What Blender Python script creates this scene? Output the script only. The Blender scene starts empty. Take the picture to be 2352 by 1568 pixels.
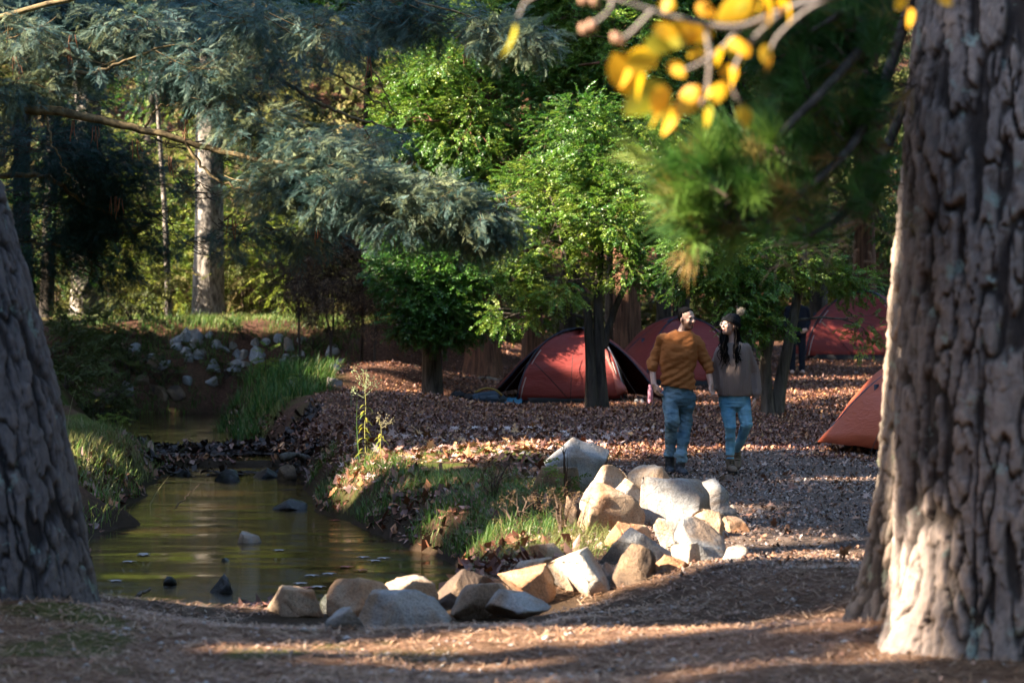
import bpy, bmesh, math, random
import numpy as np
from mathutils import Vector, Matrix

rng = np.random.default_rng(11)
random.seed(5)
SC = bpy.context.scene
COL = SC.collection
R = math.radians

# ------------------------------------------------------------------ camera, sky, sun, exposure
CAMZ = 1.65
cd = bpy.data.cameras.new('camera')
cam = bpy.data.objects.new('camera', cd)
COL.objects.link(cam)
cam.location = (0, 0, CAMZ)
cam.rotation_euler = (R(90), 0, 0)
cd.lens = 85.0
cd.sensor_width = 36.0
cd.shift_y = -49 / 2352
cd.clip_start = 0.2
cd.clip_end = 600
cd.dof.use_dof = True
cd.dof.focus_distance = 25.5
cd.dof.aperture_fstop = 2.6
SC.camera = cam

SUN_EL, SUN_AZ = R(31), R(13)
SUN = np.array([-math.cos(SUN_EL) * math.cos(SUN_AZ), -math.cos(SUN_EL) * math.sin(SUN_AZ), math.sin(SUN_EL)])
world = bpy.data.worlds.new('World')
SC.world = world
world.use_nodes = True
wn = world.node_tree.nodes
bg = wn['Background']
sky = wn.new('ShaderNodeTexSky')
sky.sky_type = 'NISHITA'
sky.sun_disc = False
sky.sun_elevation = SUN_EL
sky.sun_rotation = math.atan2(SUN[0], SUN[1])
sky.altitude = 300
world.node_tree.links.new(sky.outputs[0], bg.inputs[0])
bg.inputs[1].default_value = 0.125
sl = bpy.data.lights.new('sun', 'SUN')
sl.energy = 5.0
sl.angle = R(0.55)
sl.color = (1.0, 0.86, 0.68)
so = bpy.data.objects.new('sun', sl)
COL.objects.link(so)
so.rotation_euler = Vector(SUN).to_track_quat('Z', 'Y').to_euler()
so.location = (-30, -10, 30)
SC.view_settings.view_transform = 'Standard'
SC.view_settings.look = 'None'
SC.view_settings.exposure = 2.85
SC.view_settings.gamma = 1.0
SC.cycles.use_denoising = True
SC.cycles.max_bounces = 6
SC.cycles.diffuse_bounces = 3
SC.cycles.glossy_bounces = 3
SC.cycles.transmission_bounces = 3
SC.cycles.transparent_max_bounces = 4
SC.cycles.sample_clamp_indirect = 4
SC.cycles.caustics_reflective = False
SC.cycles.caustics_refractive = False


def W(px, py, d):
    """picture position (2352 x 1568 measure) at distance d in metres -> world point"""
    return np.array([(px - 1176) * d / 5554, d, CAMZ + (735 - py) * d / 5554])


# ------------------------------------------------------------------ noise
def _h(ix, iy, iz, s):
    n = (ix.astype(np.int64) * 374761393 + iy.astype(np.int64) * 668265263 + iz.astype(np.int64) * 2147483647 + s * 974634777) & 0xFFFFFFFF
    n = ((n ^ (n >> 13)) * 1274126177) & 0xFFFFFFFF
    n = ((n ^ (n >> 16)) * 2246822519) & 0xFFFFFFFF
    return ((n ^ (n >> 15)) & 0xFFFFFF) / float(0xFFFFFF)


def vnoise(p, s=0):
    p = np.asarray(p, float)
    i = np.floor(p)
    f = p - i
    f = f * f * (3 - 2 * f)
    x, y, z = i[:, 0], i[:, 1], i[:, 2]
    r = 0
    for dx in (0, 1):
        wx = f[:, 0] if dx else 1 - f[:, 0]
        for dy in (0, 1):
            wy = f[:, 1] if dy else 1 - f[:, 1]
            for dz in (0, 1):
                wz = f[:, 2] if dz else 1 - f[:, 2]
                r = r + wx * wy * wz * _h(x + dx, y + dy, z + dz, s)
    return r * 2 - 1


def fbm(p, s=0, o=4):
    p = np.asarray(p, float)
    a, r = 1.0, 0
    for k in range(o):
        r = r + a * vnoise(p * (2 ** k) + 7.3 * k, s + k)
        a *= 0.5
    return r


def xy0(x, y, k=1.0):
    x = np.asarray(x, float)
    y = np.asarray(y, float)
    return np.stack([x * k, y * k, np.zeros_like(x)], 1)


def worley2(u, v, s=0):
    """distance to the nearest and second nearest jittered cell point"""
    iu, iv = np.floor(u), np.floor(v)
    f1 = np.full(u.shape, 9.0)
    f2 = np.full(u.shape, 9.0)
    cid = np.zeros(u.shape)
    zz = np.zeros_like(iu)
    for a in (-1, 0, 1):
        for b in (-1, 0, 1):
            cu, cv = iu + a, iv + b
            ju = cu + 0.08 + 0.84 * _h(cu, cv, zz, s)
            jv = cv + 0.08 + 0.84 * _h(cu, cv, zz, s + 1)
            d = np.hypot(u - ju, v - jv)
            near = d < f1
            f2 = np.where(near, f1, np.minimum(f2, d))
            cid = np.where(near, _h(cu, cv, zz, s + 2), cid)
            f1 = np.where(near, d, f1)
    return f1, f2, cid


def sstep(a, b, x):
    t = np.clip((x - a) / (b - a), 0, 1)
    return t * t * (3 - 2 * t)


# ------------------------------------------------------------------ object helpers
def tag(o, label=None, cat=None, group=None, kind=None):
    if label:
        o['label'] = label
    if cat:
        o['category'] = cat
    if group:
        o['group'] = group
    if kind:
        o['kind'] = kind
    return o


def thing(name, label, cat, loc, group=None):
    o = bpy.data.objects.new(name, None)
    o.empty_display_size = 0.2
    COL.objects.link(o)
    o.location = tuple(float(v) for v in loc)
    return tag(o, label, cat, group)


def link(name, me, mat=None, parent=None, loc=None):
    o = bpy.data.objects.new(name, me)
    COL.objects.link(o)
    if mat is not None:
        if isinstance(mat, (list, tuple)):
            for m in mat:
                me.materials.append(m)
        else:
            me.materials.append(mat)
    if parent is not None:
        o.parent = parent
        if parent.type == 'EMPTY':
            o.matrix_parent_inverse = Matrix.Translation(-parent.location)
    if loc is not None:
        o.location = tuple(float(v) for v in loc)
    return o


def mk_mesh(name, V, polys, smooth=True, attrs=None, mat_idx=None):
    """V (n,3); polys: list of int arrays (m,k)"""
    me = bpy.data.meshes.new(name)
    V = np.ascontiguousarray(V, dtype=np.float32)
    me.vertices.add(len(V))
    me.vertices.foreach_set('co', V.ravel())
    polys = [np.asarray(p, dtype=np.int32) for p in polys if len(p)]
    nl = sum(p.size for p in polys)
    npoly = sum(len(p) for p in polys)
    me.loops.add(nl)
    me.loops.foreach_set('vertex_index', np.concatenate([p.ravel() for p in polys]))
    me.polygons.add(npoly)
    tot = np.concatenate([np.full(len(p), p.shape[1], np.int32) for p in polys])
    st = np.concatenate([[0], np.cumsum(tot)[:-1]]).astype(np.int32)
    me.polygons.foreach_set('loop_start', st)
    me.polygons.foreach_set('loop_total', tot)
    me.polygons.foreach_set('use_smooth', np.full(npoly, bool(smooth)))
    if mat_idx is not None:
        me.polygons.foreach_set('material_index', np.asarray(mat_idx, dtype=np.int32))
    if attrs:
        for k, a in attrs.items():
            a = np.asarray(a, dtype=np.float32)
            if a.ndim == 1:
                at = me.attributes.new(k, 'FLOAT', 'POINT')
                at.data.foreach_set('value', a)
            else:
                at = me.attributes.new(k, 'FLOAT_COLOR', 'POINT')
                c = np.ones((len(V), 4), np.float32)
                c[:, :3] = a[:, :3]
                at.data.foreach_set('color', c.ravel())
    me.update(calc_edges=True)
    me.validate(clean_customdata=False)
    return me


def cat_meshes(parts):
    """parts: list of (V, [polys]) -> one (V, [polys])"""
    Vs, by, off = [], {}, 0
    for V, ps in parts:
        Vs.append(np.asarray(V, float))
        for p in ps:
            p = np.asarray(p, int)
            if len(p):
                by.setdefault(p.shape[1], []).append(p + off)
        off += len(V)
    return np.concatenate(Vs), [np.concatenate(v) for v in by.values()]


def tube(path, rad, n=8, caps=True, squash=None):
    path = np.asarray(path, float)
    rad = np.broadcast_to(np.asarray(rad, float), (len(path),))
    t = np.gradient(path, axis=0)
    t /= np.linalg.norm(t, axis=1)[:, None] + 1e-12
    up = np.array([0, 0, 1.0]) if abs(t[0][2]) < 0.9 else np.array([1.0, 0, 0])
    s = np.cross(t[0], up)
    s /= np.linalg.norm(s)
    S = []
    for k in range(len(path)):
        s = s - t[k] * np.dot(s, t[k])
        s /= np.linalg.norm(s) + 1e-12
        S.append(s)
    S = np.array(S)
    B = np.cross(t, S)
    a = np.arange(n) * 2 * np.pi / n
    V = path[:, None, :] + rad[:, None, None] * (np.cos(a)[None, :, None] * S[:, None, :] + np.sin(a)[None, :, None] * B[:, None, :])
    m = len(path)
    V = V.reshape(-1, 3)
    i = np.arange(m - 1)[:, None] * n
    j = np.arange(n)[None, :]
    k = (j + 1) % n
    Q = np.stack([i + j, i + k, i + n + k, i + n + j], -1).reshape(-1, 4)
    polys = [Q]
    if caps:
        V = np.vstack([V, path[0], path[-1]])
        c0, c1 = len(V) - 2, len(V) - 1
        jj = np.arange(n)
        kk = (jj + 1) % n
        polys.append(np.stack([kk, jj, np.full(n, c0)], 1))
        o = (m - 1) * n
        polys.append(np.stack([o + jj, o + kk, np.full(n, c1)], 1))
        polys = [polys[0], np.concatenate(polys[1:])]
    return V, polys


def smooth_path(pts, n=24):
    """Catmull-Rom through pts"""
    P = np.asarray(pts, float)
    if len(P) < 3:
        u = np.linspace(0, 1, n)[:, None]
        return P[0] * (1 - u) + P[-1] * u
    P = np.vstack([2 * P[0] - P[1], P, 2 * P[-1] - P[-2]])
    out = []
    seg = len(P) - 3
    for q in np.linspace(0, seg - 1e-6, n):
        i = int(q)
        t = q - i
        a, b, c, d = P[i:i + 4]
        out.append(0.5 * (2 * b + (c - a) * t + (2 * a - 5 * b + 4 * c - d) * t * t + (3 * b - a - 3 * c + d) * t ** 3))
    return np.array(out)


# ------------------------------------------------------------------ materials
def new_mat(name):
    m = bpy.data.materials.new(name)
    m.use_nodes = True
    nt = m.node_tree
    return m, nt, nt.nodes['Principled BSDF'], nt.nodes['Material Output']


def N(nt, typ, **kw):
    n = nt.nodes.new(typ)
    for k, v in kw.items():
        setattr(n, k, v)
    return n


def noise_node(nt, scale, detail=4, rough=0.55, vec=None, dist=0.0):
    n = N(nt, 'ShaderNodeTexNoise')
    n.inputs['Scale'].default_value = scale
    n.inputs['Detail'].default_value = detail
    n.inputs['Roughness'].default_value = rough
    n.inputs['Distortion'].default_value = dist
    if vec is not None:
        nt.links.new(vec, n.inputs['Vector'])
    return n


def ramp(nt, fac, stops, interp='LINEAR'):
    r = N(nt, 'ShaderNodeValToRGB')
    r.color_ramp.interpolation = interp
    e = r.color_ramp.elements
    while len(e) > 2:
        e.remove(e[-1])
    for k, (p, c) in enumerate(stops):
        if k > 1:
            e.new(p)
        e[k].position = p
        e[k].color = (c[0], c[1], c[2], 1) if not np.isscalar(c) else (c, c, c, 1)
    nt.links.new(fac, r.inputs[0])
    return r


def mixc(nt, fac, a, b, mode='MIX'):
    m = N(nt, 'ShaderNodeMix', data_type='RGBA', blend_type=mode)
    for sock, v in ((m.inputs[0], fac), (m.inputs[6], a), (m.inputs[7], b)):
        if hasattr(v, 'links'):
            nt.links.new(v, sock)
        elif np.isscalar(v):
            sock.default_value = v
        else:
            sock.default_value = (v[0], v[1], v[2], 1)
    return m.outputs[2]


def mathn(nt, op, a, b=None):
    m = N(nt, 'ShaderNodeMath', operation=op)
    for k, v in enumerate((a, b)):
        if v is None:
            continue
        if hasattr(v, 'links'):
            nt.links.new(v, m.inputs[k])
        else:
            m.inputs[k].default_value = v
    return m.outputs[0]


def bump(nt, h, bsdf, strength=0.4, dist=0.02):
    b = N(nt, 'ShaderNodeBump')
    b.inputs['Strength'].default_value = strength
    b.inputs['Distance'].default_value = dist
    nt.links.new(h, b.inputs['Height'])
    nt.links.new(b.outputs[0], bsdf.inputs['Normal'])
    return b


def mapping(nt, scale=(1, 1, 1), coord='Object'):
    tc = N(nt, 'ShaderNodeTexCoord')
    mp = N(nt, 'ShaderNodeMapping')
    mp.inputs['Scale'].default_value = scale
    nt.links.new(tc.outputs[coord], mp.inputs[0])
    return mp.outputs[0]


def mat_leaf(name, cols, rough=0.45, trans=0.35, spec=0.4, inst=True):
    """foliage; tint (0..1) picks along the colour list"""
    m, nt, b, out = new_mat(name)
    a = N(nt, 'ShaderNodeAttribute', attribute_name='tint')
    a.attribute_type = 'INSTANCER' if inst else 'GEOMETRY'
    st = [(k / max(1, len(cols) - 1), c) for k, c in enumerate(cols)]
    r = ramp(nt, a.outputs['Fac'], st)
    nz = noise_node(nt, 3.0, 2)
    c = mixc(nt, mathn(nt, 'MULTIPLY', nz.outputs['Fac'], 0.35), r.outputs[0], tuple(v * 0.45 for v in cols[0]))
    nt.links.new(c, b.inputs['Base Color'])
    b.inputs['Roughness'].default_value = rough
    b.inputs['Specular IOR Level'].default_value = spec
    t = N(nt, 'ShaderNodeBsdfTranslucent')
    tc = mixc(nt, 0.5, c, (0.35, 0.4, 0.03), 'SCREEN') if False else c
    nt.links.new(tc, t.inputs['Color'])
    ms = N(nt, 'ShaderNodeMixShader')
    ms.inputs[0].default_value = trans
    nt.links.new(b.outputs[0], ms.inputs[1])
    nt.links.new(t.outputs[0], ms.inputs[2])
    nt.links.new(ms.outputs[0], out.inputs[0])
    return m


def mat_plain(name, col, rough=0.7, var=0.25, scale=20, bmp=0.0, spec=0.3, metallic=0.0):
    m, nt, b, out = new_mat(name)
    v = mapping(nt)
    nz = noise_node(nt, scale, 4, vec=v)
    c = mixc(nt, mathn(nt, 'MULTIPLY', nz.outputs['Fac'], var * 2), col, tuple(x * 0.5 for x in col))
    nt.links.new(c, b.inputs['Base Color'])
    b.inputs['Roughness'].default_value = rough
    b.inputs['Specular IOR Level'].default_value = spec
    b.inputs['Metallic'].default_value = metallic
    if bmp:
        bump(nt, nz.outputs['Fac'], b, bmp, 0.01)
    return m


def mat_bark(name, c_ridge, c_crack, lichen=None, vs=(14, 14, 2.2), bmp=0.8, use_attr=False, scale=1.0):
    m, nt, b, out = new_mat(name)
    v = mapping(nt, vs)
    nz = noise_node(nt, 1.0 * scale, 6, 0.6, vec=v, dist=0.6)
    v2 = mapping(nt, (1, 1, 1))
    fine = noise_node(nt, 60, 3, vec=v2)
    blot = noise_node(nt, 2.5, 3, vec=v2)
    h = nz.outputs['Fac']
    if use_attr:
        at = N(nt, 'ShaderNodeAttribute', attribute_name='ridge')
        h = mathn(nt, 'ADD', mathn(nt, 'MULTIPLY', at.outputs['Fac'], 0.8), mathn(nt, 'MULTIPLY', nz.outputs['Fac'], 0.3))
        r = ramp(nt, h, [(0.22, c_crack), (0.5, tuple(0.5 * a + 0.5 * k for a, k in zip(c_ridge, c_crack))), (0.85, c_ridge)])
    else:
        r = ramp(nt, h, [(0.36, c_crack), (0.6, c_ridge)])
    c = mixc(nt, mathn(nt, 'MULTIPLY', blot.outputs['Fac'], 0.5), r.outputs[0], tuple(x * 0.55 for x in c_ridge))
    if use_attr:
        af = N(nt, 'ShaderNodeAttribute', attribute_name='flake')
        fr = ramp(nt, af.outputs['Fac'], [(0.0, (0.62, 0.60, 0.62)), (0.5, (1.0, 0.97, 0.95)), (1.0, (1.35, 1.22, 1.12))])
        c = mixc(nt, 1.0, c, fr.outputs[0], 'MULTIPLY')
    if lichen:
        ln = noise_node(nt, 5.5, 5, 0.65, vec=v2, dist=0.3)
        lr = ramp(nt, ln.outputs['Fac'], [(0.60, 0.0), (0.67, 1.0)])
        c = mixc(nt, mathn(nt, 'MULTIPLY', lr.outputs[0], 0.75), c, lichen)
    nt.links.new(c, b.inputs['Base Color'])
    b.inputs['Roughness'].default_value = 0.88
    b.inputs['Specular IOR Level'].default_value = 0.2
    hh = mathn(nt, 'ADD', mathn(nt, 'MULTIPLY', nz.outputs['Fac'], 1.0), mathn(nt, 'MULTIPLY', fine.outputs['Fac'], 0.25))
    bump(nt, hh, b, bmp, 0.03)
    return m


# ------------------------------------------------------------------ terrain
CP = np.array([
    (-8, 2, .1), (0, 2, .0), (8, 2, .1), (-6, 10, .12), (6, 10, .12), (0, 10, 0), (-4, 13, .02), (-3, 14.2, -.02), (-2, 13.5, -.07),
    (-1, 13.6, -.12), (0, 14, -.06), (2, 12, .0), (2.6, 12.6, .1), (-5, 15, .03), (-7.5, 16, .1), (-.9, 14.9, -.32), (-.9, 15.6, -.36), (-.3, 15.3, -.33), (-.3, 16.2, -.38), (.3, 15.9, -.32), (.35, 16.6, -.34), (.15, 14.6, -.2), (.6, 15.6, -.25), (.5, 14.7, -.14), (1.0, 17.2, -.08), (-1.4, 15.2, -.32), (.75, 17.6, -.2),
    (.6, 18.2, -.22), (.8, 19.3, -.12), (1.5, 17, 0), (2, 20, 0), (2, 16, 0), (1.7, 26, .01), (3, 24, 0), (5, 30, .03), (0, 28, .16), (-1, 27, .12), (-1.5, 29, .14),
    (-.5, 25, 0), (.2, 23, -.02), (-2, 32, .14), (.8, 38, .24), (1, 40, .245), (2.5, 41, .28), (-1.3, 41, .30), (-.5, 45, .57), (3.8, 35, .24), (7, 54, .78), (7.5, 47, .45),
    (9, 40, .4), (-2.2, 39, .42), (-2.4, 43, .88), (-3.2, 42.5, .75), (-3.4, 47, .5), (-4.5, 45, .25), (-2, 55, .9), (0, 60, 1.0), (10, 65, 1.2),
    (-5.5, 30, .06), (-5.4, 33, .0), (-5.2, 25, .12), (-6.5, 26, .3), (-8, 30, .3), (-7.0, 36, -.05), (-8.3, 36, .1), (-9, 42, .15), (-10.2, 46, .7), (-12, 20, .5), (-14, 35, .9), (12, 25, .3), (14, 45, .8)])
XLY = np.array([17, 18, 19, 21, 24, 28, 33.8, 37, 42, 48, 52])
XLX = np.array([-7, -6.2, -5.0, -3.75, -4.0, -4.4, -4.85, -5.9, -7.3, -8.6, -9.2])
XRY = np.array([16.6, 18, 20.3, 22, 24, 26.2, 30, 32, 36, 38, 42, 46, 50])
XRX = np.array([-1.0, -.7, -.46, -.9, -1.3, -2.0, -2.5, -2.75, -3.3, -3.9, -5.0, -5.3, -5.5])


def ground(x, y):
    x = np.atleast_1d(np.asarray(x, float))
    y = np.atleast_1d(np.asarray(y, float))
    num = np.zeros_like(x)
    den = np.zeros_like(x)
    for a, b, c in CP:
        q = ((x - a) ** 2 + (y - b) ** 2)
        w = 1 / (q + 0.35) ** 1.6
        num += w * c
        den += w
    z = num / den
    wob = fbm(xy0(x, y, 0.5), 31, 3)
    # far stony bank and the flat ground on its top
    top = 1.64 + 0.012 * (y - 52)
    edge = 50.4 + 0.25 * wob
    pl = sstep(edge, edge + 2.0, y) * sstep(0.5, -3.2, x)
    z = z * (1 - pl) + top * pl
    z = np.where(y > 66, z + 0.62 * (y - 66) ** 1.02 * sstep(66, 72, y), z)
    z = z + 0.045 * fbm(xy0(x, y, 0.9), 3, 4) * sstep(8, 14, y) + 0.012 * fbm(xy0(x, y, 5.0), 9, 3)
    # stream channel
    w2 = 0.22 * fbm(xy0(x, y, 0.8), 77, 3)
    xl = np.interp(y, XLY, XLX) + w2
    xr = np.interp(y, XRY, XRX) - 0.6 * w2
    yn = 16.9 + 0.12 * w2 + 0.16 * np.clip(-x - 2.2, -1.5, 4)
    yf = 50.2 + w2
    t = np.minimum(np.minimum(x - xl, xr - x), np.minimum(y - yn, yf - y))
    bed = np.where(y < 35.8, -0.62, -0.45)
    rid = fbm(xy0(x, y, 2.5), 88, 2) * .03
    bed = np.maximum(bed, -.62 + (.27 + rid) * np.exp(-((y - 34.7) / .30) ** 2))
    bed = np.maximum(bed, -.62 + (.37 + rid) * np.exp(-((y - 36.6 - .22 * np.sin(x * 1.7)) / .5) ** 2))
    bed = np.maximum(bed, -.62 + (.16 + rid) * np.exp(-((y - 33.0 - .2 * np.sin(x * 2.3 + 1)) / .25) ** 2))
    bw = np.where(y < 20, 0.75, np.where(x < 0.5 * (xl + xr), 0.7, 0.6))
    k = sstep(-bw, 0.30, t)
    z = z * (1 - k) + bed * k
    return z


def ground1(x, y):
    return float(ground([x], [y])[0])


def hit(px, py, d0=9.0, d1=75.0, n=700):
    """where the line of sight through a picture point meets the ground"""
    d = np.linspace(d0, d1, n)
    p = np.stack([(px - 1176) * d / 5554, d, CAMZ + (735 - py) * d / 5554], 1)
    g = ground(p[:, 0], p[:, 1])
    b = np.where(p[:, 2] <= g)[0]
    i = b[0] if len(b) else n - 1
    return np.array([p[i, 0], p[i, 1], g[i]])


def build_terrain():
    ys = np.concatenate([np.arange(-14, 9, 0.6), np.arange(9, 36, 0.085), np.arange(36, 56, 0.13), np.arange(56, 75, 0.4), np.arange(75, 140, 1.5)])
    u = np.linspace(-1, 1, 330)
    ux = 0.30 * u + 0.70 * u ** 3
    X = np.outer(26 + 0.5 * np.maximum(ys, 0), ux)
    Y = np.repeat(ys[:, None], len(u), 1)
    x, y = X.ravel(), Y.ravel()
    z = ground(x, y)
    m, n = X.shape
    i = np.arange(m - 1)[:, None] * n
    j = np.arange(n - 1)[None, :]
    Q = np.stack([i + j, i + j + 1, i + n + j + 1, i + n + j], -1).reshape(-1, 4)
    nz = fbm(xy0(x, y, 0.7), 41, 4)
    nz2 = fbm(xy0(x, y, 2.2), 43, 4)
    duff = sstep(19.5, 15.5, y + 1.2 * nz + 0.5 * x)
    path = sstep(0.1, 1.2, x - 0.12 * (y - 17) + 0.5 * nz) * sstep(16.5, 18.5, y + nz) * sstep(30.5, 27.8, y + nz)
    moss = sstep(0.15, 0.5, nz2 + nz * 0.5) * (sstep(-3.0, -1.8, x) * sstep(2.2, 0.8, x) * sstep(24, 25.5, y) * sstep(30, 28, y))
    moss = np.maximum(moss, 0.9 * sstep(0.35, 0.75, nz2 + 0.6 * nz) * sstep(17, 15, y) * sstep(0.5, -1.5, x))
    grassy = sstep(-4.0, -5.0, x) * sstep(19, 22, y) * sstep(52, 44, y)
    grassy = np.maximum(grassy, sstep(-2.6, -3.6, x) * sstep(36, 39, y) * sstep(50.5, 48, y))
    grassy = np.maximum(grassy, 0.8 * sstep(51.5, 52.5, y) * sstep(57, 54, y + nz) * sstep(0, -3.4, x))
    moss = np.clip(np.maximum(moss, grassy * sstep(-.5, .3, nz2)), 0, 1)
    wet = sstep(-0.02, -0.36, z)
    A = np.stack([duff * (1 - moss), moss, path * (1 - moss)], 1)
    me = mk_mesh('ground', np.stack([x, y, z], 1), [Q], True, {'zone': A, 'wet': wet})
    mt, nt, b, out = new_mat('forest_floor')
    at = N(nt, 'ShaderNodeAttribute', attribute_name='zone')
    aw = N(nt, 'ShaderNodeAttribute', attribute_name='wet')
    sp = N(nt, 'ShaderNodeSeparateColor')
    nt.links.new(at.outputs['Color'], sp.inputs[0])
    v = mapping(nt)
    n1 = noise_node(nt, 22, 6, 0.65, vec=v)
    n2 = noise_node(nt, 90, 4, 0.7, vec=v)
    n3 = noise_node(nt, 1.3, 3, 0.5, vec=v)
    litter = ramp(nt, n1.outputs['Fac'], [(0.3, (0.025, 0.012, 0.008)), (0.5, (0.10, 0.045, 0.028)), (0.68, (0.19, 0.095, 0.06))])
    duffc = ramp(nt, n1.outputs['Fac'], [(0.28, (0.06, 0.033, 0.022)), (0.52, (0.21, 0.115, 0.07)), (0.72, (0.36, 0.23, 0.155))])
    mossc = ramp(nt, n2.outputs['Fac'], [(0.3, (0.03, 0.045, 0.008)), (0.7, (0.13, 0.15, 0.02))])
    pathc = ramp(nt, n2.outputs['Fac'], [(0.3, (0.06, 0.042, 0.032)), (0.55, (0.17, 0.12, 0.095)), (0.75, (0.33, 0.25, 0.21))])
    c = mixc(nt, sp.outputs[0], litter.outputs[0], duffc.outputs[0])
    c = mixc(nt, sp.outputs[2], c, pathc.outputs[0])
    c = mixc(nt, sp.outputs[1], c, mossc.outputs[0])
    c = mixc(nt, mathn(nt, 'MULTIPLY', aw.outputs['Fac'], 0.85), c, (0.028, 0.019, 0.009))
    c = mixc(nt, mathn(nt, 'MULTIPLY', n3.outputs['Fac'], 0.5), c, (0.03, 0.02, 0.013))
    nt.links.new(c, b.inputs['Base Color'])
    b.inputs['Roughness'].default_value = 0.9
    b.inputs['Specular IOR Level'].default_value = 0.125
    bump(nt, mathn(nt, 'ADD', n1.outputs['Fac'], mathn(nt, 'MULTIPLY', n2.outputs['Fac'], 0.5)), b, 0.9, 0.03)
    o = link('ground', me, mt)
    tag(o, 'leaf littered forest floor and grassy stream banks', kind='structure')


build_terrain()


def build_water():
    mt, nt, b, out = new_mat('stream_water')
    v = mapping(nt, (1.0, 2.6, 1))
    n1 = noise_node(nt, 5.0, 3, 0.5, vec=v, dist=0.4)
    n2 = noise_node(nt, 34.0, 2, 0.5, vec=v, dist=0.2)
    n3 = noise_node(nt, 0.9, 2, vec=v)
    r3 = ramp(nt, n3.outputs['Fac'], [(0.38, 0.08), (0.62, 1.0)])
    h = mathn(nt, 'MULTIPLY', mathn(nt, 'ADD', n1.outputs['Fac'], mathn(nt, 'MULTIPLY', n2.outputs['Fac'], 0.55)), r3.outputs[0])
    c = ramp(nt, n1.outputs['Fac'], [(0.3, (0.012, 0.007, 0.0025)), (0.7, (0.028, 0.017, 0.006))])
    nt.links.new(c.outputs[0], b.inputs['Base Color'])
    b.inputs['Roughness'].default_value = 0.03
    b.inputs['IOR'].default_value = 1.333
    b.inputs['Specular IOR Level'].default_value = 0.62
    b.inputs['Transmission Weight'].default_value = 0.25
    bump(nt, h, b, 0.30, 0.03)
    for nm, lab, x0, x1, y0, y1, z in (('stream_water', 'near pool of the olive brown stream', -9.5, 0.6, 15.6, 34.7, -0.45),
                                       ('stream_water', 'shallow riffle of the stream below the debris', -6.5, -2.2, 34.7, 36.6, -0.37),
                                       ('stream_water', 'dark upper pool of the stream under the stony bank', -11, -3.0, 36.6, 51.5, -0.27)):
        xs = np.linspace(x0, x1, 12)
        ys = np.linspace(y0, y1, 20)
        X, Y = np.meshgrid(xs, ys)
        V = np.stack([X.ravel(), Y.ravel(), np.full(X.size, z)], 1)
        i = np.arange(19)[:, None] * 12
        j = np.arange(11)[None, :]
        Q = np.stack([i + j, i + j + 1, i + 13 + j, i + 12 + j], -1).reshape(-1, 4)
        o = link(nm, mk_mesh(nm, V, [Q]), mt)
        tag(o, lab, kind='structure')


build_water()
# ------------------------------------------------------------------ foliage building blocks
def leaf_blade(L, Wd, fold=0.25, bend=0.15, lobes=False):
    """one leaf along +X, folded along its midrib: 6 vertices, 4 triangles"""
    V = np.array([[0, 0, 0], [L * .45, Wd * .5, fold * Wd * .5], [L, 0, -bend * L], [L * .45, -Wd * .5, fold * Wd * .5], [L * .5, 0, -bend * L * .2]])
    F = np.array([[0, 4, 1], [1, 4, 2], [0, 3, 4], [3, 2, 4]])
    return V, F


def rot_to(d, roll=0.0):
    d = np.asarray(d, float)
    d = d / np.linalg.norm(d)
    up = np.array([0, 0, 1.0])
    if abs(d[2]) > 0.95:
        up = np.array([0, 1.0, 0])
    s = np.cross(up, d)
    s /= np.linalg.norm(s)
    u = np.cross(d, s)
    c, n = math.cos(roll), math.sin(roll)
    s2 = c * s + n * u
    u2 = -n * s + c * u
    return np.stack([d, s2, u2], 1)


def src_mesh(name, parts, mat):
    """a twig with leaves, kept as plain data: it is scattered through the crowns"""
    V, P = cat_meshes(parts)
    me = mk_mesh(name, V, P, smooth=False)
    me.materials.append(mat[0])
    if len(mat) > 1:
        me.materials.append(mat[1])
        idx = np.zeros(len(me.polygons), np.int32)
        k = 0
        for p in P:
            if p.shape[1] == 4:
                idx[k:k + len(p)] = 1
            k += len(p)
        me.polygons.foreach_set('material_index', idx)
    return bpy.data.objects.new(name, me)


def twig_stem(L, r, droop=0.1, n=4):
    t = np.linspace(0, 1, 5)
    P = np.stack([t * L, 0.03 * L * np.sin(3 * t), -droop * L * t ** 2], 1)
    V, p = tube(P, r * (1 - 0.8 * t), n, caps=False)
    return P, (V, p)


def spray_broad(name, mats, L=0.22, nl=16, ll=0.045, lw=0.024, seed=0):
    q = np.random.default_rng(seed)
    P, st = twig_stem(L, 0.0035)
    parts = [st]
    for k in range(nl):
        t = (k + 0.7) / nl
        b = np.array([np.interp(t, np.linspace(0, 1, 5), P[:, c]) for c in range(3)])
        ang = (1 if k % 2 else -1) * q.uniform(0.5, 1.25)
        d = np.array([math.cos(ang), math.sin(ang), q.uniform(-0.3, 0.55)])
        s = q.uniform(0.7, 1.25)
        V, F = leaf_blade(ll * s, lw * s, q.uniform(.1, .5), q.uniform(0, .3))
        parts.append((V @ rot_to(d, q.uniform(-.7, .7)).T + b, [F]))
    return src_mesh(name, parts, mats)


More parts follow.
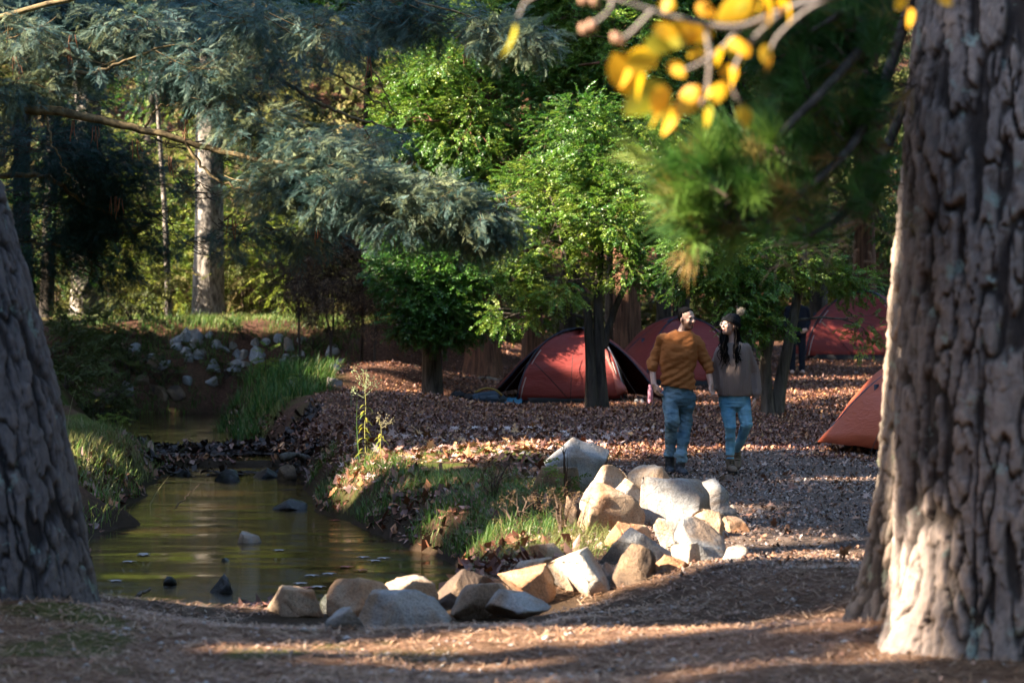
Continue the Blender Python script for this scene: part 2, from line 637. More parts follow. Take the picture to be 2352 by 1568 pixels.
def spray_wattle(name, mats, L=0.28, nl=12, seed=0):
    """feathery twice-divided leaves on a slender twig"""
    q = np.random.default_rng(seed)
    P, st = twig_stem(L, 0.003, 0.2)
    parts = [st]
    for k in range(nl):
        t = (k + 0.6) / nl
        b = np.array([np.interp(t, np.linspace(0, 1, 5), P[:, c]) for c in range(3)])
        ang = (1 if k % 2 else -1) * q.uniform(0.35, 1.0)
        d = np.array([math.cos(ang), math.sin(ang), q.uniform(-0.25, 0.3)])
        M = rot_to(d, q.uniform(-.8, .8))
        rl = q.uniform(0.075, 0.12)
        tri, vv = [], []
        np_ = 9
        for j in range(np_):
            x = rl * (0.15 + 0.85 * j / (np_ - 1))
            pl = 0.030 * (1 - 0.55 * abs(j / (np_ - 1) - 0.35))
            for sd in (-1, 1):
                o = len(vv)
                dz = q.uniform(-.006, .008) - 0.25 * x * x / rl
                vv += [[x - .0028, 0, -0.25 * x * x / rl], [x + .0028, 0, -0.25 * x * x / rl], [x + pl * .55, sd * pl, dz]]
                tri.append([o, o + 1, o + 2])
        parts.append((np.array(vv) @ M.T + b, [np.array(tri)]))
    return src_mesh(name, parts, mats)


def spray_pine(name, mats, n=60, L=0.16, seed=0):
    """a shoot tip bristling with long needles"""
    q = np.random.default_rng(seed)
    P, st = twig_stem(0.16, 0.006, 0.0)
    parts = [st]
    vv, tri = [], []
    for k in range(n):
        x = 0.02 + 0.14 * q.random() ** 0.8
        a = q.uniform(0, 2 * math.pi)
        sp = q.uniform(0.45, 1.15) * (1.1 - 0.5 * x / 0.16)
        d = np.array([math.cos(sp), math.sin(sp) * math.cos(a), math.sin(sp) * math.sin(a)])
        l = L * q.uniform(0.7, 1.15)
        s = np.cross(d, [0.3, 0.5, 0.8])
        s = s / np.linalg.norm(s) * 0.0017
        b = np.array([x, 0, 0])
        mid = b + d * l * 0.55
        tip = b + d * l + np.array([0, 0, -0.012 * l / L])
        o = len(vv)
        vv += [b - s, b + s, mid + s, mid - s, tip]
        tri += [[o, o + 1, o + 2], [o, o + 2, o + 3], [o + 3, o + 2, o + 4]]
    parts.append((np.array(vv), [np.array(tri)]))
    return src_mesh(name, parts, mats)


def spray_brush(name, mats, seed=0):
    """dry bare twigs with a few withered leaves"""
    q = np.random.default_rng(seed)
    parts = []
    for k in range(9):
        d = np.array([q.uniform(.3, 1), q.uniform(-.8, .8), q.uniform(-.5, .7)])
        l = q.uniform(.2, .5)
        t = np.linspace(0, 1, 4)[:, None]
        P = d * l * t + np.array([0, 0, -.12 * l]) * t ** 2 + q.normal(0, .02, (4, 3)) * t
        parts.append(tube(P, 0.004 * (1 - .7 * t[:, 0]), 3, caps=False))
        for j in range(4):
            V, F = leaf_blade(q.uniform(.03, .055), .014, .3, .3)
            parts.append((V @ rot_to(q.normal(0, 1, 3), q.uniform(-2, 2)).T + P[q.integers(1, 4)], [F]))
    return src_mesh(name, parts, mats)


def scatter(name, pts, rot, scl, tint, sources, parent=None, idx=None):
    """leafy twigs set on points: geometry nodes, one object"""
    n = len(pts)
    me = bpy.data.meshes.new(name)
    me.vertices.add(n)
    me.vertices.foreach_set('co', np.asarray(pts, np.float32).ravel())
    for k, a, ty in (('rot', rot, 'FLOAT_VECTOR'), ('scl', scl, 'FLOAT'), ('tint', tint, 'FLOAT'), ('pick', idx if idx is not None else rng.integers(0, len(sources), n), 'INT')):
        at = me.attributes.new(k, ty, 'POINT')
        if ty == 'FLOAT_VECTOR':
            at.data.foreach_set('vector', np.asarray(a, np.float32).ravel())
        elif ty == 'INT':
            at.data.foreach_set('value', np.asarray(a, np.int32))
        else:
            at.data.foreach_set('value', np.asarray(a, np.float32))
    o = link(name, me, None, parent)
    ng = scatter_group(tuple(sources))
    md = o.modifiers.new('leaves', 'NODES')
    md.node_group = ng
    o['kind'] = 'stuff'
    return o


_groups = {}


def scatter_group(sources):
    key = tuple(s.name for s in sources)
    if key in _groups:
        return _groups[key]
    ng = bpy.data.node_groups.new('leaves_on_points', 'GeometryNodeTree')
    ng.interface.new_socket('Geometry', in_out='INPUT', socket_type='NodeSocketGeometry')
    ng.interface.new_socket('Geometry', in_out='OUTPUT', socket_type='NodeSocketGeometry')
    gi = ng.nodes.new('NodeGroupInput')
    go = ng.nodes.new('NodeGroupOutput')
    iop = ng.nodes.new('GeometryNodeInstanceOnPoints')
    jn = ng.nodes.new('GeometryNodeJoinGeometry')
    for s in reversed(sources):
        oi = ng.nodes.new('GeometryNodeObjectInfo')
        oi.inputs['Object'].default_value = s
        oi.inputs['As Instance'].default_value = True
        ng.links.new(oi.outputs['Geometry'], jn.inputs[0])

    def att(nm, ty):
        a = ng.nodes.new('GeometryNodeInputNamedAttribute')
        a.data_type = ty
        a.inputs['Name'].default_value = nm
        return a.outputs['Attribute']
    ng.links.new(gi.outputs[0], iop.inputs['Points'])
    ng.links.new(jn.outputs[0], iop.inputs['Instance'])
    iop.inputs['Pick Instance'].default_value = True
    ng.links.new(att('pick', 'INT'), iop.inputs['Instance Index'])
    ng.links.new(att('rot', 'FLOAT_VECTOR'), iop.inputs['Rotation'])
    ng.links.new(att('scl', 'FLOAT'), iop.inputs['Scale'])
    ng.links.new(iop.outputs[0], go.inputs[0])
    _groups[key] = ng
    return ng


# foliage colours
M_TWIG = mat_plain('twig_bark', (0.07, 0.045, 0.03), 0.85, 0.3, 40)
M_GREEN = mat_leaf('green_leaf', [(0.024, 0.085, 0.014), (0.06, 0.175, 0.02), (0.135, 0.26, 0.026), (0.28, 0.36, 0.045)], 0.38, 0.38, 0.5)
M_WATTLE = mat_leaf('wattle_leaf', [(0.018, 0.052, 0.042), (0.050, 0.112, 0.098), (0.115, 0.20, 0.185), (0.27, 0.31, 0.16)], 0.6, 0.25, 0.25)
M_PINE = mat_leaf('pine_needle', [(0.02, 0.075, 0.022), (0.06, 0.15, 0.025), (0.16, 0.27, 0.04), (0.33, 0.18, 0.06)], 0.5, 0.3, 0.3)
M_OLIVE = mat_leaf('olive_leaf', [(0.045, 0.06, 0.02), (0.11, 0.13, 0.035), (0.22, 0.22, 0.06), (0.30, 0.22, 0.10)], 0.6, 0.35, 0.2)
M_BUSH = mat_leaf('bush_leaf', [(0.04, 0.09, 0.015), (0.12, 0.19, 0.025), (0.24, 0.30, 0.04), (0.34, 0.34, 0.07)], 0.5, 0.4, 0.3)
M_DRY = mat_leaf('dry_leaf', [(0.06, 0.035, 0.02), (0.16, 0.09, 0.05), (0.28, 0.17, 0.09), (0.34, 0.24, 0.14)], 0.7, 0.25, 0.2)
S_GREEN = [spray_broad('green_twig', [M_GREEN, M_TWIG], seed=k) for k in (1, 2, 3)]
S_WATTLE = [spray_wattle('wattle_twig', [M_WATTLE, M_TWIG], seed=k) for k in (4, 5, 6)]
S_PINE = [spray_pine('pine_twig', [M_PINE, M_TWIG], seed=k) for k in (7, 8, 9)]
S_OLIVE = [spray_broad('olive_twig', [M_OLIVE, M_TWIG], 0.4, 22, 0.085, 0.04, seed=k) for k in (10, 11)]
S_BUSH = [spray_broad('bush_twig', [M_BUSH, M_TWIG], 0.35, 20, 0.075, 0.042, seed=k) for k in (12, 13)]
S_SHADE = [spray_broad('shade_twig', [M_GREEN, M_TWIG], 0.5, 26, 0.14, 0.085, seed=k) for k in (14, 15)]
S_DRY = [spray_brush('dry_twig', [M_DRY, M_TWIG], seed=k) for k in (16, 17)]


def blob_points(blobs, dens, q, shell=0.55, droop=0.25):
    """blobs: (centre xyz, radii xyz, weight).  points fill uneven clumps inside each ellipsoid"""
    Ps, Rs = [], []
    for c, r, w in blobs:
        r = np.asarray(r, float)
        n = int(dens * w * (r[0] * r[2] + r[0] * r[1] + r[1] * r[2]) * 1.3)
        if n < 2:
            continue
        d = q.normal(0, 1, (n, 3))
        d /= np.linalg.norm(d, axis=1)[:, None]
        rad = shell + (1 - shell) * q.random(n) ** 0.5
        rad = np.where(q.random(n) < 0.3, q.random(n), rad)
        lump = 1 + 0.28 * fbm(d * 2.2 + np.asarray(c) * 0.7, 5, 2)
        p = np.asarray(c) + d * r * (rad * lump)[:, None]
        hole = fbm(p * 1.6, 21, 2) + 0.15 * q.normal(0, 1, n)
        ok = hole > -0.33
        p, d = p[ok], d[ok]
        Ps.append(p)
        yaw = np.arctan2(d[:, 1], d[:, 0]) + q.normal(0, .7, len(p))
        pitch = -np.arcsin(np.clip(d[:, 2], -1, 1)) * 0.45 + droop + q.normal(0, .35, len(p))
        Rs.append(np.stack([q.normal(0, .5, len(p)), pitch, yaw], 1))
    return np.concatenate(Ps), np.concatenate(Rs)


def crown(parent, blobs, sources, dens, seed, scale=(0.8, 1.3), tint=(0.0, 0.75), name='crown', lit=None, droop=0.25, shell=0.55):
    q = np.random.default_rng(seed)
    P, E = blob_points(blobs, dens, q, shell, droop)
    if lit is not None:
        keep = np.ones(len(P), bool)
        C0 = P + .24 * np.stack([np.cos(E[:, 1]) * np.cos(E[:, 2]), np.cos(E[:, 1]) * np.sin(E[:, 2]), -np.sin(E[:, 1])], 1)
        for p0, r in lit:
            v = C0 - p0
            t = v @ SUN
            dist = np.linalg.norm(v - t[:, None] * SUN, axis=1)
            keep &= ~((t > 0) & (dist < r * 1.1 + (0.2 if r >= .2 else 0.06) + (0.2 if r >= .2 else 0.14) * q.random(len(P))))
        P, E = P[keep], E[keep]
    n = len(P)
    tn = np.clip(tint[0] + (tint[1] - tint[0]) * (0.5 + 0.35 * fbm(P * 0.9, seed, 2) + q.normal(0, .26, n)), 0, 1)
    return scatter(name, P, E, q.uniform(scale[0], scale[1], n), tn, sources, parent)


def limb_path(a, b, q, sag=0.12, n=9, wob=0.05):
    a, b = np.asarray(a, float), np.asarray(b, float)
    L = np.linalg.norm(b - a)
    t = np.linspace(0, 1, n)[:, None]
    P = a * (1 - t) + b * t
    P = P + np.array([0, 0, 1]) * (sag * L * np.sin(np.pi * t))
    w = q.normal(0, wob * L, (n, 3)) * np.sin(np.pi * t)
    return P + np.cumsum(w, 0) * 0.25 * np.sin(np.pi * t)


def limbs(parent, mat, a_fn, blobs, q, r0=0.05, twigs=5, name='branch'):
    """one branch part for each clump, with side twigs"""
    for c, r, w in blobs:
        a, ra = a_fn(c)
        P = limb_path(a, c, q)
        t = np.linspace(1, .25, len(P))
        parts = [tube(P, min(r0, ra) * t, 7, caps=False)]
        for k in range(twigs):
            d = q.normal(0, 1, 3)
            d /= np.linalg.norm(d)
            s = P[q.integers(4, len(P))]
            e = np.asarray(c) + d * np.asarray(r) * 0.85
            parts.append(tube(limb_path(s, e, q, 0.05, 6), np.linspace(.3, .06, 6) * min(r0, ra), 5, caps=False))
        V, P2 = cat_meshes(parts)
        link(name, mk_mesh(name, V, P2), mat, parent)


def trunk_part(parent, path, rad, mat, n=14, rough=0.12, flare=0.0, name='trunk', seed=0):
    P = smooth_path(path, 34)
    rr = np.interp(np.linspace(0, 1, 34), np.linspace(0, 1, len(rad)), rad)
    V, polys = tube(P, rr, n)
    ctr = np.repeat(P, n, 0)
    rv = V[:len(ctr)] - ctr
    h = np.repeat(P[:, 2] - P[0, 2], n)
    ang = np.tile(np.arange(n) * 2 * np.pi / n, len(P))
    k = 1 + rough * fbm(np.stack([np.cos(ang) * 2, np.sin(ang) * 2, ctr[:, 2] * 0.5 + seed], 1), seed, 3)
    k += flare * np.exp(-h / 0.22) * (1 + 0.5 * np.sin(ang * 4 + seed))
    V[:len(ctr)] = ctr + rv * k[:, None]
    return link(name, mk_mesh(name, V, polys), mat, parent)


B_GREY = mat_bark('grey_bark', (0.16, 0.13, 0.105), (0.025, 0.02, 0.016))
B_RED = mat_bark('stringy_bark', (0.20, 0.095, 0.055), (0.03, 0.014, 0.009), vs=(22, 22, 1.4))
B_PALE = mat_bark('pale_bark', (0.36, 0.315, 0.27), (0.03, 0.024, 0.02), vs=(12, 12, 5.0))
B_DARK = mat_bark('dark_bark', (0.075, 0.06, 0.048), (0.014, 0.011, 0.009))
B_WATTLE = mat_bark('wattle_bark', (0.23, 0.17, 0.085), (0.05, 0.035, 0.02), vs=(10, 10, 10), bmp=0.3)


# ---- the sunlit places: gaps cut in the unseen crowns let the sun through there
LIT = []


def lit(px, py, d, r):
    LIT.append((W(px, py, d), r))


LITSPEC = [
    # white trunk and bushes on the far bank
    (480, 360, 57, 1.0), (480, 560, 57, 1.6), (380, 600, 58, 1.5), (600, 600, 58, 2.0), (740, 620, 58, 1.6), (640, 720, 54, 1.9), (450, 725, 54, 1.9), (250, 728, 54, 1.4), (1290, 700, 60, 1.0), (1560, 690, 62, 1.0), (330, 650, 58, 1.4), (200, 650, 58, 1.0), (850, 690, 54, 1.3),
    (560, 420, 62, 1.2), (820, 250, 66, 1.8), (850, 420, 66, 1.2), (560, 130, 70, 1.2), (740, 120, 70, 1.6), (880, 130, 66, 1.5), (930, 150, 50, .8), (180, 620, 57, .8),
    # green tree tops
    (960, 290, 42, 1.0), (1050, 330, 42, .8), (1010, 200, 42, .5), (1150, 300, 42, .35), (1460, 400, 39, .55), (1500, 480, 39, .4), (1230, 420, 40, .4), (1330, 560, 38, .3), (1580, 600, 35, .3), (1680, 640, 35, .35), (1540, 650, 35, .25), (920, 350, 41, .5), (1200, 600, 39, .25),
    # wattle
    (1050, 480, 29, .55), (900, 440, 29, .5), (1150, 500, 29, .3), (500, 170, 30, .5), (620, 320, 30, .4), (60, 80, 30, .4), (1090, 110, 26, .35), (240, 120, 30, .3),
    # ground: mossy mound, bands behind the couple
    (1010, 1035, 27.5, .42), (1120, 1030, 28, .3), (920, 1060, 26.5, .35), (850, 1080, 26, .3), (1480, 1010, 29.5, .35), (1650, 1010, 29.5, .3), (1790, 1000, 29.5, .4), (1870, 860, 48, .4), (1950, 850, 48, .5), (1920, 880, 44, .35), (840, 960, 27, .5),
    (900, 860, 44, .35), (860, 900, 41, .2), (1950, 960, 30, .35), (1900, 1010, 30, .3), (1990, 1095, 25, .25),
    # boulders
    (680, 1380, 16.8, .3), (830, 1365, 16.5, .26), (940, 1345, 17.0, .2), (1210, 1330, 16.6, .24), (1390, 1110, 20.6, .34), (1400, 1170, 20, .3), (1430, 1220, 19, .3), (1620, 1190, 19.2, .26), (1480, 1090, 21.5, .22), (1570, 1140, 20.8, .2), (1480, 1240, 18.5, .2), (1370, 1300, 16.8, .2), (1080, 1360, 16.4, .2), (1310, 1300, 16.6, .14), (1320, 1050, 23.5, .24), (1440, 1270, 17.6, .08), 
    # near ground
    (900, 1462, 12.6, .2), (1050, 1455, 12.7, .18), (1200, 1455, 12.7, .14), (1350, 1440, 13, .12), (1500, 1400, 13.8, .2), (1650, 1385, 14, .2), (1800, 1370, 14.3, .2), (1750, 1230, 18, .2), (1880, 1215, 18, .25), (1960, 1200, 18.5, .2), (1700, 1260, 17.3, .12), (1850, 1420, 13, .15), (1900, 1500, 11.8, .08), (1200, 1550, 11.2, .05),
    # big pine at the right, its needles, the yellow leaves
    (2035, 700, 13.2, .3), (2035, 830, 13.2, .32), (2035, 960, 13.2, .3), (2045, 600, 13.2, .2), (2040, 1120, 12.9, .2), (2045, 1300, 12.4, .13), (2100, 1200, 12.1, .08), (2050, 1420, 12.1, .07), (2120, 1330, 12, .06),
    (1620, 420, 10.5, .32), (1660, 520, 10.5, .32), (1740, 560, 10.5, .2), (2090, 60, 12.2, .08),
    (1500, 160, 6.2, .4), (1600, 120, 6.2, .4), (1450, 200, 6.2, .3), (1700, 120, 6.2, .35), (1550, 260, 6.2, .3), (1650, 250, 6.2, .25), (1780, 130, 6.2, .2), (1165, 90, 6.3, .08), (1780, 30, 6.2, .2), (1640, 20, 6.2, .2),
    # grass and weeds by the stream
    (840, 940, 27, .4), (290, 1120, 27, .5), (240, 1050, 29, .5), (220, 1180, 24, .4), (620, 920, 41, .12), (740, 860, 45, .15), (1120, 1270, 20.5, .2), (1000, 1230, 22, .2), (1250, 1240, 19.6, .2), (620, 870, 43, .15),
]
# strips of sun across the near ground and the carpet, and flecks in the green crowns
for (a, b, n, r) in [((740, 1455, 12.8), (2010, 1350, 14.7), 22, .2), ((1690, 1255, 17.4), (2020, 1188, 18.8), 9, .24), ((1480, 1530, 11.5), (2050, 1470, 12.1), 9, .06), ((950, 1425, 13.4), (1500, 1375, 14.4), 7, .06),
                     ((1400, 1018, 29.2), (2000, 990, 30), 14, .34), ((1840, 862, 47), (2010, 842, 49), 6, .4), ((880, 1050, 26.9), (1330, 1025, 28.2), 12, .38), ((880, 905, 40.5), (960, 850, 44), 4, .22), ((1180, 1120, 23.5), (1020, 1150, 24.5), 3, .15)]:
    for k in range(n):
        u = k / (n - 1)
        LITSPEC.append(tuple(p * (1 - u) + q_ * u for p, q_ in zip(a, b)) + (r * (.7 + .6 * ((k * 7919) % 10) / 10),))
_q = np.random.default_rng(12)
for k in range(80):
    LITSPEC.append((_q.uniform(880, 1580), _q.uniform(20, 640), _q.uniform(37, 43), _q.uniform(.12, .36)))
LITSPEC += [(1578, 738, 25.9, .10), (1665, 748, 26, .04), (1545, 800, 25.9, .07), (1530, 770, 25.9, .06), (1655, 830, 26, .06)]  # sun flecks added on the couple's faces and shoulders to brighten them
for k in range(12):
    LITSPEC.append((_q.uniform(1540, 1880), _q.uniform(540, 640), 34.6, _q.uniform(.08, .2)))
for s in LITSPEC:
    lit(*s)


def off_frame_trees():  # unseen shade trees, crowns cut open along the sun's way to the lit places
    q = np.random.default_rng(99)
    k = 0
    for yy in np.arange(-12, 53, 5.2):
        x = -15.5 + q.uniform(-1.5, 1.2) - 0.04 * max(0, yy - 30)
        y = yy + q.uniform(-1, 1)
        g = ground1(x, y)
        t = thing('shade_tree', 'tall dark leafy tree in the row along the bank left of the stream', 'tree', (x, y, g), 'trees in the row left of the stream')
        H = q.uniform(17, 20)
        path = [(x, y, g - .3), (x + .2, y, g + H * .3), (x - .1, y + .2, g + H * .65), (x, y, g + H * .92)]
        trunk_part(t, path, [.34, .26, .18, .05], B_GREY, 12, .1, .35, seed=k)
        blobs = []
        for j in range(17):
            z = g + 1.6 + (H - 2.5) * j / 16
            r = 2.6 * (1 - 0.45 * (j / 16) ** 2)
            a = q.uniform(0, 6.28)
            blobs.append(((x + math.cos(a) * 1.1, y + math.sin(a) * 1.6, z), (r * .8, r * 1.15, 1.25), 1))
        crown(t, blobs, S_SHADE, 105, 200 + k, (.8, 1.3), (0, .6), lit=LIT)
        k += 1


off_frame_trees()


def far_rows():
    """unseen trees added right of the camp and behind the viewer to block sky light"""
    q = np.random.default_rng(55)
    spots = [(13.5 + q.uniform(-1, 1.5) + .12 * max(0, yy - 20), yy + q.uniform(-1, 1), 'tall leafy tree added unseen right of the path to block sky light', 'trees added right of the path to block sky light') for yy in np.arange(2, 60, 6.5)]
    spots += [(xx + q.uniform(-1, 1), -9 + q.uniform(-1.5, 1.5), 'tall leafy tree added unseen behind the viewer to block sky light', 'trees added behind the viewer to block sky light') for xx in np.arange(-11, 15, 5.5)]
    for k, (x, y, lab, grp) in enumerate(spots):
        g = ground1(x, y)
        t = thing('shade_tree', lab, 'tree', (x, y, g), grp)
        H = q.uniform(15, 18)
        trunk_part(t, [(x, y, g - .3), (x + .2, y, g + H * .3), (x - .1, y + .2, g + H * .65), (x, y, g + H * .92)], [.34, .26, .18, .05], B_GREY, 12, .1, .35, seed=k)
        blobs = []
        for j in range(12):
            z = g + 2.0 + (H - 3) * j / 11
            r = 3.0 * (1 - 0.45 * (j / 11) ** 2)
            a = q.uniform(0, 6.28)
            blobs.append(((x + math.cos(a) * 1.1, y + math.sin(a) * 1.3, z), (r, r, 1.4), 1))
        crown(t, blobs, S_SHADE, 55, 260 + k, (.9, 1.4), (0, .6), lit=LIT)


far_rows()


def high_crown(t, x, y, z0, z1, r, seed, dens=45, sources=None, scale=(.9, 1.4)):
    """unseen upper crown added to a tall tree, blocking sky light over the clearing"""
    q = np.random.default_rng(seed)
    blobs = []
    for j in range(6):
        a = q.uniform(0, 6.28)
        blobs.append(((x + math.cos(a) * r * .5, y + math.sin(a) * r * .5, z0 + (z1 - z0) * j / 5), (r * .8, r * .8, (z1 - z0) * .16), 1))
    crown(t, blobs, sources or S_SHADE, dens, seed, scale, (0, .55), 'crown', lit=LIT)


# ---- far hillside scrub: one mass that closes the view
def hillside():
    q = np.random.default_rng(3)
    n = 36000
    y = q.uniform(63, 108, n)
    x = q.uniform(-1, 1, n) * (y * .3 + 4)
    h = q.random(n) ** 1.3 * 4.5
    z = ground(x, y) + h
    lump = fbm(np.stack([x * .25, y * .25, z * .3], 1), 8, 3)
    ok = lump > -.35
    P = np.stack([x, y, z], 1)[ok]
    n = len(P)
    E = np.stack([q.normal(0, .6, n), q.normal(0, .5, n), q.uniform(0, 6.28, n)], 1)
    left = sstep(2, -5, P[:, 0])
    tint = np.clip(.1 + .55 * left + .3 * lump[ok] + q.normal(0, .18, n), 0, 1)
    o = scatter('hillside_scrub', P, E, q.uniform(1.6, 3.2, n), tint, S_OLIVE)
    tag(o, 'mass of olive green scrub covering the slope behind the camp', 'scrub', kind='stuff')


hillside()


# ---- generic bush
def bush(px, py, d, rx, rz, label, sources=S_BUSH, dens=70, tint=(.3, 1), seed=0, group=None, name='bush', scale=(.8, 1.3), cat='bush'):
    b = W(px, py, d)
    g = ground1(b[0], b[1])
    base = (b[0], b[1], g)
    t = thing(name, label, cat, base, group)
    q = np.random.default_rng(seed + 1000)
    c = np.array([b[0], b[1], g + rz * .95])
    blobs = [(c, (rx, rx, rz), 1.0)] + [(c + q.normal(0, 1, 3) * (rx * .6, rx * .5, rz * .35), (rx * .5, rx * .5, rz * .5), .8) for k in range(3)]
    limbs(t, M_TWIG, lambda cc: (np.array(base) - (0, 0, .05), .02), blobs, q, .02, 4, 'stem')
    crown(t, blobs, sources, dens, seed, scale, tint, 'foliage')
    return t


# far bank bushes, in the sun about the pale trunk
FB = [(300, 57, .7, .9), (380, 59, .8, 1.2), (445, 60, .6, 1.6), (560, 58, .9, 1.4), (640, 57.5, .8, .9), (700, 60, 1.0, 1.8), (790, 57, .7, .9), (870, 58, .8, 1.2), (250, 60, .9, 1.6), (130, 57, .9, 1.3), (560, 62, 1.2, 2.6), (380, 63, 1.3, 2.9), (720, 63, 1.3, 2.8), (860, 63, 1.3, 2.6), (240, 63, 1.2, 2.4), (640, 64, 1.2, 3.4)]
FL = ['low yellow green bush on the sunlit top of the far bank', 'tall olive bush growing behind the pale shaggy trunk on the far bank']
for k, (px, d, rx, rz) in enumerate(FB):
    bush(px, 720, d, rx, rz, FL[0] if rz < 2 else FL[1], S_BUSH if k % 3 else S_OLIVE, 60 if rz < 2 else 45, (.2, .95) if rz < 2 else (.0, .75), 300 + k,
         'low bushes on the far bank' if rz < 2 else 'tall bushes behind the far bank', scale=(.7, 1.2))


# ---- trees behind the stream and the camp
def simple_tree(name, label, px, py, d, r, lean, H, mat, blobs_px, dens, seed, sources=S_GREEN, tint=(0, .75), scale=(.8, 1.3), flare=.5, branch_r=.05, twigs=5, group=None, n=14, gz=None, droop=.25):
    b = W(px, py, d)
    g = ground1(b[0], b[1]) if gz is None else gz
    t = thing(name, label, 'tree', (b[0], b[1], g), group)
    q = np.random.default_rng(seed)
    top = np.array([b[0] + lean * H, b[1] + .2, g + H])
    path = [(b[0], b[1], g - .25), (b[0] + lean * H * .25 + q.normal(0, .02), b[1], g + H * .3), (b[0] + lean * H * .6 + q.normal(0, .05), b[1] + .1, g + H * .62), tuple(top)]
    trunk_part(t, path, [r * 1.05, r * .9, r * .72, r * .35], mat, n, .1, flare, seed=seed)
    P = smooth_path(path, 20)
    blobs = []
    for (x, y, dd, rx, ry, w) in blobs_px:
        c = W(x, y, dd)
        k = dd / 5554
        blobs.append((c, (rx * k, max(rx, ry) * k * .8, ry * k), w))

    def start(c):
        zz = max(g + .35 * H, min(c[2] - .25 * np.linalg.norm(c[:2] - P[0, :2]), g + H * .95))
        i = int(np.argmin(abs(P[:, 2] - zz)))
        return P[i], r * .5
    if blobs:
        limbs(t, mat, start, blobs, q, branch_r, twigs)
        crown(t, blobs, sources, dens, seed, scale, tint, droop=droop)
    if H >= 11:
        high_crown(t, top[0], top[1], g + H * .72, g + H * 1.15, 3.2, seed + 5000)
    return t


simple_tree('gum_tree', 'tall tree with a pale shaggy sunlit trunk on the far bank', 480, 712, 57.5, .36, .012, 13, B_PALE,
            [(420, -60, 57, 140, 100, .6), (600, -40, 58, 160, 110, .6)], 25, 401, S_OLIVE, (.2, .8), flare=.45)
simple_tree('gum_tree', 'stout pale mottled trunk half hidden by dark foliage beyond the upper pool', 198, 712, 57, .38, .01, 12, B_PALE,
            [(150, 200, 57, 130, 150, .8), (60, 350, 57, 120, 120, .8)], 30, 402, S_OLIVE, (.0, .5), flare=.4)
simple_tree('gum_tree', 'slender pale trunk rising beside the sunlit crown of the green tree', 930, 790, 52, .17, -.004, 11, B_PALE,
            [(900, -60, 52, 120, 80, .6)], 25, 403, S_OLIVE, (.2, .7))
simple_tree('gum_tree', 'thin pale sapling trunk among the far bank bushes', 388, 712, 58, .07, -.05, 8, B_PALE, [(330, 60, 58, 100, 70, .5)], 25, 404, S_OLIVE, (.3, .8))

# dark trees standing behind the tents
for k, (px, d, r, H) in enumerate([(1445, 47, .27, 12), (1525, 50, .16, 11), (1560, 54, .2, 12), (1300, 52, .17, 12), (1225, 50, .22, 12), (1655, 55, .2, 12), (1880, 60, .22, 12), (1710, 60, .25, 12), (1985, 58, .28, 13), (1050, 56, .2, 12), (1410, 58, .2, 12)]):
    q = np.random.default_rng(k + 70)
    bl = [(px + q.uniform(-110, 110), y, d + q.uniform(-1.5, 1.5), q.uniform(90, 150), q.uniform(70, 110), .8) for y in (-20, 110, 230, 350, 470)]
    lab = ['thick red brown stringy trunk standing right behind the tents', 'slender dark trunk just right of the thick red brown one behind the tents', 'dark trunk rising behind the tent at the walking man',
           'slim dark trunk rising behind the roof of the open tent', 'red brown trunk between the broad stringy trunk and the open tent', 'dark trunk in the gap behind the walking couple', 'dark trunk behind the far person in the pink cap',
           'dark trunk behind the crown of the V shaped tree', 'red brown trunk rising behind the tent set far back', 'dark trunk between the short furrowed trunk and the broad stringy one', 'farthest dark trunk behind the thick red brown one'][k]
    simple_tree('forest_tree', lab, px, 770, d, r, q.uniform(-.03, .03), H, B_RED if k in (0, 4, 8) else B_DARK, bl, 95, 420 + k, S_GREEN, (0, .5), (1.2, 1.9), branch_r=.04, twigs=3, group='trees behind the tents')
# left dark trees
for k, (px, d, r, H) in enumerate([(60, 48, .2, 11), (105, 54, .16, 11), (330, 66, .2, 12), (830, 54, .12, 8)]):
    q = np.random.default_rng(k + 170)
    bl = [(px + q.uniform(-90, 90), y, d + q.uniform(-1, 1), q.uniform(80, 140), q.uniform(70, 110), .7) for y in ((20, 150, 300, 450, 560) if k < 3 else (330, 460, 560))]
    simple_tree('forest_tree', ['dark slender tree above the leaning pine trunk', 'thin dark tree next to the stout pale mottled trunk', 'dark tree far behind the thin pale sapling'][k] if k < 3 else 'small dark tree standing at the right end of the stony bank', px, 740, d, r, q.uniform(-.02, .05), H, B_DARK, bl, 80, 450 + k, S_OLIVE if k == 3 else S_GREEN, (0, .4), (1.0, 1.7), branch_r=.04, twigs=4, group='dark trees beyond the upper pool' if k < 3 else None)

